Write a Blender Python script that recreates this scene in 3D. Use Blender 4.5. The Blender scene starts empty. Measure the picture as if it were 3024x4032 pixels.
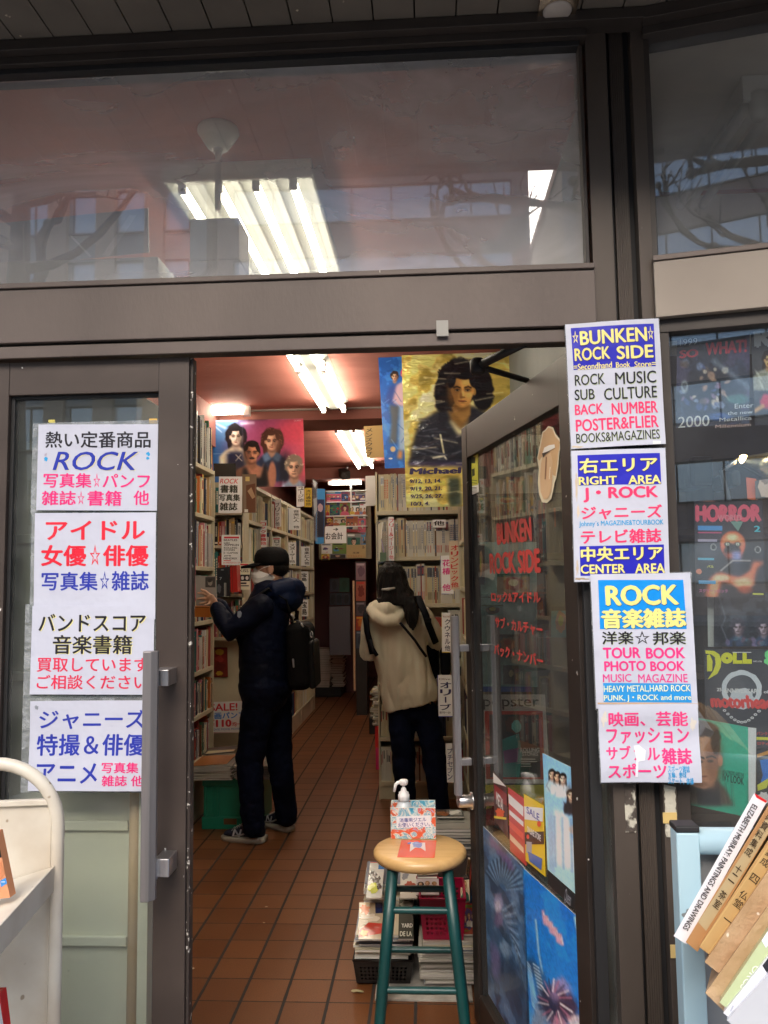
import bpy, math, random
from mathutils import Vector, Matrix
from mathutils.geometry import tessellate_polygon
SC = bpy.context.scene
COL = SC.collection
rnd = random.Random(7)
# ------------------------------------------------------------------ camera
FPX = 3100.0
_r = math.radians(1.07)
_Y = Vector((175, -267, -FPX)).normalized()
_u = Vector((-math.sin(_r), math.cos(_r), 0))
_Z = (_u - _u.dot(_Y) * _Y).normalized()
_X = _Y.cross(_Z)
ROT = Matrix((_X, _Y, _Z))            # camera space -> world
EYE = Vector((0, -1.85, 1.5))
cam = bpy.data.cameras.new('camera')
cam.sensor_fit = 'VERTICAL'; cam.sensor_height = 36.0; cam.lens = FPX / 4032 * 36
cam.clip_start = 0.02; cam.clip_end = 400
co = bpy.data.objects.new('camera', cam); COL.objects.link(co)
co.matrix_world = Matrix.Translation(EYE) @ ROT.to_4x4()
SC.camera = co
# ------------------------------------------------------------------ world, sun, exposure
SUN_EL, SUN_AZ = math.radians(39), math.radians(188)
w = bpy.data.worlds.new('World'); SC.world = w; w.use_nodes = True
nt = w.node_tree; nt.nodes.clear()
sky = nt.nodes.new('ShaderNodeTexSky'); sky.sky_type = 'NISHITA'; sky.sun_disc = False
sky.sun_elevation = SUN_EL; sky.sun_rotation = SUN_AZ; sky.air_density = 1.0; sky.dust_density = 4.0; sky.ozone_density = 1.0
bg = nt.nodes.new('ShaderNodeBackground'); bg.inputs[1].default_value = 0.15
wo = nt.nodes.new('ShaderNodeOutputWorld')
nt.links.new(sky.outputs[0], bg.inputs[0]); nt.links.new(bg.outputs[0], wo.inputs[0])
sl = bpy.data.lights.new('sun', 'SUN'); sl.energy = 1.5; sl.angle = math.radians(50); sl.color = (1, .95, .88)
so = bpy.data.objects.new('sun', sl); COL.objects.link(so)
_sd = Vector((math.sin(SUN_AZ) * math.cos(SUN_EL), math.cos(SUN_AZ) * math.cos(SUN_EL), math.sin(SUN_EL)))
so.rotation_euler = _sd.to_track_quat('Z', 'Y').to_euler(); so.location = (0, -6, 12)
SC.view_settings.view_transform = 'Standard'; SC.view_settings.look = 'None'
SC.view_settings.exposure = 1.2; SC.view_settings.gamma = 1
SC.cycles.use_denoising = True
SC.cycles.max_bounces = 8; SC.cycles.diffuse_bounces = 4; SC.cycles.glossy_bounces = 4
SC.cycles.transparent_max_bounces = 16; SC.cycles.transmission_bounces = 4
SC.cycles.sample_clamp_indirect = 6; SC.cycles.caustics_reflective = False; SC.cycles.caustics_refractive = False

# ------------------------------------------------------------------ picture -> place helpers (only for measuring; everything gets a real depth)
def ray(u, v): return ROT @ Vector((u - 1512, 2016 - v, -FPX))
def atY(p, Y): d = ray(*p); return EYE + d * ((Y - EYE.y) / d.y)
def atZ(p, z): d = ray(*p); return EYE + d * ((z - EYE.z) / d.z)
def atX(p, x): d = ray(*p); return EYE + d * ((x - EYE.x) / d.x)
def atP(p, o, n): d = ray(*p); return EYE + d * ((o - EYE).dot(n) / d.dot(n))
def Zm(x0, y0, s): return lambda x, y: (x0 + x / s, y0 + y / s)
z1 = Zm(0, 0, 1.097); z2 = Zm(1512, 0, 1.097); z3 = Zm(0, 1300, 2.074); z4 = Zm(0, 2300, 2.074); z5 = Zm(0, 2900, 1.954)
z6 = Zm(700, 1350, 3.016); z7 = Zm(1200, 1350, 2.552); z8 = Zm(700, 2000, 2.765)
zw = Zm(1250, 2000, 2.765); zf = Zm(700, 2650, 2.765); zr = Zm(1300, 2650, 2.765); zs = Zm(1300, 3200, 2.552)
zd = Zm(1780, 1350, 1.638); zd2 = Zm(1780, 2650, 1.6); zA = Zm(2200, 1230, 2.168); zB = Zm(2200, 2200, 2.328)
zP = Zm(2560, 1200, 3.16); zH = Zm(2560, 1850, 3.403); zI = Zm(2560, 2450, 3.403); zR = Zm(2250, 3000, 2.143)
zb = Zm(1230, 1800, 2.403); zt = Zm(1380, 3100, 2.765); zL = Zm(740, 1550, 2.604); zq = Zm(1700, 2000, 1.7)

# ------------------------------------------------------------------ materials
def lin(h):
    h = h.lstrip('#'); o = []
    for i in (0, 2, 4):
        c = int(h[i:i + 2], 16) / 255
        o.append(c / 12.92 if c <= .04045 else ((c + .055) / 1.055) ** 2.4)
    return (*o, 1)
def c4(c): return lin(c) if isinstance(c, str) else (*c[:3], 1)
_MC = {}
def M(name, col, rough=.5, metal=0, col2=None, vscale=6, vdet=4, vlo=.4, vhi=.65, bump=0, bscale=40, bdist=.01, coat=0, spec=.5, stretch=None, emit=0, ecol=None, specks=None, wave=None):
    if name in _MC: return _MC[name]
    m = bpy.data.materials.new(name); m.use_nodes = True; t = m.node_tree; N = t.nodes; L = t.links
    b = N['Principled BSDF']; b.inputs['Base Color'].default_value = c4(col)
    b.inputs['Roughness'].default_value = rough; b.inputs['Metallic'].default_value = metal
    b.inputs['Specular IOR Level'].default_value = spec
    if coat: b.inputs['Coat Weight'].default_value = coat; b.inputs['Coat Roughness'].default_value = .12
    if emit: b.inputs['Emission Color'].default_value = c4(ecol or col); b.inputs['Emission Strength'].default_value = emit
    if col2 or bump or specks:
        tc = N.new('ShaderNodeTexCoord'); src = tc.outputs['Object']
        if stretch:
            mp = N.new('ShaderNodeMapping'); mp.inputs['Scale'].default_value = stretch; L.new(src, mp.inputs[0]); src = mp.outputs[0]
    cur = None
    if col2:
        n = N.new('ShaderNodeTexNoise'); n.inputs['Scale'].default_value = vscale; n.inputs['Detail'].default_value = vdet; L.new(src, n.inputs[0])
        rp = N.new('ShaderNodeMapRange'); rp.inputs[1].default_value = vlo; rp.inputs[2].default_value = vhi; L.new(n.outputs[0], rp.inputs[0])
        mx = N.new('ShaderNodeMix'); mx.data_type = 'RGBA'; mx.inputs[6].default_value = c4(col); mx.inputs[7].default_value = c4(col2)
        L.new(rp.outputs[0], mx.inputs[0]); cur = mx.outputs[2]; L.new(cur, b.inputs['Base Color'])
        rr = N.new('ShaderNodeMapRange'); rr.inputs[3].default_value = rough * .85; rr.inputs[4].default_value = min(1, rough * 1.2); L.new(n.outputs[0], rr.inputs[0]); L.new(rr.outputs[0], b.inputs['Roughness'])
    if specks:     # (colour, scale, threshold)
        n2 = N.new('ShaderNodeTexNoise'); n2.inputs['Scale'].default_value = specks[1]; n2.inputs['Detail'].default_value = 2; L.new(src, n2.inputs[0])
        r2 = N.new('ShaderNodeMapRange'); r2.inputs[1].default_value = specks[2]; r2.inputs[2].default_value = specks[2] + .02; L.new(n2.outputs[0], r2.inputs[0])
        m2 = N.new('ShaderNodeMix'); m2.data_type = 'RGBA'; m2.inputs[7].default_value = c4(specks[0])
        if cur: L.new(cur, m2.inputs[6])
        else: m2.inputs[6].default_value = c4(col)
        L.new(r2.outputs[0], m2.inputs[0]); L.new(m2.outputs[2], b.inputs['Base Color'])
    if bump:
        n3 = N.new('ShaderNodeTexNoise'); n3.inputs['Scale'].default_value = bscale; n3.inputs['Detail'].default_value = 3; L.new(src, n3.inputs[0])
        bp = N.new('ShaderNodeBump'); bp.inputs['Strength'].default_value = bump; bp.inputs['Distance'].default_value = bdist
        L.new(n3.outputs[0], bp.inputs['Height']); L.new(bp.outputs[0], b.inputs['Normal'])
        if coat: L.new(bp.outputs[0], b.inputs['Coat Normal'])
    _MC[name] = m; return m
def brighter(h, g):
    if g == 1: return h
    o = '#'
    for v in lin(h)[:3]:
        v = min(.82, v * g); v = v * 12.92 if v <= .0031308 else 1.055 * v ** (1 / 2.4) - .055; o += '%02x' % int(round(v * 255))
    return o
def ink(h, gloss=.38):
    if not isinstance(h, str): return h           # printed paper colour
    return M('print_%s_%d' % (h.lstrip('#'), int(gloss * 100)), h, rough=gloss, bump=.7 if gloss == .3 else .3, bscale=11, bdist=.008, coat=.35 if gloss < .5 else 0)
def glass(name, refl=.05, rough=.0, tint=(1, 1, 1), haze=.0, hscale=3, gain=2.0, hcol=(.75, .75, .75), hmin=.25):
    if name in _MC: return _MC[name]
    m = bpy.data.materials.new(name); m.use_nodes = True; t = m.node_tree; N = t.nodes; L = t.links; N.clear()
    out = N.new('ShaderNodeOutputMaterial'); tr = N.new('ShaderNodeBsdfTransparent'); gl = N.new('ShaderNodeBsdfGlossy')
    tr.inputs[0].default_value = (*tint, 1); gl.inputs['Roughness'].default_value = rough
    lw = N.new('ShaderNodeLayerWeight'); lw.inputs[0].default_value = .5
    pw = N.new('ShaderNodeMath'); pw.operation = 'POWER'; pw.inputs[1].default_value = 4; L.new(lw.outputs['Facing'], pw.inputs[0])
    ml = N.new('ShaderNodeMath'); ml.operation = 'MULTIPLY_ADD'; ml.inputs[1].default_value = .9; ml.inputs[2].default_value = refl * gain; ml.use_clamp = True; L.new(pw.outputs[0], ml.inputs[0])
    mx = N.new('ShaderNodeMixShader'); L.new(ml.outputs[0], mx.inputs[0]); L.new(tr.outputs[0], mx.inputs[1]); L.new(gl.outputs[0], mx.inputs[2])
    last = mx
    if haze:
        tc = N.new('ShaderNodeTexCoord'); mp = N.new('ShaderNodeMapping'); mp.inputs['Scale'].default_value = (1, 1, 2.2); mp.inputs['Rotation'].default_value = (0, .35, 0)
        n = N.new('ShaderNodeTexNoise'); n.inputs['Scale'].default_value = hscale; n.inputs['Detail'].default_value = 7; n.inputs['Distortion'].default_value = 1.2
        L.new(tc.outputs['Object'], mp.inputs[0]); L.new(mp.outputs[0], n.inputs[0])
        rg = N.new('ShaderNodeMapRange'); rg.inputs[1].default_value = .4; rg.inputs[2].default_value = .75; rg.inputs[3].default_value = haze * hmin; rg.inputs[4].default_value = haze
        L.new(n.outputs[0], rg.inputs[0]); df = N.new('ShaderNodeBsdfDiffuse'); df.inputs[0].default_value = (*hcol, 1)
        m2 = N.new('ShaderNodeMixShader'); L.new(rg.outputs[0], m2.inputs[0]); L.new(mx.outputs[0], m2.inputs[1]); L.new(df.outputs[0], m2.inputs[2]); last = m2
    L.new(last.outputs[0], out.inputs[0]); _MC[name] = m; return m

# ------------------------------------------------------------------ mesh builder
def T(x, y, z): return Matrix.Translation((x, y, z))
def RZ(a): return Matrix.Rotation(math.radians(a), 4, 'Z')
def RX(a): return Matrix.Rotation(math.radians(a), 4, 'X')
def RY(a): return Matrix.Rotation(math.radians(a), 4, 'Y')
class MB:
    def __init__(s): s.v = []; s.f = []; s.m = []; s.s = []
    def add(s, vs, fs, mi=0, smooth=False, X=None):
        o = len(s.v)
        s.v += [tuple(X @ Vector(p)) if X is not None else tuple(p) for p in vs]
        for f in fs: s.f.append([i + o for i in f]); s.m.append(mi); s.s.append(smooth)
        return s
    def box(s, a, b, mi=0, X=None):
        x0, x1 = sorted((a[0], b[0])); y0, y1 = sorted((a[1], b[1])); z0, z1_ = sorted((a[2], b[2]))
        v = [(x0, y0, z0), (x1, y0, z0), (x1, y1, z0), (x0, y1, z0), (x0, y0, z1_), (x1, y0, z1_), (x1, y1, z1_), (x0, y1, z1_)]
        return s.add(v, [(0, 3, 2, 1), (4, 5, 6, 7), (0, 1, 5, 4), (1, 2, 6, 5), (2, 3, 7, 6), (3, 0, 4, 7)], mi, False, X)
    def hexa(s, q0, q1, mi=0):      # two quads joined into a solid
        return s.add(list(q0) + list(q1), [(0, 3, 2, 1), (4, 5, 6, 7), (0, 1, 5, 4), (1, 2, 6, 5), (2, 3, 7, 6), (3, 0, 4, 7)], mi)
    def quad(s, a, b, c, d, mi=0): return s.add([a, b, c, d], [(0, 1, 2, 3)], mi)
    def rings(s, rs, mi=0, smooth=True, caps=True, X=None):
        n = len(rs[0]); v = [p for r in rs for p in r]; f = []
        for i in range(len(rs) - 1):
            for j in range(n):
                k = (j + 1) % n; f.append((i * n + j, i * n + k, (i + 1) * n + k, (i + 1) * n + j))
        if caps: f.append(tuple(range(n - 1, -1, -1))); f.append(tuple((len(rs) - 1) * n + j for j in range(n)))
        return s.add(v, f, mi, smooth, X)
    def tube(s, pts, r, n=12, mi=0, X=None, flat=None, upv=None, smooth=True):
        pts = [Vector(p) for p in pts]; rs = []; k = len(pts); prev = None
        for i, p in enumerate(pts):
            d = (pts[min(i + 1, k - 1)] - pts[max(i - 1, 0)]).normalized()
            if prev is None:
                a = Vector(upv) if upv else (Vector((0, 0, 1)) if abs(d.z) < .9 else Vector((1, 0, 0)))
            else: a = prev
            x = (a - a.dot(d) * d).normalized(); y = d.cross(x); prev = x
            R = r[i] if isinstance(r, (list, tuple)) else r
            ra, rb = R if isinstance(R, (list, tuple)) else (R, R)
            rs.append([p + x * (ra * math.cos(t)) + y * (rb * math.sin(t)) for t in [2 * math.pi * j / n for j in range(n)]])
        return s.rings(rs, mi, smooth, True, X)
    def capsule(s, pts, r, n=14, mi=0, X=None, upv=None):      # tube with domed ends
        pts = [Vector(p) for p in pts]; R = [(q if isinstance(q, (list, tuple)) else (q, q)) for q in (r if isinstance(r, list) else [r] * len(pts))]
        d0 = (pts[0] - pts[1]).normalized(); d1 = (pts[-1] - pts[-2]).normalized()
        P = []; Q = []
        for c, sn in ((.15, .97), (.5, .85), (.82, .55)):
            m = min(R[0]); P.append(pts[0] + d0 * m * sn); Q.append((R[0][0] * c, R[0][1] * c))
        P += pts; Q += R
        for c, sn in ((.82, .55), (.5, .85), (.15, .97)):
            m = min(R[-1]); P.append(pts[-1] + d1 * m * sn); Q.append((R[-1][0] * c, R[-1][1] * c))
        return s.tube(P, Q, n, mi, X, upv=upv)
    def lathe(s, prof, n=24, mi=0, X=None, smooth=True):
        return s.rings([[(r * math.cos(2 * math.pi * j / n), r * math.sin(2 * math.pi * j / n), z) for j in range(n)] for r, z in prof], mi, smooth, True, X)
    def ell(s, c, r, mi=0, n=16, m=10, X=None):
        c = Vector(c); r = r if isinstance(r, (tuple, list)) else (r, r, r)
        prof = [(math.sin(math.pi * i / m), -math.cos(math.pi * i / m)) for i in range(m + 1)]
        prof[0] = (.02, -1); prof[-1] = (.02, 1)
        rs = [[c + Vector((a * r[0] * math.cos(2 * math.pi * j / n), a * r[1] * math.sin(2 * math.pi * j / n), b * r[2])) for j in range(n)] for a, b in prof]
        return s.rings(rs, mi, True, True, X)
    def mesh(s, name, mats):
        me = bpy.data.meshes.new(name); me.from_pydata([tuple(p) for p in s.v], [], s.f); me.update()
        for x in mats: me.materials.append(x)
        me.polygons.foreach_set('material_index', s.m); me.polygons.foreach_set('use_smooth', s.s); return me
    def build(s, name, mats, parent=None, bevel=0, seg=2, local=False):
        if not isinstance(mats, (list, tuple)): mats = [mats]
        o = bpy.data.objects.new(name, s.mesh(name, mats)); COL.objects.link(o)
        if parent is not None: attach(o, parent, local)
        if bevel:
            b = o.modifiers.new('edge', 'BEVEL'); b.width = bevel; b.segments = seg; b.limit_method = 'ANGLE'; b.angle_limit = math.radians(40)
        return o
def wmat(o): return (wmat(o.parent) @ o.matrix_parent_inverse @ o.matrix_basis) if o.parent else o.matrix_basis.copy()
def attach(o, p, local=False):
    o.parent = p
    if not local: o.matrix_parent_inverse = wmat(p).inverted()
def tag(o, label, cat, group=None, kind=None):
    if label: o['label'] = label
    if cat: o['category'] = cat
    if group: o['group'] = group
    if kind: o['kind'] = kind
    return o
def thing(name, label, cat, loc=(0, 0, 0), rz=0, group=None):
    o = bpy.data.objects.new(name, None); COL.objects.link(o); o.location = loc; o.rotation_euler = (0, 0, math.radians(rz)); o.empty_display_size = .1
    return tag(o, label, cat, group)
def struct(o): o['kind'] = 'structure'; return o
ORD = ['zeroth', 'first', 'second', 'third', 'fourth', 'fifth', 'sixth', 'seventh', 'eighth', 'ninth', 'tenth', 'eleventh', 'twelfth', 'thirteenth', 'fourteenth', 'fifteenth', 'sixteenth', 'seventeenth', 'eighteenth', 'nineteenth', 'twentieth']
def nth(n):
    if n <= 20: return ORD[n]
    tens = {2: ('twenty', 'twentieth'), 3: ('thirty', 'thirtieth'), 4: ('forty', 'fortieth'), 5: ('fifty', 'fiftieth'), 6: ('sixty', 'sixtieth')}[n // 10]
    return tens[1] if n % 10 == 0 else tens[0] + '-' + ORD[n % 10]

# ------------------------------------------------------------------ lettering and printed sheets
_TX = {}
def text_mesh(s, bold, res=3):
    """letter shapes scaled to a unit box; boldness comes from a few shifted copies of the outline"""
    k = (s, bold, res)
    if k not in _TX:
        c = bpy.data.curves.new('lettering', 'FONT'); c.body = s; c.resolution_u = res
        o = bpy.data.objects.new('lettering', c); COL.objects.link(o)
        dg = bpy.context.evaluated_depsgraph_get(); me = bpy.data.meshes.new_from_object(o.evaluated_get(dg))
        v0 = [(p.co.x, p.co.y) for p in me.vertices]; f0 = [tuple(p.vertices) for p in me.polygons]
        bpy.data.objects.remove(o); bpy.data.meshes.remove(me); bpy.data.curves.remove(c)
        vs = []; fs = []; d = max(0, bold)
        for j, (dx, dy) in enumerate(((0, 0), (d, 0), (-d, 0), (0, d * .7), (0, -d * .7)) if d > .004 else ((0, 0),)):
            n = len(vs); vs += [(x + dx, y + dy, j) for x, y in v0]; fs += [tuple(q + n for q in f) for f in f0]
        x0 = min(p[0] for p in vs); x1 = max(p[0] for p in vs); y0 = min(p[1] for p in vs); y1 = max(p[1] for p in vs)
        _TX[k] = ([((x - x0) / (x1 - x0), (y1 - y) / max(1e-6, y1 - y0), j) for x, y, j in vs], fs)
    return _TX[k]
def blob(cx, cy, rx, ry, n=18, jit=0, seed=1, a0=0, a1=360):
    q = random.Random(seed); o = []
    for i in range(n):
        a = math.radians(a0 + (a1 - a0) * i / (n if a1 - a0 == 360 else n - 1)); k = 1 + jit * (q.random() * 2 - 1)
        o.append((cx + rx * k * math.cos(a), cy + ry * k * math.sin(a)))
    return o
def fine(pts, faces, lim=.06):
    pts = list(pts); tri = []
    for f in faces:
        if len(f) == 3: tri.append(tuple(f))
        else: tri += [tuple(f[i] for i in t) for t in tessellate_polygon([[Vector((pts[i][0], pts[i][1], 0)) for i in f]])]
    cache = {}; out = []
    while tri:
        t = tri.pop(); e = [((pts[t[i]][0] - pts[t[(i + 1) % 3]][0]) ** 2 + (pts[t[i]][1] - pts[t[(i + 1) % 3]][1]) ** 2, i) for i in range(3)]
        d, i = max(e)
        if d <= lim * lim: out.append(t); continue
        a, b, c = t[i], t[(i + 1) % 3], t[(i + 2) % 3]; k = (min(a, b), max(a, b))
        if k not in cache: cache[k] = len(pts); pts.append(((pts[a][0] + pts[b][0]) / 2, (pts[a][1] + pts[b][1]) / 2, pts[a][2] if len(pts[a]) > 2 else 0))
        m = cache[k]; tri += [(a, m, c), (m, b, c)]
    return pts, out
def rect(x0, y0, x1, y1): return [(x0, y0), (x1, y0), (x1, y1), (x0, y1)]
# items: ('r',x0,y0,x1,y1,col) ('p',pts,col) ('e',cx,cy,rx,ry,col[,jit,seed,n]) ('t',str,x0,y0,x1,y1,col[,bold,shear]) ('tv',str,x0,y0,x1,y1,col[,bold])
def sheet(name, corners, px, items, base='#f2f2f4', thick=.0012, gloss=.38, parent=None, lift=.00035, back=None, bend=None, basemat=None, back_dir=None, edge=None, pic=None, picmat=None, gain=1.0):
    """corners: world TL, TR, BL of the sheet; px: the same three corners in the units of the items."""
    O, TR, BL = (Vector(c) for c in corners); U = TR - O; V = BL - O; Nn = V.cross(U).normalized()
    if Nn.dot(EYE - O) < 0: Nn = -Nn
    (ox, oy), (rx, ry), (bx, by) = px; ux, uy = rx - ox, ry - oy; vx, vy = bx - ox, by - oy; det = ux * vy - uy * vx
    def uv(x, y): dx, dy = x - ox, y - oy; return ((dx * vy - dy * vx) / det, (ux * dy - uy * dx) / det)
    lu = math.hypot(ux, uy); lv = math.hypot(vx, vy)
    def W(a, b, d): 
        z = bend(a, b) if bend else 0
        return O + U * a + V * b + Nn * (d + z)
    mats = []; idx = {}
    def mi(c, g=None):
        k = (c, g)
        if k not in idx: idx[k] = len(mats); mats.append(c if not isinstance(c, str) else ink(brighter(c, gain), g or gloss))
        return idx[k]
    mb = MB(); b0 = mi(basemat or base); bd = back_dir or (-Nn)
    e0 = mi(edge) if edge else b0
    if bend:
        K = 18; vs = [W(i / K, j / K, 0) for j in range(K + 1) for i in range(K + 1)]
        mb.add(vs, [(j * (K + 1) + i, (j + 1) * (K + 1) + i, (j + 1) * (K + 1) + i + 1, j * (K + 1) + i + 1) for j in range(K) for i in range(K)], b0, True)
        mb.add([p - Nn * thick for p in vs], [(j * (K + 1) + i, j * (K + 1) + i + 1, (j + 1) * (K + 1) + i + 1, (j + 1) * (K + 1) + i) for j in range(K) for i in range(K)], b0, True)
    else:
        q0 = [W(0, 0, 0), W(0, 1, 0), W(1, 1, 0), W(1, 0, 0)]; q1 = [p + bd * thick for p in q0]
        if pic is None: mb.add(q0, [(0, 1, 2, 3)], b0)
        else:
            nx, ny = pic.nx, pic.ny; pm = mi(picmat or PICM); AA, BB = pic.A.ravel(), pic.B.ravel()
            G = np.array(O)[None] + AA[:, None] * np.array(U)[None] + BB[:, None] * np.array(V)[None]
            mb.add([tuple(g) for g in G], [(j * (nx + 1) + i, (j + 1) * (nx + 1) + i, (j + 1) * (nx + 1) + i + 1, j * (nx + 1) + i + 1) for j in range(ny) for i in range(nx)], pm)
        mb.add(q0 + q1, [(7, 6, 5, 4), (0, 4, 5, 1), (1, 5, 6, 2), (2, 6, 7, 3), (3, 7, 4, 0)], e0)
    done = []
    def layer(bb):
        l = 1
        for b, k in done:
            if b[0] < bb[2] and bb[0] < b[2] and b[1] < bb[3] and bb[1] < b[3]: l = max(l, k + 1)
        done.append((bb, l)); return l
    def put(pts, faces, c):
        bb = (min(p[0] for p in pts), min(p[1] for p in pts), max(p[0] for p in pts), max(p[1] for p in pts))
        l = layer(bb)
        if bend: pts, faces = fine(pts, faces)
        mb.add([W(p[0], p[1], lift * l + (p[2] * .00004 if len(p) > 2 else 0)) for p in pts], faces, mi(c))
    def clip(pts):
        return [(min(1, max(0, a)), min(1, max(0, b))) for a, b in pts]
    for it in items:
        k = it[0]
        if k == 'r': p = clip([uv(x, y) for x, y in rect(*it[1:5])]); put(p, [(0, 1, 2, 3)], it[5])
        elif k == 'p': p = clip([uv(x, y) for x, y in it[1]]); put(p, [tuple(range(len(p)))], it[2])
        elif k == 'e':
            ex = it[6:] ; p = clip([uv(x, y) for x, y in blob(it[1], it[2], it[3], it[4], ex[2] if len(ex) > 2 else 18, ex[0] if ex else 0, ex[1] if len(ex) > 1 else 1)]); put(p, [tuple(range(len(p)))], it[5])
        elif k == 't':
            s, x0, y0, x1, y1, c = it[1:7]; bold = it[7] if len(it) > 7 else .015; sh = it[8] if len(it) > 8 else 0
            vs, fs = text_mesh(s, bold); a, b = uv((x0 + x1) / 2, (y0 + y1) / 2); wa = (x1 - x0) / lu; hb = (y1 - y0) / lv
            sw = sh * (y1 - y0) / lu
            put([(a + (p[0] - .5) * (wa - sw) + (.5 - p[1]) * sw, b + (p[1] - .5) * hb, p[2]) for p in vs], fs, c)
        elif k == 'tv':
            s, x0, y0, x1, y1, c = it[1:7]; bold = it[7] if len(it) > 7 else .012; n = len(s); H = (y1 - y0) / n; av = []; af = []
            for i, ch in enumerate(s):
                if ch == ' ': continue
                vs, fs = text_mesh(ch, bold, 2); yc = y0 + H * (i + .5); hh = H * (.86 if ch not in 'ー・' else .8); ww = (x1 - x0)
                if ch in 'ー|': ww *= .14
                if ch in 'ッ': hh *= .7; ww *= .75
                a, b = uv((x0 + x1) / 2, yc); wa = ww / lu; hb = hh / lv; o = len(av)
                av += [(a + ((p[1] if ch == 'ー' else p[0]) - .5) * wa, b + ((p[0] if ch == 'ー' else p[1]) - .5) * hb, p[2]) for p in vs]; af += [tuple(q + o for q in f) for f in fs]
            put(av, af, c)
    ob = mb.build(name, mats, parent)
    if pic is not None:
        at = ob.data.color_attributes.new('print', 'FLOAT_COLOR', 'POINT'); cc = np.ones((len(mb.v), 4)); k = (pic.nx + 1) * (pic.ny + 1); cc[:k, :3] = np.clip(pic.linear() * gain, 0, .85); at.data.foreach_set('color', cc.ravel())
    return ob
def zsheet(name, conv, Y, tl, tr, bl, items, label=None, cat=None, group=None, **kw):
    f = Y if callable(Y) else (lambda p: atY(p, Y))
    o = sheet(name, [f(conv(*tl)), f(conv(*tr)), f(conv(*bl))], (tl, tr, bl), items, **kw)
    if label: tag(o, label, cat, group)
    return o
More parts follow.
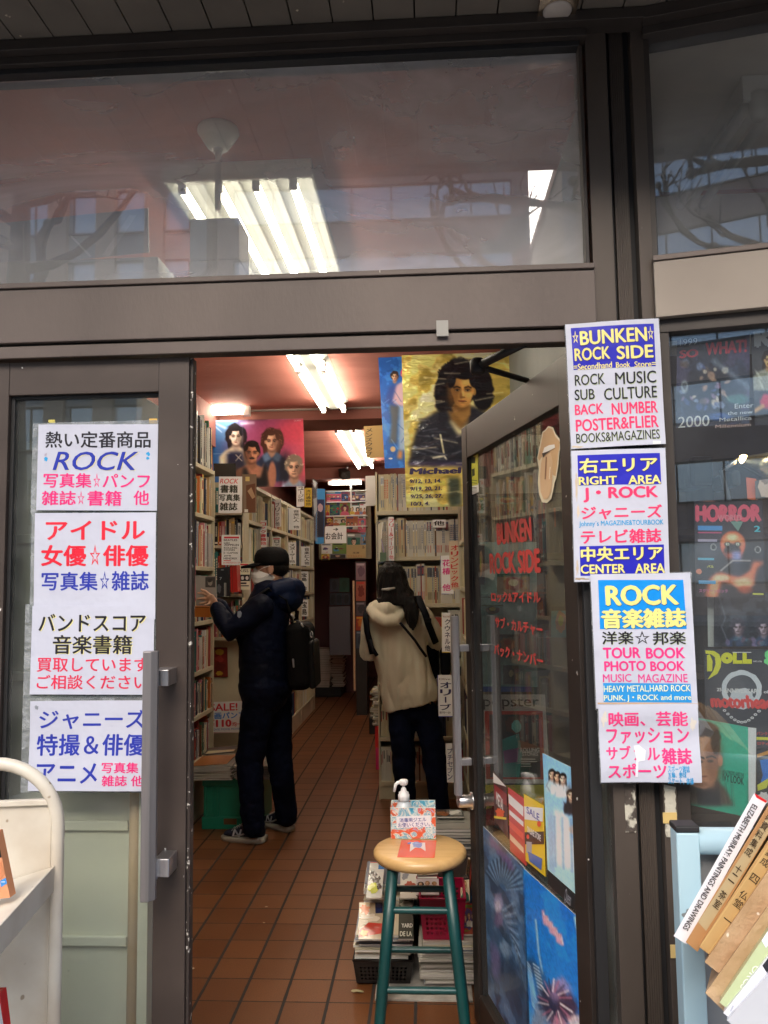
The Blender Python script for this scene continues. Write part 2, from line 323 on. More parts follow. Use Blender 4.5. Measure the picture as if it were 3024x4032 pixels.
# ------------------------------------------------------------------ printed pictures: soft colours painted on a fine grid and kept as a colour attribute
import numpy as np
def hexrgb(c): c = c.lstrip('#'); return np.array([int(c[i:i + 2], 16) / 255 for i in (0, 2, 4)])
class Pic:
    """a printed picture in the same units as the items of its sheet"""
    def __init__(s, tl, tr, bl, nx, ny, base, seed=1):
        a, b = np.meshgrid(np.linspace(0, 1, nx + 1), np.linspace(0, 1, ny + 1)); s.nx, s.ny = nx, ny
        s.X = tl[0] + a * (tr[0] - tl[0]) + b * (bl[0] - tl[0]); s.Y = tl[1] + a * (tr[1] - tl[1]) + b * (bl[1] - tl[1]); s.A, s.B = a, b
        s.c = np.ones((ny + 1, nx + 1, 3)) * hexrgb(base); s.cell = math.hypot(tr[0] - tl[0], tr[1] - tl[1]) / nx; s.r = np.random.RandomState(seed); s.n1 = s.field(6); s.n2 = s.field(16)
    def field(s, k, oct_=3, sx=1, sy=1):
        out = np.zeros_like(s.A); amp = 1; tot = 0
        for o in range(oct_):
            gx, gy = max(2, int(k * sx * 2 ** o)), max(2, int(k * sy * s.ny / s.nx * 2 ** o)); g = s.r.rand(gy + 2, gx + 2); x, y = s.A * gx, s.B * gy; i, j = x.astype(int), y.astype(int); fx, fy = x - i, y - j; fx = fx * fx * (3 - 2 * fx); fy = fy * fy * (3 - 2 * fy)
            out += amp * ((g[j, i] * (1 - fx) + g[j, i + 1] * fx) * (1 - fy) + (g[j + 1, i] * (1 - fx) + g[j + 1, i + 1] * fx) * fy); tot += amp; amp *= .5
        return out / tot * 2 - 1
    def mix(s, al, col): al = np.clip(al, 0, 1)[..., None]; s.c = s.c * (1 - al) + al * (hexrgb(col) if isinstance(col, str) else col); return s
    def grad(s, c0, c1, ax=0): t = (s.A if ax == 0 else s.B)[..., None]; s.c = hexrgb(c0) * (1 - t) + hexrgb(c1) * t; return s
    def el(s, cx, cy, rx, ry, col, soft=.3, a=1, rot=0, jit=0):
        x, y = s.X - cx, s.Y - cy
        if rot: q = math.radians(rot); x, y = x * math.cos(q) + y * math.sin(q), -x * math.sin(q) + y * math.cos(q)
        d = np.sqrt((x / rx) ** 2 + (y / ry) ** 2)
        if jit: d = d + jit * (s.n2 + .5 * s.n1)
        t = np.clip((1 + soft / 2 - d) / soft, 0, 1); return s.mix(a * t * t * (3 - 2 * t), col)
    def poly(s, pts, col, soft=1.2, a=1):
        ins = np.zeros_like(s.A, bool); n = len(pts)
        for i in range(n):
            (x0, y0), (x1, y1) = pts[i], pts[(i + 1) % n]
            if y0 == y1: continue
            c = ((y0 > s.Y) != (y1 > s.Y)) & (s.X < (x1 - x0) * (s.Y - y0) / (y1 - y0) + x0); ins ^= c
        m = ins.astype(float); k = int(max(1, round(soft)))
        for _ in range(2):
            for ax in (0, 1): m = sum(np.roll(m, q, ax) for q in range(-k, k + 1)) / (2 * k + 1)
        return s.mix(a * m, col)
    def line(s, pts, w, col, a=1, soft=.6):
        best = np.full_like(s.A, 1e9)
        for (x0, y0), (x1, y1) in zip(pts[:-1], pts[1:]):
            dx, dy = x1 - x0, y1 - y0; t = np.clip(((s.X - x0) * dx + (s.Y - y0) * dy) / (dx * dx + dy * dy + 1e-9), 0, 1); best = np.minimum(best, np.hypot(s.X - x0 - t * dx, s.Y - y0 - t * dy))
        return s.mix(a * np.clip((w * (1 + soft) - best) / (2 * soft * w + 1e-9), 0, 1), col)
    def grain(s, amp=.06, k=40): s.c = np.clip(s.c * (1 + amp * s.field(k, 2)[..., None]), 0, 1); return s
    def mottle(s, cols, k=7, a=.6):
        for i, c in enumerate(cols): f = s.field(k, 4); s.mix(a * np.clip((f - .08) * 5, 0, 1), c)
        return s
    def person(s, cx, cy, h, hair, skin, cloth, curl=0, side=1, wide=1.0, long_=0, mous=False, collar=None, lean=0, body=True, tilt=0):
        S = hexrgb(skin); dk = np.clip(S * .52 + np.array([.03, 0, 0]), 0, 1); lt = np.clip(S * 1.16 + .05, 0, 1); H = hexrgb(hair); C = hexrgb(cloth)
        R = .86 + .42 * curl
        s.el(cx, cy - .28 * h, R * h, (1.02 + .25 * curl) * h, H, .18, 1, 0, .10 + .12 * curl)
        if curl > .5: s.el(cx, cy + .25 * h, (R + .04) * h, .85 * h, H, .2, 1, 0, .2)
        if long_: s.el(cx - .6 * h, cy + .6 * h, .34 * h, (.7 + long_) * h, H, .25, 1, 4, .12); s.el(cx + .6 * h, cy + .6 * h, .34 * h, (.7 + long_) * h, H, .25, 1, -4, .12)
        if body:
            w = 1.95 * h * wide
            s.poly([(cx - w + lean, cy + 4.2 * h), (cx - w * .97, cy + 2.3 * h), (cx - w * .62, cy + 1.6 * h), (cx - .4 * h, cy + 1.15 * h), (cx + .4 * h, cy + 1.15 * h), (cx + w * .62, cy + 1.6 * h), (cx + w * .97, cy + 2.3 * h), (cx + w + lean, cy + 4.2 * h)], C, 1)
            for q in range(7): x = cx + (s.r.rand() * 2 - 1) * w * .8; y = cy + (1.8 + 2 * s.r.rand()) * h; s.el(x, y, .16 * h, .8 * h, C * (.55 if q % 2 else 1.35) + (.03 if q % 2 == 0 else 0), 1.2, .55, s.r.randint(-35, 35))
            s.el(cx + side * w * .8, cy + 2.9 * h, w * .45, 1.7 * h, C * .4, 1.3, .7)
        s.poly([(cx - .36 * h, cy + .5 * h), (cx + .36 * h, cy + .5 * h), (cx + .46 * h, cy + 1.35 * h), (cx, cy + 1.8 * h), (cx - .46 * h, cy + 1.35 * h)], S * .78, 1); s.el(cx + .1 * h * side, cy + .98 * h, .42 * h, .22 * h, dk, 1, .8)
        if collar: s.poly([(cx - .48 * h, cy + 1.1 * h), (cx - .08 * h, cy + 1.9 * h), (cx - .75 * h, cy + 2.2 * h), (cx - 1.0 * h, cy + 1.5 * h)], hexrgb(collar), 1); s.poly([(cx + .48 * h, cy + 1.1 * h), (cx + .08 * h, cy + 1.9 * h), (cx + .75 * h, cy + 2.2 * h), (cx + 1.0 * h, cy + 1.5 * h)], hexrgb(collar) * .7, 1)
        s.el(cx - side * .66 * h, cy + .08 * h, .1 * h, .2 * h, S * .8, .5)
        s.el(cx, cy - .12 * h, .66 * h, .82 * h, S, .16); s.el(cx, cy + .42 * h, .5 * h, .56 * h, S, .2); s.el(cx + side * .5 * h, cy + .1 * h, .36 * h, .85 * h, dk, 1.1, .75); s.el(cx, cy + .86 * h, .34 * h, .16 * h, dk, 1.2, .4)
        s.el(cx - side * .26 * h, cy - .45 * h, .3 * h, .2 * h, lt, 1.3, .6); s.el(cx - side * .34 * h, cy + .25 * h, .2 * h, .2 * h, lt, 1.4, .6); s.el(cx - side * .03 * h, cy + .14 * h, .07 * h, .28 * h, lt, 1.2, .6); s.el(cx - side * .02 * h, cy + .78 * h, .16 * h, .12 * h, lt, 1.3, .35)
        K = np.array([.09, .06, .06])
        for e in (-1, 1):
            s.el(cx + e * .28 * h, cy - .04 * h, .22 * h, .15 * h, dk, 1.1, .75); s.line([(cx + e * .14 * h, cy - .15 * h), (cx + e * .32 * h, cy - .22 * h), (cx + e * .48 * h, cy - .15 * h)], .045 * h, K, .85)
            s.el(cx + e * .29 * h, cy + .0 * h, .125 * h, .05 * h, np.array([.55, .5, .46]), .6, .7); s.el(cx + e * .29 * h, cy - .0 * h, .062 * h, .055 * h, K, .5, .95); s.line([(cx + e * .16 * h, cy - .02 * h), (cx + e * .3 * h, cy - .06 * h), (cx + e * .43 * h, cy - .01 * h)], .022 * h, K, .8)
        s.el(cx + side * .09 * h, cy + .3 * h, .08 * h, .2 * h, dk, 1.1, .75); s.el(cx, cy + .4 * h, .15 * h, .055 * h, dk, .9, .8)
        s.el(cx, cy + .62 * h, .22 * h, .05 * h, np.array([.42, .16, .14]), .7, .85); s.line([(cx - .22 * h, cy + .61 * h), (cx, cy + .62 * h), (cx + .22 * h, cy + .61 * h)], .016 * h, K, .8); s.el(cx, cy + .71 * h, .14 * h, .03 * h, dk, 1, .5)
        if mous: s.el(cx, cy + .51 * h, .3 * h, .075 * h, K, .6, .95)
        s.el(cx - .1 * h * side, cy - .93 * h, .62 * h, .34 * h, H, .3, 1, 0, .16); s.el(cx - .58 * h, cy - .55 * h, .2 * h, .42 * h, H, .4, 1, 12, .2); s.el(cx + .58 * h, cy - .55 * h, .2 * h, .42 * h, H, .4, 1, -12, .2)
        for q in range(int(10 + 14 * curl)):
            an = s.r.rand() * 6.28; rr = (.75 + .35 * s.r.rand()) * h * (R + .05); x, y = cx + rr * math.cos(an) * .9, cy - .35 * h + rr * math.sin(an) * .95
            if y < cy - .3 * h or abs(x - cx) > .66 * h: s.el(x, y, .1 * h, .045 * h, np.clip(H * 2.2 + .06, 0, 1), 1.2, .4, s.r.randint(0, 180))
        return s
    def linear(s):
        c = np.clip(s.c, 0, 1).reshape(-1, 3); return np.where(c <= .04045, c / 12.92, ((c + .055) / 1.055) ** 2.4)
def pic_mat(name, rough=.3, metal=0, coat=.2, bump=.25, bscale=12, bdist=.006, stretch=(1, 1, 1)):
    if name in _MC: return _MC[name]
    m = M(name, (.5, .5, .5), rough=rough, metal=metal, coat=coat, bump=bump, bscale=bscale, bdist=bdist, stretch=stretch); t = m.node_tree
    a = t.nodes.new('ShaderNodeAttribute'); a.attribute_name = 'print'; t.links.new(a.outputs['Color'], t.nodes['Principled BSDF'].inputs['Base Color']); return m
PICM = pic_mat('printed_picture'); 
# ================================================================== materials of the place
BRONZE = M('bronze_aluminium', (.13, .103, .09), rough=.42, metal=.25, col2=(.09, .071, .063), vscale=2.2, vdet=7, stretch=(1, 1, .35), bump=.04, bscale=120, specks=('#b9b4a8', 70, .79))
BRONZE_L = M('bronze_panel', (.31, .265, .22), rough=.5, metal=.1, col2=(.26, .22, .185), vscale=2)
BRONZE_D = M('bronze_dark', (.055, .045, .039), rough=.45, metal=.2, col2=(.04, .033, .029), vscale=5)
BRONZE_W = M('bronze_worn', (.058, .043, .036), rough=.42, metal=.2, col2=(.08, .06, .05), vscale=4, specks=('#d8d4cc', 48, .735))
RUBBER = M('black_gasket', (.012, .012, .013), rough=.6)
SOFFIT = M('soffit_board', (.16, .14, .115), rough=.7, col2=(.125, .11, .09), vscale=4, specks=('#cfc6ae', 26, .745), stretch=(1, 1, 1))
CEIL = M('red_ceiling_paper', (.56, .2, .155), rough=.8, col2=(.5, .17, .13), vscale=5, bump=.25, bscale=60, specks=((.12, .05, .04, 1), 60, .755), stretch=(.4, 1, 1))
REDW = M('red_wall_paint', (.36, .14, .11), rough=.75, col2=(.31, .115, .09), vscale=3)
CREAM = M('cream_shelf_steel', (.55, .5, .36), rough=.45, col2=(.48, .43, .3), vscale=4)
WHITE = M('white_enamel', (.88, .88, .85), rough=.35, col2=(.82, .82, .79), vscale=6)
GREENP = M('pale_green_steel', (.74, .72, .6), rough=.42, col2=(.68, .66, .545), vscale=3, specks=((.25, .27, .2, 1), 24, .75))
WOODP = M('pale_wood', (.66, .46, .29), rough=.5, col2=(.58, .39, .23), vscale=5, stretch=(4, 4, .4))
BROWNW = M('brown_wood', (.13, .075, .045), rough=.5, col2=(.085, .05, .03), vscale=5, stretch=(3, 3, .3))
DARKW = M('dark_board', (.04, .034, .032), rough=.6, col2=(.026, .022, .022), vscale=3)
GREYP = M('grey_paint', (.78, .74, .68), rough=.7, col2=(.72, .68, .62), vscale=2)
STEEL = M('brushed_steel', (.62, .62, .63), rough=.32, metal=1, col2=(.5, .5, .52), vscale=20, stretch=(20, 20, .6))
DOORG = glass('door_glass', refl=.05, haze=.06, hscale=2.0, tint=(.9, .93, .91))
TRANG = glass('transom_glass', rough=.012, refl=.095, haze=.48, hmin=.42, hscale=1.5, tint=(.95, .96, .95), hcol=(.8, .78, .79))
TRANB = glass('bay_transom_glass', rough=.01, refl=.075, haze=.2, hmin=.3, hscale=1.5, tint=(.96, .97, .96))
BAYG = glass('bay_glass', refl=.075, haze=.05, hscale=2, tint=(.92, .95, .95))
TUBE = M('lit_tube', (1, .97, .88), emit=12.5, ecol=(1, .91, .73))
TUBEW = M('lit_tube_white', (1, 1, .95), emit=12, ecol=(1, .95, .84))

def tile_mat():
    m = bpy.data.materials.new('quarry_tile'); m.use_nodes = True; t = m.node_tree; N = t.nodes; L = t.links; b = N['Principled BSDF']
    tc = N.new('ShaderNodeTexCoord'); sp = N.new('ShaderNodeSeparateXYZ'); L.new(tc.outputs['Object'], sp.inputs[0])
    def math_(op, a, b_=None, c=None):
        n = N.new('ShaderNodeMath'); n.operation = op
        for i, x in enumerate((a, b_, c)):
            if x is None: continue
            if isinstance(x, (int, float)): n.inputs[i].default_value = x
            else: L.new(x, n.inputs[i])
        return n.outputs[0]
    PX, PY, X0, Y0 = .1575, .16, -.703, 1.088
    gx = math_('SUBTRACT', sp.outputs[0], X0); gy = math_('SUBTRACT', sp.outputs[1], Y0)
    dx = math_('PINGPONG', gx, PX / 2); dy = math_('PINGPONG', gy, PY / 2)
    jt = N.new('ShaderNodeTexNoise'); jt.inputs['Scale'].default_value = 30; L.new(tc.outputs['Object'], jt.inputs[0])
    jw = math_('MULTIPLY_ADD', jt.outputs[0], .003, -.0015)
    sx = N.new('ShaderNodeMapRange'); sx.inputs[1].default_value = .0048; sx.inputs[2].default_value = .0062; L.new(math_('ADD', dx, jw), sx.inputs[0])
    sy = N.new('ShaderNodeMapRange'); sy.inputs[1].default_value = .0022; sy.inputs[2].default_value = .0034; L.new(math_('ADD', dy, jw), sy.inputs[0])
    tm = math_('MULTIPLY', sx.outputs[0], sy.outputs[0])
    cx = math_('FLOOR', math_('DIVIDE', gx, PX)); cy = math_('FLOOR', math_('DIVIDE', gy, PY))
    cb = N.new('ShaderNodeCombineXYZ'); L.new(cx, cb.inputs[0]); L.new(cy, cb.inputs[1])
    wn = N.new('ShaderNodeTexWhiteNoise'); wn.noise_dimensions = '3D'; L.new(cb.outputs[0], wn.inputs['Vector'])
    n1 = N.new('ShaderNodeTexNoise'); n1.inputs['Scale'].default_value = 3; n1.inputs['Detail'].default_value = 6; L.new(tc.outputs['Object'], n1.inputs[0])
    n2 = N.new('ShaderNodeTexNoise'); n2.inputs['Scale'].default_value = 220; n2.inputs['Detail'].default_value = 2; L.new(tc.outputs['Object'], n2.inputs[0])
    f = math_('MULTIPLY_ADD', wn.outputs[0], .45, math_('MULTIPLY', n1.outputs[0], .6))
    rp = N.new('ShaderNodeValToRGB'); e = rp.color_ramp.elements; e[0].position = .15; e[0].color = (.118, .04, .012, 1); e[1].position = .95; e[1].color = (.215, .084, .03, 1); L.new(f, rp.inputs[0])
    mm = N.new('ShaderNodeMix'); mm.data_type = 'RGBA'; mm.blend_type = 'MULTIPLY'; mm.inputs[0].default_value = .5
    sr = N.new('ShaderNodeMapRange'); sr.inputs[1].default_value = .35; sr.inputs[2].default_value = .65; sr.inputs[3].default_value = .6; sr.inputs[4].default_value = 1.25; L.new(n2.outputs[0], sr.inputs[0])
    L.new(rp.outputs[0], mm.inputs[6]); L.new(sr.outputs[0], mm.inputs[7])
    mg = N.new('ShaderNodeMix'); mg.data_type = 'RGBA'; mg.inputs[6].default_value = (.034, .03, .027, 1); L.new(tm, mg.inputs[0]); L.new(mm.outputs[2], mg.inputs[7])
    L.new(mg.outputs[2], b.inputs['Base Color'])
    ro = N.new('ShaderNodeMapRange'); ro.inputs[3].default_value = .85; ro.inputs[4].default_value = .42; b.inputs['Specular IOR Level'].default_value = .3; L.new(tm, ro.inputs[0]); L.new(ro.outputs[0], b.inputs['Roughness'])
    bp = N.new('ShaderNodeBump'); bp.inputs['Strength'].default_value = .5; bp.inputs['Distance'].default_value = .004; L.new(tm, bp.inputs['Height']); L.new(bp.outputs[0], b.inputs['Normal'])
    return m
# ================================================================== setting: ground and street
mb = MB(); mb.quad((-2.2, -.5, 0), (3.2, -.5, 0), (3.2, 11, 0), (-2.2, 11, 0)); fl = struct(mb.build('floor', tile_mat()))
PAVE = M('pavement_slab', (.3, .29, .28), rough=.8, col2=(.24, .235, .23), vscale=4, bump=.2)
ASPH = M('asphalt', (.055, .055, .057), rough=.85, col2=(.04, .04, .042), vscale=3, bump=.3, bscale=200)
mb = MB(); mb.box((-40, -4.6, -.5), (40, -.502, -.1)); struct(mb.build('pavement', PAVE))
mb = MB(); mb.quad((-120, -160, -.25), (120, -160, -.25), (120, -4, -.25), (-120, -4, -.25)); struct(mb.build('road', ASPH))
mb = MB(); mb.box((-60, -32.9, -.5), (60, -28, -.1)); struct(mb.build('pavement', PAVE))
# ================================================================== the shop itself
SHOP = thing('shop_building', 'bronze framed bookshop front with open glass door under a dark slatted soffit', 'shop', (0, 0, 0))
def part(mb, name, mats, parent=None, bevel=0): return mb.build(name, mats, parent or SHOP, bevel)
HC = 2.85
# soffit
mb = MB(); g0 = atY(z1(115, 220), 0).x
k = 0
for i in range(-14, 24):
    x = g0 + .0992 * i; mb.box((x + .002, -.6, 2.852), (x + .0972, -.012, 2.87), 0)
mb.box((-2, -.6, 2.873), (3, -.012, 2.9), 1)
mb.box((-2, -.64, 2.835), (.52, -.603, 2.95), 2); mb.box((0, -.62, 2.8535), (2.2, -.062, 2.8715), 0, T(.5455, 0, 0) @ RZ(-12)); mb.box((-.1, -.66, 2.84), (2.2, -.623, 2.95), 2, T(.5455, 0, 0) @ RZ(-12))
part(mb, 'soffit', [SOFFIT, RUBBER, BRONZE])
mb = MB(); mb.box((-2.2, -.64, 2.96), (3.2, 0.02, 9)); mb.box((-2.2, .06, 2.98), (3.2, 11, 9)); part(mb, 'upper_wall', M('upper_cladding', (.25, .23, .2), rough=.7))
# soffit downlight
p = atZ(z2(745, 40), 2.85); mb = MB()
mb.box((p.x - .045, p.y - .06, 2.838), (p.x + .045, p.y + .05, 2.852), 0); mb.lathe([(.03, -.004), (.034, 0), (.034, .006), (.012, .004)], 20, 1, T(p.x, p.y - .01, 2.836))
part(mb, 'soffit_light', [M('mirror_trim', (.7, .55, .4), rough=.15, metal=1), M('lamp_glass', (.5, .45, .4), rough=.1)])
# transom frame
mb = MB()
mb.box((-2, -.06, 2.822), (.56, -.008, 2.8495), 0); mb.box((-2, -.035, 2.802), (.405, .05, 2.822), 0); mb.box((-2, -.018, 2.788), (.39, .045, 2.802), 1)
mb.box((.387, -.02, 2.2365), (.3955, .05, 2.788), 0)
part(mb, 'transom_frame', [BRONZE_D, RUBBER], bevel=.0015)
mb = MB(); mb.box((-2, .008, 2.238), (.387, .014, 2.787)); part(mb, 'transom_pane', TRANG)
mb = MB(); mb.box((-2, -.03, 2.088), (.404, .09, 2.222), 0); mb.box((-2, -.036, 2.223), (.404, .05, 2.2365), 0); mb.box((-2, -.012, 2.066), (.404, .07, 2.0875), 1); mb.box((-2, -.022, 2.052), (.404, -.0125, 2.082), 0)
part(mb, 'door_header', [BRONZE, BRONZE_D], bevel=.002)
p = atY(z2(252, 1420), -.031); mb = MB(); mb.box((p.x - .014, -.0325, p.z - .018), (p.x + .014, -.0302, p.z + .02)); tag(mb.build('tape_scrap', M('grey_tape', (.33, .32, .29), rough=.5)), 'small grey scrap of tape stuck on the header above the doorway', 'tape')
# corner post
mb = MB()
for a, b_, y, mi in ((.4045, .455, -.012, 0), (.455, .466, .016, 1), (.466, .500, .006, 0), (.500, .514, .016, 1), (.514, .545, -.012, 0)):
    mb.box((a, y, -.12), (b_, .07, 2.849), mi)
for i in range(6): mb.box((.469 + i * .005, .003, -.12), (.4715 + i * .005, .0065, 2.849), 0)
mb.box((.356, -.005, -.12), (.381, .06, 2.05), 1); mb.box((.4045, -.03, 2.07), (.545, -.013, 2.085), 0)
part(mb, 'corner_post', [M('bronze_post', (.098, .078, .064), rough=.42, metal=.25, col2=(.06, .047, .039), vscale=2.5, vdet=7, stretch=(1, 1, .3), specks=('#b9b4a8', 60, .77)), RUBBER], bevel=.0012)
mb = MB(); mb.box((.3815, .02, .1), (.404, .025, 2.05)); part(mb, 'side_pane', DOORG)
# rough strips of torn paper and tape on the post
PEEL = M('torn_paper', (.5, .47, .38), rough=.8, col2=(.07, .055, .045), vscale=26, vdet=8, vlo=.47, vhi=.53, bump=.5, bscale=50)
TAPEY = M('yellow_tape', (.68, .5, .2), rough=.4, col2=(.6, .42, .15), vscale=9)
def strip(x0, x1, za, zb_, label):
    q = random.Random(int(x0 * 1e4)); n = 14; L_ = []; R_ = []
    for i in range(n + 1):
        z = za + (zb_ - za) * i / n; L_.append((x0 + q.uniform(0, .004), z)); R_.append((x1 - q.uniform(0, .004), z + (q.uniform(-.006, .006) if i == n else 0)))
    pts = L_ + R_[::-1]; m_ = len(pts); mb = MB()
    mb.add([(x, -.0136, z) for x, z in pts] + [(x, -.0122, z) for x, z in pts], [tuple(range(m_)), tuple(range(2 * m_ - 1, m_ - 1, -1))] + [(i, (i + 1) % m_, m_ + (i + 1) % m_, m_ + i) for i in range(m_)])
    tag(mb.build('torn_paper_strip', PEEL), label, 'torn paper', 'torn paper left on the post')
a = atY(zR(430, 170), 0); b_ = atY(zR(545, 580), 0); strip(.4275, .4545, b_.z, a.z, 'torn grey paper strip beside the narrow side pane of the post')
a = atY(zR(770, 180), 0); b_ = atY(zR(885, 620), 0); strip(.515, .543, b_.z, a.z, 'torn grey paper strip on the window edge of the post')
for (x, y, ww, hh, lb) in ((830, 472, 55, 42, 'yellow tape patch halfway down the torn paper on the post'), (885, 1598, 46, 50, 'yellow tape patch low on the post beside the leaning books')):
    p = atY(zR(x, y), -.0145); s_ = 1.85 / 3100 / 2.143; mb = MB(); mb.box((p.x - ww * s_, -.0158, p.z - hh * s_), (p.x + ww * s_, -.0142, p.z + hh * s_)); tag(mb.build('tape_patch', TAPEY), lb, 'tape')
# ---- left leaf (closed)
DL = MB()
DL.box((-1.12, .0, .0), (-1.022, .045, 2.05), 0); DL.box((-.647, .0, .0), (-.572, .045, 2.05), 0); DL.box((-1.022, .001, 1.966), (-.647, .044, 2.05), 0); DL.box((-1.022, .001, 0), (-.647, .044, .1), 0)
DL.box((-1.022, .012, .1), (-1.012, .035, 1.966), 1); DL.box((-.652, .012, .1), (-.647, .035, 1.966), 1); DL.box((-1.012, .012, 1.958), (-.652, .035, 1.966), 1)
DL.box((-.5719, .008, 0), (-.5645, .037, 2.049), 2)
dl = part(DL, 'door', [BRONZE_W, RUBBER, M('chipped_edge', (.05, .038, .033), rough=.45, metal=.2, specks=('#d9d4ca', 60, .66))], bevel=.0015)
mb = MB(); mb.box((-1.012, .018, .1), (-.652, .024, 1.958)); part(mb, 'door_pane', DOORG, dl)
# fixed glazing beyond the closed leaf
mb = MB(); mb.box((-1.2, -.012, -.12), (-1.122, .07, 2.05), 0); mb.box((-2.0, .001, -.1), (-1.2005, .045, .12), 0); mb.box((-2.0, .001, 1.966), (-1.2005, .045, 2.05), 0); mb.box((-2.0, .0, .1205), (-1.94, .046, 1.9655), 0)
part(mb, 'side_frame', BRONZE_W, bevel=.0015)
mb = MB(); mb.box((-1.94, .018, .12), (-1.2, .024, 1.966)); part(mb, 'side_pane', DOORG)
# its long bar handle
def bar_handle(X, za, zb_, parent, mats):
    mb = MB()
    oct_ = [(-.02, -.004), (-.013, -.014), (.013, -.014), (.02, -.004), (.02, .008), (-.02, .008)]
    mb.rings([[(x, y - .046, z) for x, y in oct_] for z in (za, za + .006, zb_ - .006, zb_)], 0, False, True, X)
    h = mb.build('handle', mats, parent, .002)
    for z in (za + .11, zb_ - .11):
        q = MB(); q.box((-.01, -.04, z - .012), (.012, -.0005, z + .012), 0, X); q.build('handle_bracket', mats, h, .002)
    return h
ht = atY(z4(1210, 545), -.075); hb = atY(z5(1135, 1255), -.075)
mb = MB(); w0 = .0165; oct_ = [(-w0, .006), (-w0, -.006), (-.012, -.018), (.006, -.018), (w0, -.004), (w0, .008)]
hx = (ht.x + hb.x) / 2 + .004
mb.rings([[(hx + x, -.075 + y, z) for x, y in oct_] for z in (hb.z, hb.z + .008, ht.z - .004, ht.z)], 0, False)
HANDLE = M('handle_alu', (.28, .26, .262), rough=.4, metal=.55, col2=(.21, .2, .2), vscale=4, stretch=(10, 10, .5))
h = part(mb, 'handle', HANDLE, dl, .002)
for (x, y) in ((1345, 750),):
    p = atY(z4(x, y), -.02); q = MB(); q.box((hx + .01, -.072, p.z - .018), (p.x - .002, -.058, p.z + .018)); q.box((p.x - .016, -.06, p.z - .018), (p.x + .022, -.0005, p.z + .018)); q.build('handle_bracket', STEEL, h, .002)
p = atY(z5(1270, 965), -.02); q = MB(); q.box((hx + .01, -.072, p.z - .022), (p.x - .002, -.058, p.z + .018)); q.box((p.x - .012, -.06, p.z - .02), (p.x + .022, -.0005, p.z + .02)); q.build('handle_bracket', STEEL, h, .002)
# ---- right leaf (open inward)
HG = Vector((.345, .012, 0)); FR = Vector((.128, .965, 0)); DD = (FR - HG); LW = DD.length; DD.normalize()
DN = Vector((-DD.y, DD.x, 0))                       # towards the aisle (its outer face)
if DN.x > 0: DN = -DN
DX = Matrix(((DD.x, -DN.x, 0, HG.x), (DD.y, -DN.y, 0, HG.y), (0, 0, 1, 0), (0, 0, 0, 1)))   # local x along leaf, -y out of the outer face
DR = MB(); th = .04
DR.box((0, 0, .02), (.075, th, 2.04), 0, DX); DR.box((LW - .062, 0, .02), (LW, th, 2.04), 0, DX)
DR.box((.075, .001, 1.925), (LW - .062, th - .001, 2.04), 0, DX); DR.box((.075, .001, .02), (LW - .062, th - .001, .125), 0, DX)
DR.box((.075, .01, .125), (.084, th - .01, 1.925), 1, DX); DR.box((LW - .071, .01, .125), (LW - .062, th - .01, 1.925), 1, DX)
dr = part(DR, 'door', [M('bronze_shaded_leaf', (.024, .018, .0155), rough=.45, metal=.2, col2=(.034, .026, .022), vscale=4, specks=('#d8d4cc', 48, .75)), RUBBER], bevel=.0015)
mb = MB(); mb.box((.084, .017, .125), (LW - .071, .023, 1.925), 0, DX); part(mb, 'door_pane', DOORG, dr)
HSTEEL = M('satin_handle', (.42, .42, .45), rough=.38, metal=.7, col2=(.36, .36, .39), vscale=5, stretch=(10, 10, .4))
hz1 = atP(zq(150, 745), HG, DN); hz0 = atP(zq(190, 1822), HG, DN)
lx = LW - .032
bar_handle(DX @ T(lx, 0, 0), hz0.z - .01, hz1.z + .02, dr, HSTEEL)
bar_handle(DX @ T(lx - .03, th, 0) @ RZ(180), hz0.z + .0, hz1.z + .02, dr, HSTEEL)
kz = atP(zd2(105, 785), HG, DN).z
mb = MB(); XK = DX @ T(LW - .03, 0, kz) @ RX(90); mb.lathe([(.03, 0), (.03, .004), (.021, .006), (.021, .045), (.018, .05), (.009, .05), (.009, .046)], 24, 0, XK); part(mb, 'lock_knob', STEEL, dr)
mb = MB(); XK = DX @ T(LW - .03, th, kz) @ RX(-90); mb.lathe([(.03, 0), (.03, .004), (.021, .006), (.021, .035), (.018, .04)], 24, 0, XK); part(mb, 'lock_knob', STEEL, dr)
# door closer: arm from the header to the leaf
mb = MB(); e1 = Vector((.0, .03, 2.066)); el = Vector(atZ(zd(165, 150), 2.055)); e2 = DX @ Vector((.34, th / 2, 2.055))
mb.tube([Vector((el.x + .11, .05, 2.075)), el], [.011, .012], 8); mb.tube([el, e2], [.009, .008], 8); mb.lathe([(.016, -.02), (.02, -.014), (.02, .014), (.014, .02)], 14, 0, T(el.x, el.y, el.z))
part(mb, 'door_closer_arm', RUBBER, dr)
# ---- bay at the other side of the post, turned towards the street
BX = T(.5455, 0, 0) @ RZ(-12); BW = 1.5
BO = Vector((.5455, 0, 0)); BN = (RZ(-12) @ Vector((0, -1, 0)))
def bay(p, d=0): return atP(p, BO - BN * d, BN)     # d: metres behind the glass
mb = MB()
mb.box((0, -.06, 2.82), (BW, .0, 2.8495), 1, BX); mb.box((0, -.03, 2.8), (BW, .05, 2.82), 1, BX); mb.box((0, -.012, 2.25), (.014, .05, 2.8), 1, BX)
mb.box((0, -.032, 2.237), (BW, .05, 2.25), 0, BX); mb.box((.001, -.028, 2.102), (BW, .09, 2.236), 2, BX); mb.box((.001, -.01, 2.07), (BW, .07, 2.1015), 1, BX)
mb.box((.001, -.008, .2), (.03, .06, 2.07), 1, BX); mb.box((.001, -.02, -.1), (BW, .07, .2), 0, BX)
part(mb, 'window_frame', [BRONZE, BRONZE_D, BRONZE_L], bevel=.0015)
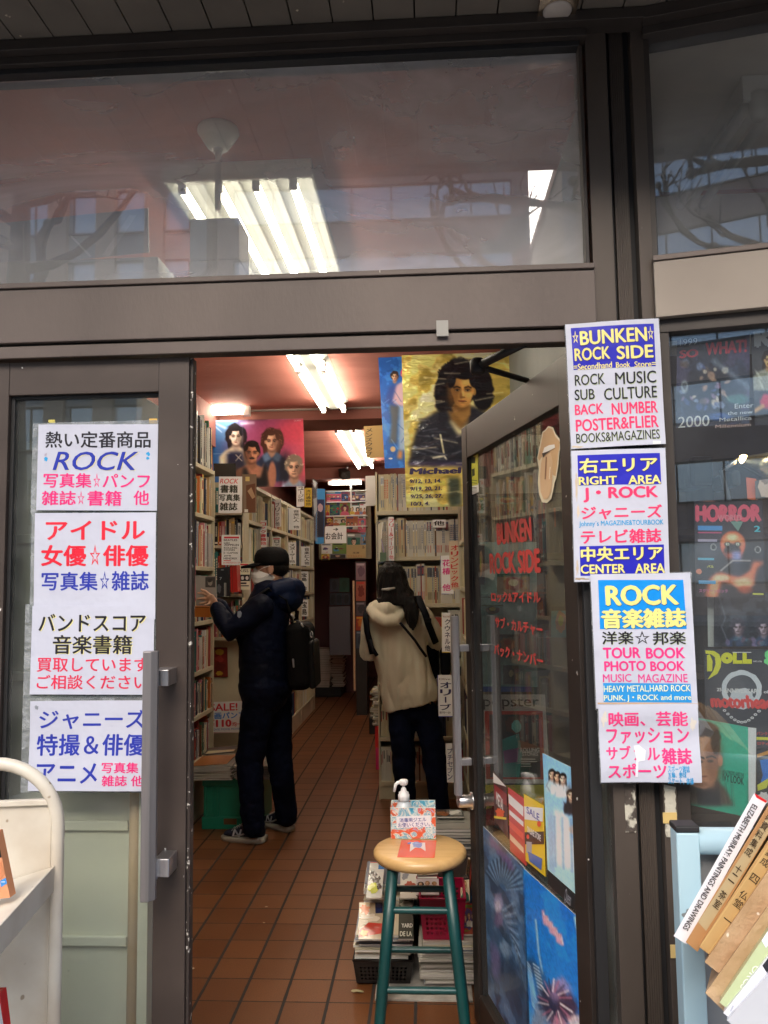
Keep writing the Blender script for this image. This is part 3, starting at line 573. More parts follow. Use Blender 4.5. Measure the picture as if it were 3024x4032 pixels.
mb = MB(); mb.box((.014, .01, 2.25), (BW, .016, 2.8), 0, BX); part(mb, 'window_pane', TRANB)
mb = MB(); mb.box((.03, .012, .2), (BW, .018, 2.07), 0, BX); part(mb, 'window_pane', BAYG)
# display compartment behind the bay
mb = MB(); mb.box((.47, .075, 0), (.485, .85, 2.849), 0); mb.box((.486, .8, 0), (2.4, .83, 2.24), 1); mb.box((.486, .62, 2.05), (2.4, .8, 2.075), 1)
mb.box((.486, .02, .2), (2.4, .8, .24), 1); mb.box((2.3, -.3, 0), (2.33, .8, 2.84), 0); mb.box((.486, .8, 2.2405), (2.4, .83, 2.8), 2)
part(mb, 'display_wall', [BROWNW, M('brown_display_board', (.2, .14, .1), rough=.6, col2=(.13, .09, .065), vscale=3), GREYP])
mb = MB(); mb.quad((.56, .06, 2.84), (.56, .85, 2.84), (2.5, .85, 2.84), (2.5, -.35, 2.84)); part(mb, 'display_ceiling', GREYP)
mb = MB()
for i, (x, y, zz, hgt) in enumerate(((.58, .5, .24, 1.8), (.86, .55, .24, 1.55), (1.2, .5, .24, 1.8))): mb.box((x, y, zz), (x + .03, y + .25, zz + hgt))
for zz in (.8, 1.2, 1.62): mb.box((.61, .52, zz), (1.195, .74, zz + .02))
tag(mb.build('display_shelf', BROWNW), 'dark brown wooden shelf unit inside the show window', 'shelf unit')
# ---- interior shell
bx1 = atY(zb(150, 205), 7.4).z
mb = MB(); mb.box((-1.87, .1, 0), (-1.85, 11, HC), 0); mb.box((-1.85, .1, 2.55), (-1.632, 4.199, HC - .001), 0); part(mb, 'interior_wall', REDW)
mb = MB(); mb.box((.452, .12, 2.15), (.468, 4.19, HC - .001), 0); part(mb, 'partition_panel', M('grey_partition', (.12, .13, .13), rough=.6, col2=(.09, .1, .1), vscale=2))
mb = MB(); mb.box((.95, .9, 0), (.97, 11, HC)); part(mb, 'interior_wall', REDW)
mb = MB(); mb.box((-1.9, .052, HC), (2.4, 11, HC + .05)); part(mb, 'ceiling', CEIL)
mb = MB(); mb.box((-1.849, 4.2, 2.762), (.949, 4.66, HC - .001)); part(mb, 'ceiling_beam', REDW)
mb = MB(); mb.box((-1.849, 7.4, bx1), (.949, 7.9, HC - .001)); part(mb, 'ceiling_beam', REDW)
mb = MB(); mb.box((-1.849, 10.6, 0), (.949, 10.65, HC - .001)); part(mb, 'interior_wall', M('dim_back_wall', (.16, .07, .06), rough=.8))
mb = MB(); mb.box((-1.632, 4.17, 2.838), (.4, 4.199, 2.849)); part(mb, 'ceiling_trim', M('grey_trim', (.45, .4, .36), rough=.5))
# front upper wall inside over the header is the transom; seal the sides
mb = MB(); mb.box((-2.2, -.05, -.2), (-2.0, .1, 2.95)); mb.box((2.4, -.5, -.2), (2.5, .1, 2.95)); part(mb, 'front_wall', BRONZE)
# ================================================================== lamps inside
HOUS = M('lamp_housing', (.82, .82, .78), rough=.4); REFP = M('lamp_reflector_plate', (.13, .13, .11), rough=.5)
def four_tube(x0, x1, y0, y1):
    t = thing('ceiling_light', 'wide four-tube fluorescent ceiling light behind the transom glass', 'ceiling light', ((x0 + x1) / 2, (y0 + y1) / 2, HC), group=None)
    mb = MB(); W_ = x1 - x0; mb.box((x0, y0 + .012, HC - .03), (x1, y1 - .012, HC - .001), 1); mb.box((x0, y0, HC - .062), (x1, y0 + .0118, HC - .001)); mb.box((x0, y1 - .0118, HC - .062), (x1, y1, HC - .001))
    s = W_ / 4
    for i in range(5):
        c = x0 + s * i; l = c - (.035 if i else 0); r = c + (.035 if i < 4 else 0)
        a = [(l, y0 + .012, HC - .031), (r, y0 + .012, HC - .031), (c + .004, y0 + .012, HC - .046), (c - .004, y0 + .012, HC - .046)]
        b_ = [(x, y1 - .012, z) for x, y, z in a]; mb.hexa(a, b_, 1)
    mb.build('housing', [HOUS, REFP], t)
    for i in range(4):
        c = x0 + s * (i + .5); q = MB(); q.tube([(c, y0 + .03, HC - .074), (c, y1 - .03, HC - .074)], .0145, 12); q.build('tube', TUBE, t)
        q = MB(); q.box((c - .012, y0 + .0125, HC - .09), (c + .012, y0 + .03, HC - .04)); q.box((c - .012, y1 - .03, HC - .09), (c + .012, y1 - .0125, HC - .04)); q.build('socket', WHITE, t)
four_tube(-.835, -.35, .545, 1.76)
def twin(y0, y1, ym, label):
    t = thing('ceiling_light', label, 'ceiling light', (-.685, (y0 + y1) / 2, HC), group='twin tube ceiling lights over the aisle'); c = -.685
    mb = MB(); a = [(c - .11, y0, HC - .001), (c + .11, y0, HC - .001), (c + .03, y0, HC - .06), (c - .03, y0, HC - .06)]; mb.hexa(a, [(x, y1, z) for x, y, z in a]); mb.build('housing', M('batten_plate', (.42, .42, .39), rough=.5), t)
    for sx in (-1, 1):
        for (a, b_) in ((y0 + .02, ym - .03), (ym + .03, y1 - .02)):
            q = MB(); q.tube([(c + sx * .075, a, HC - .075), (c + sx * .075, b_, HC - .075)], .0155, 12); q.build('tube', TUBE, t)
            q = MB()
            for yy in (a, b_): q.box((c + sx * .075 - .014, yy - .012, HC - .095), (c + sx * .075 + .014, yy + .012, HC - .035))
            q.build('socket', WHITE, t)
twin(1.62, 3.95, 2.78, 'twin-tube ceiling light between the doorway and the first beam')
twin(4.72, 6.95, 5.83, 'twin-tube ceiling light beyond the first beam')
t = thing('wall_light', 'short lit fluorescent batten above the band poster', 'wall light', (-1.6, 4.06, 2.74))
a = atY(z6(860, 860), 4.06); b_ = atY(z6(845, 745), 4.06)
mb = MB(); mb.box((-2.0 + .16, 4.06, b_.z - .05), (a.x - .02, 4.13, b_.z + .005)); mb.box((a.x - .05, 4.03, a.z - .005), (a.x, 4.08, b_.z)); mb.build('housing', HOUS, t)
mb = MB(); mb.tube([(-1.84, 4.04, a.z + .02), (a.x - .05, 4.04, a.z + .02)], .0155, 12); mb.build('tube', TUBE, t)
mb = MB(); mb.tube([(-1.84, 4.02, a.z + .062), (a.x - .06, 4.02, a.z + .062)], .0155, 12); mb.build('tube', TUBE, t)
t = thing('strip_light', 'slim lit tube above the far rack of record sleeves', 'strip light', tuple(atY(zb(325, 245), 7.6)))
a = atY(zb(185, 247), 7.6); b_ = atY(zb(462, 243), 7.6); mb = MB(); mb.tube([a, b_], .016, 10); mb.build('tube', TUBEW, t)
mb = MB(); mb.box((a.x - .05, 7.62, a.z - .02), (b_.x, 7.66, a.z + .03)); m_ = (a + b_) / 2; mb.box((m_.x + .04, 7.61, m_.z - .3), (m_.x + .06, 7.63, m_.z - .02)); mb.build('housing', HOUS, t)
# hanging box on a rod
t = thing('hanging_box', 'white box hanging on a rod from the ceiling behind the transom glass', 'hanging box', (-.63, .42, HC))
mb = MB(); mb.lathe([(.018, -.062), (.032, -.058), (.055, -.022), (.062, -.011), (.06, -.001)], 28, 0, T(-.602, .365, HC)); mb.lathe([(.014, -.075), (.016, -.055)], 16, 0, T(-.602, .365, HC)); mb.build('ceiling_rose', WHITE, t)
mb = MB(); mb.tube([(-.602, .365, HC - .07), (-.602, .365, 2.6)], .0095, 12); mb.build('rod', WHITE, t)
bl = atY(z1(820, 945), .3); br = atY(z1(1032, 945), .3)
mb = MB(); mb.box((bl.x, .3, 2.42), (br.x, .43, bl.z)); mb.box((bl.x - .001, .298, 2.28), (br.x + .001, .43, 2.418)); mb.build('box_body', M('off_white_plastic', (.9, .91, .86), rough=.5, col2=(.85, .86, .81), vscale=4), t, .004)
# unlit batten in the bay
p = atZ(z2(1610, 420), 2.78)
t = thing('ceiling_light', 'unlit twin-tube batten light on the pale ceiling of the show window', 'ceiling light', (p.x, p.y + .6, 2.83))
mb = MB(); mb.box((p.x - .035, p.y, 2.785), (p.x + .04, p.y + 1.0, 2.838)); mb.build('housing', HOUS, t, .004)
for sx in (-.02, .055):
    q = MB(); q.tube([(p.x + sx, p.y + .012, 2.765), (p.x + sx, p.y + .98, 2.765)], .015, 12); q.build('tube', M('unlit_tube', (.7, .7, .68), rough=.3), t)
q = MB(); q.box((p.x - .04, p.y - .012, 2.765), (p.x + .045, p.y, 2.835)); q.lathe([(.019, -.04), (.024, -.02), (.024, .03), (.01, .035)], 16, 0, T(p.x + .002, p.y - .005, 2.755)); q.build('socket', WHITE, t)
# small camera on the far beam and one behind the transom
t = thing('security_camera', 'small dark security camera hanging under the far beam', 'camera', tuple(atY(zb(310, 150), 7.35)))
c = atY(zb(300, 155), 7.3); mb = MB(); mb.box((-.05, -.09, -.045), (.05, .06, .045), 0, T(*c) @ RX(25) @ RZ(20)); mb.lathe([(.03, 0), (.034, .01), (.034, .05), (.022, .055)], 14, 0, T(*c) @ RX(115) @ T(0, 0, .06)); mb.build('camera_body', DARKW, t)
mb = MB(); k = atY(zb(335, 85), 7.3); mb.tube([k, c + Vector((.02, .03, .03))], .014, 8); mb.build('bracket', STEEL, t)
t = thing('security_camera', 'grey bullet security camera behind the transom glass near the corner post', 'camera', tuple(atY(z2(520, 1060), .45)))
c = atY(z2(495, 1100), .4); d = atY(z2(575, 1000), .62); mb = MB(); mb.capsule([c, d], [.024, .05], 16); mb.tube([c + Vector((-.03, -.05, -.004)), c + Vector((.0, .02, .012))], .026, 14); mb.build('camera_body', M('grey_blue_plastic', (.12, .14, .15), rough=.4), t)
mb = MB(); mb.tube([d, d + Vector((.05, .1, .1)), Vector((d.x + .1, d.y + .15, HC - .001))], .012, 8); mb.build('bracket', M('grey_blue_plastic', (.1, .1, .1)), t)
# pale case and sleeve lying behind the transom at the far end
a = atY(z1(0, 1150), .22); b_ = atY(z1(683, 1105), .22)
t = thing('storage_box', 'pale flat box lying behind the transom glass above the closed door', 'box', (a.x, .3, 2.24))
mb = MB(); mb.box((-1.9, .22, 2.1), (b_.x, .55, b_.z), 0); mb.build('box_body', M('pale_green_plastic', (.55, .6, .55), rough=.45, col2=(.5, .55, .5), vscale=3), t, .006)
SLEEVE = glass('plastic_sleeve', refl=.05, rough=.12, haze=.12, hscale=7, tint=(.97, .97, .99))

t = zsheet('poster_sleeve', z1, .26, (-200, 985), (640, 898), (-200, 1175), [('p', [(440, 1100), (560, 930), (590, 930), (470, 1110)], '#b9c0cc'), ('p', [(300, 1015), (310, 1015), (395, 1105), (385, 1108)], '#c4cad4'), ('p', [(100, 970), (106, 970), (108, 1160), (102, 1160)], '#a9b0bc')], 'bluish poster in a clear sleeve lying over the flat box behind the transom glass', 'poster', base='#8d93a6', gloss=.25)
# ================================================================== across the street (seen mirrored in the panes)
TILEB = M('brown_facade_tile', (.42, .29, .25), rough=.5, col2=(.36, .24, .2), vscale=1.2)
SKYW = M('sky_window', (.12, .15, .18), rough=.05, metal=.0, spec=1.0)
SKYWL = M('painted_sky_window', (.8, .82, .84), rough=.2, metal=.55)  # pale base colour puts the reflected sky into the window panes
PALEB = M('pale_facade', (.7, .68, .64), rough=.7, col2=(.48, .46, .44), vscale=.6)
PEACH = M('peach_column', (.8, .55, .38), rough=.6)
def office(x0, x1, y, h, wallm, label, tops, wh, cols=None, colm=None):
    t = thing('office_building', label, 'building', ((x0 + x1) / 2, y, -.1))
    mb = MB(); mb.box((x0, y - 12, -.1), (x1, y, h)); mb.build('wall', wallm, t)
    mb = MB(); mb.box((x0 - .1, y - 12, h + .003), (x1 + .1, y + .15, h + .5)); mb.build('roof', wallm, t)
    for z in tops:
        m = MB(); m.box((x0 + .8, y - .3, z - wh), (x1 - .8, y + .02, z)); f = m.build('window', SKYWL, t)
        m = MB(); n = int((x1 - x0) / 1.9)
        for i in range(n + 1):
            xx = x0 + .8 + (x1 - x0 - 1.6) * i / n; m.box((xx - .035, y + .0205, z - wh), (xx + .035, y + .07, z))
        m.box((x0 + .8, y + .0205, z + .002), (x1 - .8, y + .1, z + .09)); m.box((x0 + .8, y + .0205, z - wh - .09), (x1 - .8, y + .1, z - wh - .002)); m.build('frame', BRONZE_D, f)
    if cols:
        for i, xx in enumerate(cols):
            m = MB(); m.box((xx - .45, y + .021, 0), (xx + .45, y + .35, h - 1)); m.build('column', colm, t)
    return t
office(-9.5, 4.9, -33, 22.5, TILEB, 'brown tiled office block across the street with long bands of windows', [19.6 - 3.35 * k for k in range(0, 6)], 1.6)
office(-30, -10, -33, 22, PALEB, 'pale office block with peach columns across the street', [19.8 - 3.4 * k for k in range(0, 6)], 1.9, [-28.5 + 2.3 * i for i in range(8)], PEACH)
office(6.6, 26, -34, 21, M('grey_facade', (.4, .37, .35), rough=.7), 'grey office block across the street beyond the gap', [18.6 - 3.3 * k for k in range(0, 5)], 1.5)
BARK = M('plane_bark', (.035, .03, .025), rough=.9, col2=(.06, .05, .04), vscale=14, bump=.5)
def street_tree(x, y, label, seed):
    q = random.Random(seed); t = thing('street_tree', label, 'tree', (x, y, -.1), group=None)
    mb = MB(); pts = [(x, y, -.1), (x + .03, y, 1.5), (x - .02, y + .03, 2.9), (x, y, 3.9), (x + .02, y, 5.2)]
    mb.tube(pts, [.13, .11, .1, .09, .05], 12); mb.build('trunk', BARK, t)
    m = MB()
    def limb(p, d, L, r, dep):
        P = [p]; R = [r]; n = 5
        for i in range(n):
            d = (d + Vector((q.uniform(-.35, .35), q.uniform(-.35, .35), q.uniform(-.25, .4)))).normalized(); p = p + d * L / n; P.append(p); R.append(r * (1 - .12 * i) * q.choice((.8, 1, 1.35)))
        m.capsule(P, R, 8)
        m.ell(p, r * 1.15, 0, 8, 6)
        if dep:
            for k in range(q.randint(2, 3)):
                b = P[q.randint(2, n)]; a = q.uniform(0, 6.28); limb(Vector(b), (d + Vector((math.cos(a), math.sin(a), q.uniform(-.3, .7)))).normalized(), L * .6, r * .55, dep - 1)
    for i in range(9):
        a = 6.28 * i / 9 * 2.3 + q.uniform(-.3, .3); limb(Vector((x, y, 3.3 + .19 * i)), Vector((math.cos(a), math.sin(a), .25)), q.uniform(.9, 1.4), .042, 3)
    m.build('crown', BARK, t)
street_tree(1.45, -4.2, 'bare knobbly street tree mirrored beside the corner post', 4)
street_tree(-3.3, -4.2, 'bare knobbly street tree mirrored above the closed door', 9)
# ================================================================== laminated signs on the closed leaf
BLK, BLU, RED, PNK, CYA, YEL = '#26242a', '#2c3aa6', '#e0283c', '#e62e7c', '#2f9fd8', '#efe38c'
PAPER = '#c2c5d4'
SLV = glass('laminate_edge', refl=.05, rough=.15, haze=.5, hscale=20, tint=(.93, .95, .95), hcol=(.6, .63, .66))
def lam(conv, tl, br, Y):
    """clear laminate margin around a sign, as a thin sheet behind it"""
    a = atY(conv(*tl), Y); b = atY(conv(*br), Y); mb = MB(); mb.box((a.x, Y - .0005, b.z), (b.x, Y + .0003, a.z)); return mb
def lsign(conv, tl, tr, bl, outer, items, label, bend=None, group='laminated signs on the closed door'):
    t = thing('shop_sign', label, 'sign', tuple(atY(conv(*bl), .008)), group=group)
    zsheet('paper', conv, .0078, tl, tr, bl, items, parent=t, base=PAPER, gloss=.3, lift=.0004, bend=bend)
    lam(conv, outer[0], outer[1], .0152).build('laminate', SLV, t)
def wav(ax, ph, amp=.0016): return lambda a, b: amp * math.sin(a * 5 + ph + b * 2) + amp * .7 * math.sin(b * ax + ph) 
lsign(z3, (315, 770), (1292, 768), (295, 1470), ((270, 760), (1300, 1480)), [
    ('t', '熱い定番商品', 372, 826, 1230, 962, BLK, .018), ('t', 'ROCK', 436, 996, 1150, 1148, '#f0e89a', .012, .28), ('t', 'ROCK', 432, 992, 1145, 1145, BLU, .012, .28),
    ('t', '写真集', 355, 1168, 748, 1288, PNK, .02), ('t', '☆', 762, 1165, 818, 1284, PNK, .0), ('t', 'パンフ', 836, 1172, 1220, 1284, PNK, .02),
    ('t', '雑誌', 340, 1312, 620, 1430, PNK, .02), ('t', '☆', 632, 1310, 690, 1424, PNK, 0), ('t', '書籍', 712, 1308, 990, 1432, PNK, .02), ('t', '他', 1085, 1306, 1212, 1424, PNK, .02),
    ('e', 376, 1055, 14, 18, CYA, .3, 3), ('e', 374, 1018, 10, 12, '#b0a8b8', .3, 4), ('e', 1208, 1008, 14, 16, CYA, .4, 5), ('e', 1204, 1046, 12, 12, CYA, .3, 6)],
    'white sign with italic blue ROCK heading, topmost on the closed door')
lsign(z3, (290, 1495), (1275, 1488), (272, 2362), ((262, 1482), (1290, 2378)), [
    ('t', 'アイドル', 378, 1555, 1185, 1715, RED, .025), ('t', '女優', 338, 1755, 706, 1930, RED, .03), ('t', '☆', 732, 1750, 818, 1922, RED, 0), ('t', '俳優', 838, 1755, 1212, 1928, RED, .03),
    ('t', '写真集', 340, 1975, 795, 2128, BLU, .02), ('t', '☆', 812, 1965, 888, 2118, BLU, 0), ('t', '雑誌', 906, 1965, 1210, 2125, BLU, .02)],
    'white sign with two red lines over a blue line on the closed door', wav(4, 1))
lsign(z4, (265, 178), (1262, 175), (242, 900), ((208, 165), (1278, 925)), [
    ('t', 'バンドスコア', 322, 246, 1196, 392, '#f0e89a', .02), ('t', 'バンドスコア', 316, 241, 1190, 388, BLK, .02), ('t', '音楽書籍', 438, 420, 1082, 575, '#f0e89a', .02), ('t', '音楽書籍', 432, 415, 1076, 571, BLK, .02),
    ('t', '買取しています', 302, 602, 1205, 716, '#dc2f52', .015), ('t', 'ご相談ください', 300, 740, 1200, 856, '#dc2f52', .015)],
    'white sign with black score heading and two red lines, third on the closed door')
lsign(z4, (252, 955), (1250, 948), (225, 1690), ((188, 905), (1262, 1702)), [
    ('t', 'ジャニーズ', 322, 1022, 1190, 1185, BLU, .02), ('t', '特撮＆俳優', 298, 1225, 1185, 1402, BLU, .022), ('t', 'アニメ', 298, 1462, 795, 1630, BLU, .02),
    ('t', '写真集', 830, 1452, 1130, 1540, PNK, .02), ('t', '雑誌 他', 830, 1556, 1170, 1645, PNK, .02), ('e', 303, 1008, 14, 18, '#8a8f98', .4, 3)],
    'white sign with blue lines and small pink corner words, lowest on the closed door', wav(7, 2, .002))
for (x0, y0, x1, y1, c, lb) in ((1218, 722, 1284, 762, '#d9b25a', 'scrap of yellow tape holding the topmost sign'), (396, 732, 448, 758, '#c8bd62', 'scrap of green tape above the topmost sign')):
    a = atY(z3(x0, y0), .0165); b_ = atY(z3(x1, y1), .0165); mb = MB(); mb.box((a.x, .0163, b_.z), (b_.x, .0172, a.z)); tag(mb.build('tape_scrap', ink(c)), lb, 'tape')
# behind the closed leaf: pale green steel cabinet back and a wooden pole
t = thing('steel_cabinet', 'pale green steel cabinet with ribbed back standing behind the closed door', 'cabinet', (-1.0, .2, 0))
cl = -1.45; cr = atY(z5(1000, 1200), .13).x
mb = MB(); mb.box((cl, .13, .03), (cr, .5, 2.0)); mb.build('cabinet_body', GREENP, t, .004)
for y in (685, 1573):
    zz = atY(z5(700, y), .122).z; mb = MB(); mb.box((cl, .118, zz - .012), (cr - .003, .1295, zz + .012)); mb.build('rib', GREENP, t, .003)
for zz in (1.27, 1.62, 1.86):
    mb = MB(); mb.box((cl, .118, zz - .012), (cr - .003, .1295, zz + .012)); mb.build('rib', GREENP, t, .003)
mb = MB(); px_ = atY(z5(1025, 1200), .1).x; mb.tube([(px_, .1, 0.0), (px_ + .004, .1, 1.8)], .0135, 14); tag(mb.build('wooden_pole', WOODP), 'pale wooden pole standing behind the glass beside the green cabinet', 'pole')
mb = MB(); a = atY(z5(1112, 1265), .09); mb.box((a.x - .013, .08, 0), (a.x + .011, .16, a.z + .4)); tag(mb.build('metal_upright', GREENP), 'pale green metal upright behind the closed door handle', 'upright')

# ================================================================== stacked signs on the corner post
def psign(conv, Y, tl, tr, bl, items, label, bend=None):
    t = thing('shop_sign', label, 'sign', tuple(atY(conv(*bl), Y)), group='laminated signs on the corner post')
    zsheet('paper', conv, Y, tl, tr, bl, items, parent=t, base='#c6c9d7', gloss=.3, lift=.0004, bend=bend)
    m = MB(); f = lambda x, y: atY(conv(x, y), Y + .0075); d = 9
    br = (tr[0] + bl[0] - tl[0], tr[1] + bl[1] - tl[1]); q = [f(tl[0] - d, tl[1] - d), f(bl[0] - d, bl[1] + d), f(br[0] + d, br[1] + d), f(tr[0] + d, tr[1] - d)]
    m.hexa(q, [p + Vector((0, .0006, 0)) for p in q]); m.build('laminate', SLV, t)
DBL = '#2a2ab4'
def two(s, x0, y0, x1, y1, c, b=.02, sh='#1c1c40'): return [('t', s, x0 + 4, y0 + 4, x1 + 4, y1 + 4, sh, b), ('t', s, x0, y0, x1, y1, c, b)]
STAIN = '#c9b9a2'
psign(zA, -.036, (55, 103), (848, 55), (108, 1165), [
    ('p', [(102, 136), (806, 101), (818, 466), (126, 497)], DBL), ('t', '☆', 116, 158, 166, 268, YEL, .01), *two('BUNKEN', 178, 148, 746, 272, YEL, .03), ('t', '☆', 752, 122, 802, 240, YEL, .01),
    *two('ROCK', 132, 305, 432, 415, YEL, .03), *two('SIDE', 486, 290, 798, 404, YEL, .03), ('t', '=Secondhand', 126, 438, 448, 492, YEL, .02), ('t', 'Book', 480, 432, 600, 480, YEL, .02), ('t', 'Store=', 636, 424, 818, 474, YEL, .02),
    *two('ROCK', 136, 532, 388, 624, BLK, .01, '#b9c79a'), *two('MUSIC', 474, 512, 822, 614, BLK, .01, '#b9c79a'), *two('SUB', 136, 660, 304, 750, BLK, .01, '#b9c79a'), *two('CULTURE', 382, 642, 828, 742, BLK, .01, '#b9c79a'),
    ('t', 'BACK', 138, 784, 378, 874, '#ec3d6e', .025), ('t', 'NUMBER', 446, 768, 836, 868, '#ec3d6e', .025), ('t', 'POSTER&FLIER', 146, 896, 842, 1000, '#ec3d6e', .025), *two('BOOKS&MAGAZINES', 148, 1016, 850, 1096, BLK, .008, '#b9c79a'),
    ('e', 155, 1148, 50, 9, STAIN, .4, 3), ('r', 790, 1092, 860, 1160, '#dfe3e4')],
    'sign with yellow bookshop lettering on dark blue, topmost on the corner post', lambda a, b: .012 * math.sin(a * 2.4) ** 2 * .5 + .002 * math.sin(b * 6))
psign(zA, -.033, (106, 1182), (905, 1160), (137, 2300), [
    ('p', [(158, 1222), (858, 1203), (866, 1470), (166, 1482)], DBL), *two('右エリア', 170, 1240, 836, 1372, YEL, .03), *two('RIGHT', 166, 1404, 490, 1476, YEL, .03), *two('AREA', 584, 1394, 862, 1470, YEL, .03),
    ('t', 'J・ROCK', 206, 1492, 838, 1620, '#ec3d6e', .04), ('t', 'ジャニーズ', 190, 1650, 872, 1768, '#ec3d6e', .03), ('t', 'Johnny´s MAGAZINE&TOURBOOK', 172, 1778, 884, 1834, CYA, .02),
    ('t', 'テレビ雑誌', 186, 1852, 866, 1974, '#ec3d6e', .03), ('p', [(178, 2000), (886, 1980), (892, 2232), (186, 2250)], DBL), *two('中央エリア', 186, 1996, 876, 2122, YEL, .035), *two('CENTER', 186, 2150, 558, 2228, YEL, .03), *two('AREA', 640, 2140, 892, 2222, YEL, .03),
    ('e', 150, 1500, 10, 120, STAIN, .4, 3), ('e', 165, 1700, 12, 60, '#dccdb8', .4, 8), ('e', 190, 2275, 55, 9, '#a7937c', .5, 6), ('e', 160, 2180, 12, 60, STAIN, .5, 9)],
    'stained sign with two dark blue blocks and pink words on the corner post', lambda a, b: .006 * math.sin(a * 2.6) + .002 * math.sin(b * 5))
psign(zB, -.04, (290, 143), (1207, 128), (345, 1375), [
    ('p', [(360, 196), (1143, 194), (1168, 645), (375, 648)], '#1590e6'), *two('ROCK', 424, 240, 1100, 430, YEL, .045, '#3a3f6a'), *two('音楽雑誌', 384, 455, 1164, 640, YEL, .05, '#3a4a3a'),
    *two('洋楽', 392, 668, 680, 788, BLK, .02, '#b9c79a'), ('t', '☆', 694, 662, 832, 786, BLK, .0), *two('邦楽', 858, 668, 1158, 790, BLK, .02, '#b9c79a'),
    ('t', 'TOUR', 402, 814, 748, 916, '#ea3a86', .035), ('t', 'BOOK', 796, 814, 1152, 916, '#ea3a86', .035), ('t', 'PHOTO', 414, 938, 796, 1032, '#ea3a86', .035), ('t', 'BOOK', 836, 938, 1146, 1030, '#ea3a86', .035),
    ('t', 'MUSIC', 402, 1058, 664, 1132, '#e04490', .015), ('t', 'MAGAZINE', 726, 1056, 1172, 1134, '#e04490', .015), ('p', [(404, 1140), (1196, 1142), (1206, 1312), (410, 1312)], '#2a94dc'),
    ('t', 'HEAVY METAL,HARD ROCK', 410, 1158, 1196, 1226, '#e6edc4', .012), ('t', 'PUNK, J・ROCK and more', 412, 1244, 1202, 1310, '#e6edc4', .012), ('r', 355, 1318, 1270, 1332, '#c9a98a')],
    'sign with a bright blue block and yellow ROCK heading, third on the corner post', wav(4, 0, .002))
psign(zB, -.043, (358, 1335), (1270, 1330), (388, 2050), [
    ('t', '映画、芸能', 452, 1400, 1184, 1540, '#ea3a80', .03), ('t', 'ファッション', 436, 1550, 1196, 1700, '#ea3a80', .03), ('t', 'サブ', 434, 1716, 664, 1842, '#ea3a80', .03), ('t', 'カル', 690, 1730, 930, 1850, '#ea3a80', .03), ('t', '雑誌', 944, 1735, 1214, 1885, '#ea3a80', .035),
    ('t', 'スポーツ', 450, 1876, 984, 2010, '#ea3a80', .03), ('p', [(690, 1716), (740, 1712), (800, 1760), (790, 1850), (730, 1860), (724, 2000), (700, 2000), (712, 1840)], '#e9e9f2'),
    ('t', 'スポーツ雑誌', 996, 1890, 1190, 1956, CYA, .02), ('t', '五輪、野球', 996, 1952, 1160, 2002, CYA, .02), ('t', 'スケート、体操', 996, 1998, 1224, 2062, CYA, .02), ('e', 410, 1470, 22, 60, '#d8d2c8', .5, 2), ('e', 1225, 1520, 30, 60, '#d8d2c8', .4, 7)],
    'sign with four pink lines and a peeling patch, lowest on the corner post', wav(8, 1, .003))

# ================================================================== lettering and stickers on the open leaf
def leaf(p, d=.012): return atP(p, HG + DN * d, DN)
def leafs(name, conv, tl, tr, bl, items, label, cat, d=-.0155, **kw):
    kw.setdefault('gain', 1.5)
    o = zsheet(name, conv, lambda p: leaf(p, d), tl, tr, bl, items, **kw); tag(o, label, cat); return o
VIN = M('red_vinyl', (.5, .045, .04), rough=.55, col2=(.38, .05, .045), vscale=18, vlo=.45, vhi=.6)
def vinyl(s, tl, tr, bl, label, bold=.03):
    c = [leaf(zd(*p), -.0145) for p in (tl, tr, bl)]; U = c[1] - c[0]; V = c[2] - c[0]; vs, fs = text_mesh(s, bold); mb = MB()
    mb.add([c[0] + U * a + V * b + DN * (.0006 + j * .00004) for a, b, j in vs], fs); tag(mb.build('window_lettering', VIN), label, 'lettering', 'red lettering on the open door')
vinyl('BUNKEN', (286, 1166), (510, 1120), (292, 1306), 'red vinyl shop name, highest line on the open glass door', .06)
vinyl('ROCK SIDE', (240, 1358), (566, 1322), (246, 1492), 'wide red vinyl second line on the open glass door', .06)
vinyl('ロック&アイドル', (252, 1606), (568, 1602), (256, 1672), 'red vinyl third line on the open glass door, with an ampersand', .05)
vinyl('サブ・カルチャー', (276, 1762), (582, 1806), (280, 1838), 'red vinyl fourth line on the open glass door', .05)
vinyl('バック・ナンバー', (270, 1936), (586, 2010), (274, 2012), 'red vinyl lowest line on the open glass door', .05)
# big tongue sticker
lip = [(620, 536), (650, 545), (668, 590), (690, 615), (702, 640), (690, 720), (684, 790), (672, 870), (660, 905), (652, 950), (640, 1005), (612, 1032), (580, 1028), (562, 980), (553, 900), (560, 810), (548, 745), (560, 690), (570, 640), (582, 575), (602, 560)]
tong = [(590, 720), (636, 700), (650, 760), (648, 880), (640, 960), (620, 1008), (594, 1010), (574, 960), (570, 860), (576, 780)]
def poly_leaf(name, pts, layers, label, cat, d):
    mb = MB(); mats = []
    for i, (pp, c) in enumerate([(pts[0], pts[1])] + layers):
        q = [leaf(zd(*p), d) + DN * (.0007 * i) for p in pp]; n = len(q); mats.append(ink(c, .45))
        mb.add(q + [p - DN * .0005 for p in q], [tuple(range(n)), tuple(range(2 * n - 1, n - 1, -1))] + [(k, (k + 1) % n, n + (k + 1) % n, n + k) for k in range(n)], i)
    return tag(mb.build(name, mats), label, cat)
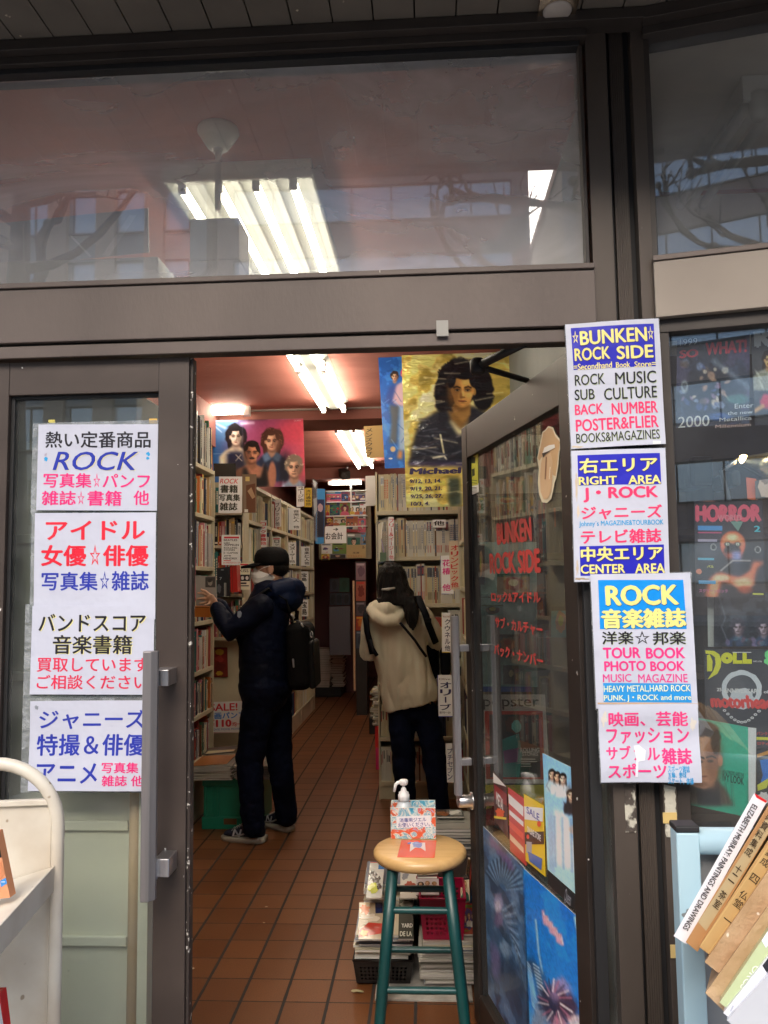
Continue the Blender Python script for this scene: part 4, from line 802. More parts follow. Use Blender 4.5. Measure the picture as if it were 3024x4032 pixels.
poly_leaf('tongue_sticker', (lip, '#e4d8ba'), [([(622, 548), (646, 556), (664, 600), (696, 640), (684, 720), (676, 800), (668, 860), (650, 850), (650, 760), (630, 690), (600, 720), (576, 740), (564, 760), (556, 742), (568, 690), (578, 640), (590, 580), (604, 568)], '#d0a878'),
    (tong, '#d8b48a'), ([(600, 676), (630, 660), (664, 655), (668, 676), (640, 690), (612, 704), (588, 712)], '#f4f0e6'), ([(586, 712), (612, 705), (640, 694), (606, 722), (594, 740)], '#2e2620'), ([(612, 735), (617, 735), (610, 880), (605, 880)], '#8a5a3c'), ([(640, 800), (645, 800), (638, 880), (634, 880)], '#f2e2c6')],
    'big lips and tongue sticker in orange and cream on the open glass door', 'sticker', -.0145)
leafs('warning_sticker', zd, (108, 722), (165, 702), (110, 928), [('r', 118, 735, 150, 775, '#24301c'), ('p', [(128, 815), (146, 805), (148, 850), (132, 860)], '#24301c'), ('r', 112, 880, 162, 886, '#5c6a2a'), ('r', 112, 896, 162, 902, '#5c6a2a')], 'yellow-green warning sticker at the free edge of the open glass door', 'sticker', base='#a8a83a', gloss=.5, d=-.0145)
leafs('notice_sticker', zd, (110, 930), (170, 905), (112, 985), [('r', 116, 932, 160, 938, '#333333'), ('r', 116, 946, 164, 950, '#555555'), ('r', 116, 958, 164, 962, '#555555'), ('r', 116, 968, 156, 972, '#555555')], 'small white notice sticker under the yellow-green one', 'sticker', base='#e4e4e0', gloss=.5, d=-.0145)
# ------------------------------------------------------------------ generic printed people for posters and covers
def fig(cx, cy, s, hair, skin, cloth, curl=0, seed=1, lean=0, side=1, tor=1.0, collar=None, dark='#2a1c1a', mous=False):
    """a plain printed head-and-shoulders figure; (cx, cy) is the middle of the face, s its half height"""
    q = []
    sh = [(cx - 1.9 * s * tor + lean, cy + 3.4 * s), (cx - 1.75 * s * tor, cy + 2.0 * s), (cx - 1.2 * s, cy + 1.55 * s), (cx - .4 * s, cy + 1.2 * s), (cx + .4 * s, cy + 1.2 * s), (cx + 1.2 * s, cy + 1.55 * s), (cx + 1.75 * s * tor, cy + 2.0 * s), (cx + 1.9 * s * tor + lean, cy + 3.4 * s)]
    q.append(('e', cx, cy - .25 * s, s * (.86 + .3 * curl), s * (1.05 + .25 * curl), hair, .07 + .1 * curl, seed, 26))
    if curl: q.append(('e', cx, cy + .35 * s, s * (.8 + .34 * curl), s * (.95), hair, .16, seed + 3, 24))
    q.append(('p', sh, cloth))
    q.append(('p', [(cx - .34 * s, cy + .6 * s), (cx + .34 * s, cy + .6 * s), (cx + .42 * s, cy + 1.35 * s), (cx, cy + 1.75 * s), (cx - .42 * s, cy + 1.35 * s)], skin[1]))
    if collar: q += [('p', [(cx - .45 * s, cy + 1.2 * s), (cx - .1 * s, cy + 1.9 * s), (cx - .7 * s, cy + 2.2 * s), (cx - .95 * s, cy + 1.5 * s)], collar), ('p', [(cx + .45 * s, cy + 1.2 * s), (cx + .1 * s, cy + 1.9 * s), (cx + .7 * s, cy + 2.2 * s), (cx + .95 * s, cy + 1.5 * s)], collar)]
    face = [(cx - .62 * s, cy - .6 * s), (cx - .3 * s, cy - .92 * s), (cx + .3 * s, cy - .92 * s), (cx + .62 * s, cy - .6 * s), (cx + .64 * s, cy + .1 * s), (cx + .5 * s, cy + .6 * s), (cx + .22 * s, cy + .98 * s), (cx - .22 * s, cy + .98 * s), (cx - .5 * s, cy + .6 * s), (cx - .64 * s, cy + .1 * s)]
    q.append(('p', face, skin[0]))
    k = side
    q.append(('p', [(cx + k * .62 * s, cy - .6 * s), (cx + k * .64 * s, cy + .1 * s), (cx + k * .5 * s, cy + .6 * s), (cx + k * .2 * s, cy + .98 * s), (cx + k * .26 * s, cy + .5 * s), (cx + k * .34 * s, cy + .1 * s), (cx + k * .3 * s, cy - .4 * s)], skin[1]))
    for e in (-1, 1):
        q.append(('p', [(cx + e * .14 * s, cy - .14 * s), (cx + e * .46 * s, cy - .2 * s), (cx + e * .48 * s, cy - .12 * s), (cx + e * .14 * s, cy - .06 * s)], dark)); q.append(('e', cx + e * .3 * s, cy + .04 * s, .13 * s, .055 * s, dark, 0, 1, 8))
    q.append(('p', [(cx + .03 * s * k, cy), (cx + .14 * s * k, cy + .38 * s), (cx - .1 * s * k, cy + .38 * s)], skin[1])); q.append(('e', cx, cy + .62 * s, .22 * s, .07 * s, '#9c4a40', 0, 1, 8))
    if mous: q.append(('e', cx, cy + .5 * s, .3 * s, .07 * s, dark, 0, 1, 10))
    fr = [(cx - .66 * s, cy - .1 * s), (cx - .7 * s, cy - .7 * s), (cx - .3 * s, cy - 1.1 * s), (cx + .3 * s, cy - 1.1 * s), (cx + .7 * s, cy - .7 * s), (cx + .66 * s, cy - .1 * s), (cx + .5 * s, cy - .55 * s), (cx + .15 * s, cy - (.6 + .15 * side) * s), (cx - .3 * s, cy - .55 * s), (cx - .52 * s, cy - .5 * s)]
    q.append(('p', fr, hair)); return q
SK = [('#d8a888', '#a87458'), ('#e2bc9c', '#b8866a'), ('#c89878', '#8e6048'), ('#ecd0b4', '#c29c80')]
PAL = ['#a8322e', '#23395c', '#d8b23c', '#2f6a58', '#d6cfc0', '#1e1e22', '#b8643a', '#5a4a7a', '#3f86b4', '#c8576f', '#8a8a86', '#e0d8a8', '#3c3230', '#6e8a3a', '#e6e6e2', '#7a2a3a']
def cover_items(seed, text=True):
    """a generic cover in a 100 x 140 frame"""
    q = random.Random(seed); bgc = q.choice(PAL); it = []
    c2 = q.choice([c for c in PAL if c != bgc]); c3 = q.choice([c for c in PAL if c not in (bgc, c2)])
    m = q.randint(0, 4)
    if m == 0: it.append(('r', 0, 0, 100, q.randint(22, 34), c2))
    if m == 1: it.append(('r', 0, q.randint(95, 110), 100, 140, c2))
    if m == 2: it += [('r', 6, 30, 94, 130, c2)]
    if m == 3: it += [('e', 50, 70, 42, 48, c2, .15, seed, 20)]
    if q.random() < .7:
        n = q.choice((1, 1, 2, 3)); 
        for i in range(n):
            s = {1: 24, 2: 17, 3: 13}[n]; x = 50 if n == 1 else 20 + 60 * i / (n - 1)
            it += fig(x, 66 + q.uniform(-6, 6), s, q.choice(('#1c1614', '#4a2e1e', '#2a2022', '#9a7a4a')), q.choice(SK), q.choice(PAL), q.choice((0, 0, .6, 1)), seed + i, side=q.choice((-1, 1)))
    else:
        for i in range(5): it.append(('e', q.uniform(15, 85), q.uniform(40, 120), q.uniform(6, 22), q.uniform(6, 20), q.choice(PAL), .25, seed + i, 14))
    it.append(('r', 6, 7, q.randint(55, 94), 20, c3))
    for k in range(q.randint(1, 4)): y = q.randint(104, 132); it.append(('r', 6, y, 6 + q.randint(18, 50), y + 2.4, c3))
    return bgc, it
# ---- prints hung on the open leaf
_p = Pic((570, 505), (800, 620), (602, 1238), 80, 120, '#7fb2dc', 3); _p.grad('#74a8d6', '#a4cbe8', 1); _p.mottle(['#8fc0e4'], 3, .4)
for (x, y, h_, hr_, sk_, cl_, ln_) in ((634, 640, 26, '#181414', '#d8b094', '#a8c0d0', .9), (668, 655, 26, '#1e1612', '#d4a888', '#c4d4dc', .9), (704, 665, 27, '#141010', '#e0c0a8', '#dce6ec', 1.0), (752, 760, 27, '#2e2018', '#d8b094', '#1c1c22', 1.2)): _p.person(x, y, h_, hr_, sk_, cl_, .25, 1, False and 1 or .85, ln_)
_p.poly([(606, 900), (640, 860), (652, 1240), (612, 1240)], '#8aa8c0', 2); _p.poly([(645, 850), (690, 860), (702, 1190), (655, 1200)], '#c8d8e2', 2); _p.poly([(694, 860), (740, 900), (756, 1190), (704, 1190)], '#dde7ee', 2); _p.el(775, 960, 40, 26, '#d8b094', .8, .9); _p.poly([(748, 1010), (808, 1050), (820, 1250), (755, 1190)], '#c8d8e6', 2)
for x in (650, 700, 752): _p.line([(x, 900), (x + 6, 1200)], 5, '#5a7a98', .7, 1.5)
_p.grain(.08)
leafs('band_poster', zd2, (570, 505), (800, 620), (602, 1238), [], 'light blue poster of four long-haired musicians on the open glass door', 'poster', d=-.0145, pic=_p)
leafs('poster_border', zd2, (602, 1245), (830, 1455), (604, 1330), [('t', 'Queen', 700, 1370, 772, 1470, '#8a8a92', 0, .2)], 'black lower margin under the light blue poster', 'poster margin', base='#1c1c20', d=-.0142)
leafs('yellow_flyer', zd2, (452, 762), (575, 835), (462, 1180), [('r', 452, 1000, 600, 1075, '#1a1614'), ('t', 'ONLINE STORE', 468, 985, 568, 1025, '#f0ece0', .03), ('p', [(455, 840), (575, 850), (572, 930), (458, 922)], '#d8d8e8'), ('t', 'SALE', 466, 862, 560, 905, '#2a2a8a', .01), ('e', 552, 945, 12, 18, '#c84a2e'), ('r', 470, 1060, 505, 1130, '#8a8e98'), ('p', [(480, 1120), (570, 1150), (565, 1220), (490, 1180)], '#3a5a9a'), ('e', 480, 1030, 9, 14, '#c8402a')],
    'yellow and black flyer on the open glass door below the lock', 'flyer', base='#dba520', d=-.0145)
leafs('red_flyer', zd2, (258, 620), (345, 720), (268, 930), [('r', 260, 628, 340, 690, '#e8e0da'), ('p', [(266, 700), (345, 760), (345, 830), (270, 790)], '#7a1a1c'), ('t', 'METAL', 270, 770, 340, 850, '#e8d8c8', .03), ('e', 305, 880, 26, 30, '#c8502a', .3, 3), ('r', 268, 900, 345, 914, '#d8b23c')], 'dark red flyer beside the lock of the open glass door', 'flyer', base='#3a1616', d=-.0145)
leafs('striped_flyer', zd2, (352, 720), (450, 790), (366, 1120), [('p', [(355, 760), (450, 840), (450, 900), (358, 820)], '#d8d4cc'), ('p', [(360, 860), (450, 930), (450, 960), (362, 890)], '#e6e2da'), ('p', [(362, 930), (450, 1000), (450, 1040), (364, 970)], '#c04a3a'), ('p', [(364, 1010), (450, 1085), (452, 1120), (366, 1050)], '#c8a890')], 'red and white flyer at the middle of the open glass door', 'flyer', base='#a83432', d=-.0145)
sw = lambda *a: ('p', list(a[1:]), a[0])
_p = Pic((445, 1225), (850, 1590), (478, 2300), 90, 170, '#1272cc', 5); _p.grad('#0f66bc', '#1c86d8', 1); _p.mottle(['#0c58a8', '#2a92e0'], 4, .5)
for q in range(9): _p.line([(590 + 14 * q, 1510 + 17 * q + 18 * (q % 2)), (600 + 14 * q, 1580 + 17 * q - 10 * (q % 3))], 9, '#d8909c', .8, .8); _p.line([(596 + 14 * q, 1520 + 17 * q), (604 + 14 * q, 1560 + 17 * q)], 3, '#f0d0d0', .9)
_p.line([(540, 1560), (560, 1760), (585, 1880)], 6, '#9fb8cc', .9, 1); _p.line([(500, 1830), (560, 1900), (600, 2060), (560, 2200)], 34, '#1c3a5c', .9, .8)
for q in range(14): _p.line([(520 + 5 * q, 1830 + 22 * q), (560 + 6 * q, 1850 + 22 * q)], 4, '#b8c8d4', .85, .8); _p.line([(500 + 5 * q, 1850 + 22 * q), (470 + 3 * q, 1820 + 20 * q)], 3, '#dce6ee', .7, 1)
_p.el(660, 2050, 100, 120, '#16223e', .7, .95, 0, .25); _p.el(690, 1960, 60, 80, '#a884ac', .9, .7, 30, .3); _p.el(740, 2040, 60, 70, '#3a2c44', .8, .9, 0, .3); _p.el(700, 2180, 70, 90, '#c88a9c', .9, .7, 0, .35); _p.el(560, 2200, 60, 110, '#7a8ea8', .9, .8, 0, .3); _p.el(790, 2120, 40, 50, '#e6ccc8', .8, .8, 0, .3)
for q in range(22): a_ = q * .6; _p.line([(660 + 40 * math.cos(a_), 2030 + 60 * math.sin(a_)), (660 + 110 * math.cos(a_ + .2), 2030 + 130 * math.sin(a_ + .2))], 4, ['#e8d8d8', '#2a3450', '#b06a84'][q % 3], .8, 1)
_p.line([(790, 1550), (812, 1680), (838, 1810)], 8, '#d8e4f0', .85, 1); _p.grain(.14, 50)
leafs('blue_poster', zd2, (445, 1225), (850, 1590), (478, 2300), [], 'bright blue poster with a spiky painted creature, lowest on the open glass door', 'poster', d=-.0145, pic=_p)
_p = Pic((195, 965), (452, 1225), (228, 2020), 70, 180, '#30486a', 7); _p.grad('#3a5a80', '#233a56', 1); _p.mottle(['#4a6c92', '#1c2c44', '#56708e'], 4, .7)
for q in range(26): a_ = -2.6 + q * .1; _p.line([(320 + 30 * math.cos(a_), 1360 + 40 * math.sin(a_)), (320 + 130 * math.cos(a_), 1360 + 190 * math.sin(a_))], 3.5, ['#16263c', '#7a94b0'][q % 2], .8, 1)
for q in range(8): _p.line([(246 + 18 * q, 1040 + 20 * q), (262 + 18 * q, 1100 + 22 * q - 20 * (q % 2))], 7, '#5a4478', .8, 1)
_p.el(298, 1440, 32, 60, '#8a84a4', .8, .8, 0, .25); _p.el(296, 1470, 16, 40, '#b0a8b8', .9, .7, 0, .3); _p.el(300, 1540, 26, 50, '#5a4a6e', .9, .8, 0, .3); _p.el(280, 1800, 34, 120, '#6a5e8a', .9, .7, -6, .3); _p.el(372, 1880, 70, 120, '#1c2e48', .9, .8, 0, .3); _p.el(340, 1700, 40, 40, '#7a90aa', .9, .5, 0, .4)
for q in range(16): _p.line([(330 + 6 * q, 1480 + 16 * q), (400 + 3 * q, 1420 + 30 * q)], 3, ['#8fa4bc', '#16263a'][q % 2], .7, 1)
_p.grain(.16, 50)
leafs('dark_poster', zd2, (195, 965), (452, 1225), (228, 2020), [], 'murky blue painted poster on the free side of the open glass door, lowest', 'poster', d=-.0145, pic=_p)

# ================================================================== prints and magazines inside the show window
def bays(name, conv, tl, tr, bl, items, label, cat, d=.03, **kw): kw.setdefault('gain', 1.9); o = zsheet(name, conv, lambda p: bay(p, d), tl, tr, bl, items, **kw); tag(o, label, cat); return o
BN_ = -BN
_p = Pic((335, 445), (1240, 362), (322, 1535), 90, 105, '#2c3240', 9); _p.mottle(['#3a4256', '#20242e', '#46405a'], 4, .8); _p.el(760, 1080, 360, 260, '#12141c', .7, .9, 0, .2)
for q in range(46):
    x, y = 400 + 560 * _p.r.rand(), 720 + 560 * _p.r.rand(); _p.el(x, y, 14 + 34 * _p.r.rand(), 14 + 40 * _p.r.rand(), ['#b08a70', '#7a86a4', '#8a6a84', '#1a1a22', '#c8b8a4', '#5a4a44', '#3a4a7a'][q % 7], .8, .75, int(180 * _p.r.rand()), .3)
_p.el(430, 1020, 46, 80, '#9aa0a0', .6, .8); _p.el(430, 1010, 26, 40, '#3a3a40', .8, .8); _p.line([(800, 700), (1180, 980), (1290, 1060)], 22, '#8a94a0', .6, 1.5); _p.el(1080, 1160, 150, 60, '#3e6a66', .8, .8, 0, .2); _p.el(860, 1380, 150, 50, '#2c4a86', .8, .8, 0, .2); _p.grain(.2, 60)
bays('wall_poster', zP, (335, 445), (1240, 362), (322, 1535), [
    ('t', '1999', 370, 422, 590, 502, '#d8dcdc', 0), ('t', 'SO', 362, 556, 606, 660, '#b03a4a', .05), ('t', 'WHAT!', 690, 450, 1205, 610, '#b03a4a', .05), ('t', '2000', 348, 1378, 740, 1515, '#c8ccc8', .005), ('t', 'Enter', 1050, 1210, 1278, 1268, '#b8bcb4', 0), ('t', 'the new', 962, 1302, 1268, 1345, '#b8bcb4', 0), ('t', 'Metallica', 862, 1378, 1258, 1424, '#b8bcb4', 0), ('t', 'Millennium', 812, 1462, 1246, 1504, '#b8938c', 0)],
    'dark band poster with the years at its corners inside the show window', 'poster', base='#2a303e', d=.045, pic=_p)
_p = Pic((1248, 300), (1750, 262), (1310, 1500), 60, 140, '#3c3c40', 11); _p.grad('#44464a', '#2c2c30', 1); _p.person(1480, 690, 90, '#1e1814', '#b88a58', '#86867a', .3, 1, 1.2, .5, True); _p.el(1440, 1200, 70, 90, '#b82a42', .6, .9, 0, .2); _p.line([(1290, 1330), (1400, 1260)], 26, '#b88a58', .9); _p.grain(.12)
bays('wall_poster', zP, (1248, 300), (1750, 262), (1310, 1500), [('t', 'R', 1290, 290, 1520, 530, '#d8dad8', .08)], 'tall dark poster with a big white initial at the edge of the show window', 'poster', base='#3a3a3c', d=.05, pic=_p)
_p = Pic((590, 415), (1508, 405), (612, 1700), 80, 115, '#26262c', 13); _p.mottle(['#33333c', '#1c1c20'], 5, .6); _p.el(800, 900, 230, 300, '#3e3f4a', .9, .8)
_p.el(1110, 1000, 165, 180, '#c4583a', .25); _p.el(1110, 960, 130, 110, '#dc8a62', .9, .8); _p.el(1100, 900, 70, 40, '#ecc09a', 1, .8); _p.el(1100, 1090, 110, 110, '#1a181c', .5, 1, 0, .15)
for e_ in (1040, 1175): _p.el(e_, 995, 44, 34, '#1e1a1a', .7); _p.el(e_, 992, 24, 20, '#b4c0a8', .7); _p.el(e_, 992, 8, 10, '#202020', .6)
_p.poly([(1000, 1110), (1240, 1100), (1210, 1180), (1040, 1190)], '#a8503e', 1.5); _p.poly([(1100, 1080), (1215, 1080), (1215, 1400), (1105, 1400)], '#7a82b4', 1.5)
for y_ in range(1110, 1400, 40): _p.line([(1105, y_), (1212, y_)], 4, '#4a5288', .7)
_p.poly([(870, 1400), (960, 1355), (1200, 1420), (1330, 1330), (1380, 1210), (1540, 1215), (1430, 1300), (1380, 1500), (1270, 1630), (1130, 1530), (960, 1490), (900, 1720), (730, 1720), (800, 1450)], '#cc6a46', 1.5); _p.el(1250, 1500, 130, 70, '#ecA884', .9, .8); _p.el(860, 1560, 50, 150, '#e89a74', 1, .8, 12); _p.el(1270, 1590, 100, 50, '#8a3a24', .9, .8); _p.el(960, 1440, 100, 40, '#f0b894', .9, .7)
_p.poly([(940, 1345), (1100, 1205), (1340, 1205), (1330, 1330), (1200, 1410), (1100, 1400)], '#202024', 1.5, .85); _p.line([(950, 1345), (1110, 1208), (1340, 1206)], 9, '#9a9490', .9)
for cx_, cy_ in ((850, 1035), (1440, 1060)):
    _p.el(cx_, cy_, 40, 44, '#9a9a96', .25); _p.el(cx_, cy_, 30, 34, '#242428', .3)
_p.grain(.12, 60)
bays('horror_magazine', zH, (590, 415), (1508, 405), (612, 1700), [
    ('t', 'HORROR', 605, 462, 1490, 700, '#d8485a', .08), ('t', 'WORLD', 905, 600, 1230, 682, '#e06a74', .05), ('r', 640, 750, 970, 812, '#3f7ac8'), ('t', '2', 1390, 745, 1476, 825, '#3aa0e0', .03), ('p', [(1075, 690), (1250, 690), (1180, 820)], '#5a7a72'), ('r', 640, 835, 960, 850, '#a84a6a'), ('r', 640, 930, 900, 965, '#8a8498'), ('r', 640, 1180, 860, 1210, '#4a8ea6'), ('t', 'バル', 765, 1275, 856, 1312, '#d8c83a', .03),
    ('e', 655, 1362, 40, 36, '#d86a50', .1, 5), ('r', 650, 1480, 880, 1525, '#4a86d0'), ('t', 'スクリーンロック', 655, 1592, 1040, 1640, '#d05a86', .02), ('r', 1370, 1630, 1510, 1650, '#c8b83a')],
    'horror magazine with a red title and an orange grinning face in the show window', 'magazine', base='#26262c', d=.035, pic=_p, thick=.008, back_dir=BN_)
_p = Pic((855, -380), (1700, -400), (855, 328), 80, 75, '#1a1c22', 15); _p.mottle(['#2a2e36', '#101114', '#3c424a'], 5, .8)
for x_ in (1180, 1520): _p.person(x_, 70, 86, '#2c2830', '#8a7c86', '#26344c', .8, 1, .9, .6)
_p.line([(930, -330), (1010, -60), (960, 60), (1030, 230)], 8, '#7a8088', .6, 1.5)
for q in range(14): _p.el(1000 + 560 * _p.r.rand(), 180 + 130 * _p.r.rand(), 40, 26, ['#5a3a48', '#3a5a68', '#6a5a7a', '#22242c'][q % 4], .9, .7, 40 * q, .3)
_p.grain(.2, 50)
bays('black_print', zI, (855, -380), (1700, -400), (855, 328), [], 'black glossy print of dim faces above the black punk magazine in the show window', 'print', base='#1a1c22', d=.06, pic=_p)
bays('grey_mount', zI, (765, -385), (860, -385), (775, 330), [], 'narrow grey mount board beside the black print', 'mount board', base='#8f9290', d=.07)
bays('punk_magazine', zI, (725, 360), (1900, 372), (748, 1650), [
    ('p', [(740, 378), (860, 385), (930, 430), (958, 510), (950, 600), (905, 690), (770, 770), (850, 650), (880, 560), (870, 470), (820, 430), (745, 420)], '#e0bf1e'), ('p', [(762, 440), (800, 432), (838, 520), (832, 658), (765, 660)], '#e0bf1e'), ('e', 1035, 480, 82, 74, '#e0bf1e', 0, 1, 22), ('e', 1035, 482, 16, 15, '#3a3020', 0, 1, 10), ('p', rect(1115, 405, 1165, 556), '#e0bf1e'), ('p', rect(1115, 510, 1240, 556), '#e0bf1e'), ('p', rect(1245, 405, 1300, 556), '#e0bf1e'), ('p', rect(1245, 495, 1368, 556), '#e0bf1e'), ('r', 1110, 398, 1360, 408, '#d8dcd8'), ('t', 'NO.156', 1390, 512, 1502, 534, '#c8c8c8', .02), ('e', 1600, 430, 60, 60, '#5ab06a', .1, 4), ('e', 1590, 520, 56, 50, '#5ab06a', .1, 5),
    ('e', 1230, 900, 270, 260, '#a4a9ae', .03, 3, 30), ('e', 1230, 900, 205, 195, '#3a3d42', .02, 4, 28), ('e', 1230, 1000, 160, 120, '#9aa0a6', .1, 5, 24), ('t', '25', 895, 880, 962, 925, '#c8ccd0', .03), ('t', 'ANNIVERSARY', 980, 884, 1490, 945, '#d8dadc', .03), ('t', 'of', 1525, 905, 1590, 945, '#d8dadc', .03), ('t', 'motorhead', 815, 965, 1640, 1150, '#d8322e', .07, -.1)] +
    [('e', 1000 + 46 * i, 1180 + 150 * math.sin(math.pi * i / 10), 24, 17, '#b4b9be', 0, 1, 12) for i in range(11)] + [('e', 1000 + 46 * i, 1180 + 150 * math.sin(math.pi * i / 10), 12, 7, '#3a3d42', 0, 1, 10) for i in range(11)] + [('t', 'パンク', 1430, 1450, 1570, 1495, '#c83a34', .02), ('r', 1425, 1520, 1700, 1558, '#d8c028'), ('t', 'ロティ', 1440, 1585, 1580, 1625, '#c83a34', .02)],
    'black punk magazine with a big yellow title in the show window', 'magazine', base='#2c2d32', d=.04, thick=.008, back_dir=BN_, gloss=.3)
_p = Pic((400, 1240), (1312, 1408), (400, 2420), 90, 110, '#1f7c66', 17); _p.grad('#1e7862', '#238a70', 0); _p.el(1180, 1700, 200, 500, '#2a927a', 1.2, .6)
_p.poly([(380, 2440), (400, 1930), (560, 2080), (660, 2230), (900, 2130), (1000, 2200), (1120, 2440)], '#443a30', 2)
for q in range(26): _p.line([(400 + 28 * q, 2000 + 140 * (q % 3)), (430 + 28 * q, 2440)], 4, ['#2c261f', '#5a4e40'][q % 2], .5, 1.2)
_p.poly([(620, 2200), (780, 2180), (915, 2090), (950, 2440), (640, 2440)], '#1a1c22', 2); _p.poly([(660, 2150), (880, 2050), (860, 2200), (700, 2240)], '#8a6450', 2)
_p.el(650, 1560, 300, 230, '#2e241c', .16, 1, 8, .07); _p.el(660, 1830, 280, 330, '#b08468', .16, 1, 6); _p.el(690, 2020, 210, 200, '#ac7e62', .2); _p.el(860, 1860, 110, 320, '#6e4632', 1.1, .75); _p.el(944, 1850, 32, 74, '#9a6a52', .4); _p.el(560, 1700, 130, 90, '#cfa486', 1.2, .6); _p.el(580, 1950, 80, 80, '#c89a7c', 1.3, .5); _p.el(650, 1930, 40, 120, '#7a5240', 1, .5)
_p.line([(560, 1830), (660, 1800), (720, 1820)], 13, '#2a1c14', .9); _p.line([(760, 1810), (830, 1790), (880, 1815)], 11, '#2a1c14', .9); _p.el(660, 1868, 50, 22, '#3a2820', .8, .9); _p.el(810, 1860, 40, 19, '#3a2820', .8, .9); _p.line([(620, 2070), (760, 2062)], 9, '#6a342c', .9, 1); _p.el(690, 2095, 60, 14, '#a86a58', .9, .7); _p.el(700, 2170, 120, 34, '#6a4634', 1.1, .6); _p.el(640, 1420, 280, 110, '#2a2018', .3, 1, 8, .12); _p.el(880, 1640, 60, 130, '#33281f', .5, 1, -8, .15); _p.grain(.07, 60)
bays('hardback_book', zI, (400, 1240), (1312, 1408), (400, 2420), [
    ('t', 'HOLLYWOOD AND THE', 970, 1990, 1256, 2042, '#123028', .02), ('t', 'IVY LOOK', 970, 2042, 1256, 2145, '#123028', .03)],
    'green hardback in the show window with a man in tweed on its cover', 'book', base='#1f7c66', d=.02, thick=.004, pic=_p)
bays('book_block', zI, (1312, 1408), (1422, 1420), (1300, 2420), [], 'pale page edge of the green hardback beside its cover', 'book pages', base='#c8ccd8', d=.022)
bays('orange_magazine', zI, (1425, 1690), (1900, 1640), (1440, 2500), [('p', [(1430, 1770), (1700, 1680), (1700, 1730), (1435, 1815)], '#d87a2a'), ('p', [(1470, 1850), (1580, 1830), (1600, 2060), (1540, 2200), (1480, 2150), (1510, 2050)], '#2a62b8'), ('p', [(1435, 2180), (1600, 2080), (1560, 2220), (1440, 2260)], '#d8c83a'), ('e', 1540, 2350, 90, 70, '#c8c4b4', .4, 3)], 'dark comic magazine with blue and orange lettering at the edge of the show window', 'magazine', base='#2e3034', d=.05)
# clutter in the compartment: spot lamp, cases
t = thing('clip_lamp', 'lit clip-on spot lamp glowing warm inside the show window', 'lamp', tuple(bay(zP(1200, 2000), .12)))
c = bay(zP(1195, 1955), .12); dd = (Vector((.75, -.35, -.25))).normalized()
m4 = dd.to_track_quat('Z', 'Y').to_matrix().to_4x4(); m4.translation = c
REFL = M('lamp_reflector', (.9, .68, .36), rough=.25, metal=.9)
mb = MB(); mb.rings([[(r * math.cos(2 * math.pi * j / 20), r * math.sin(2 * math.pi * j / 20), z) for j in range(20)] for r, z in ((.012, -.02), (.016, .0), (.028, .03), (.042, .06), (.041, .06), (.026, .03), (.013, .004))], 0, True, False, m4); mb.build('lamp_shade', REFL, t)
mb = MB(); mb.ell(Vector((-.006, 0, .004)) + c, .014); mb.build('bulb', M('warm_bulb', (1, .75, .35), emit=7, ecol=(1, .7, .32)), t)
mb = MB(); mb.tube([c - dd * .02, c - dd * .05 + Vector((0, .02, -.03)), c + Vector((-.02, .04, -.16)), c + Vector((-.02, .06, -.36))], .007, 8); mb.build('lamp_arm', STEEL, t)
for i, (x0, y0, x1, y1, dep, c, lb) in enumerate(((500, 1880, 830, 2240, .3, '#1c1a1c', 'black storage case on the shelf behind the show window'), (1010, 2050, 1160, 2250, .22, '#8a8a84', 'crumpled grey plastic bag below the clip lamp'))):
    a = bay(zP(x0, y0), dep); b_ = bay(zP(x1, y1), dep)
    mb = MB(); mb.box((a.x, a.y, b_.z), (b_.x, a.y + .15, a.z)); tag(mb.build('storage_case' if i == 0 else 'plastic_bag', ink(c, .3), bevel=.01), lb, 'case' if i == 0 else 'bag')
bays('orange_print', zH, (1285, 100), (1420, 120), (1305, 390), [], 'narrow orange print hanging under the clip lamp', 'print', base='#c8583a', d=.09)
bays('portrait_print', zH, (1405, 150), (1900, 60), (1415, 400), [('e', 1560, 230, 110, 150, '#a89484', .1, 3, 20), ('e', 1540, 130, 50, 60, '#7a6a60', .2, 5)], 'grey portrait print at the edge of the window under the lamp', 'print', base='#54504c', d=.08)
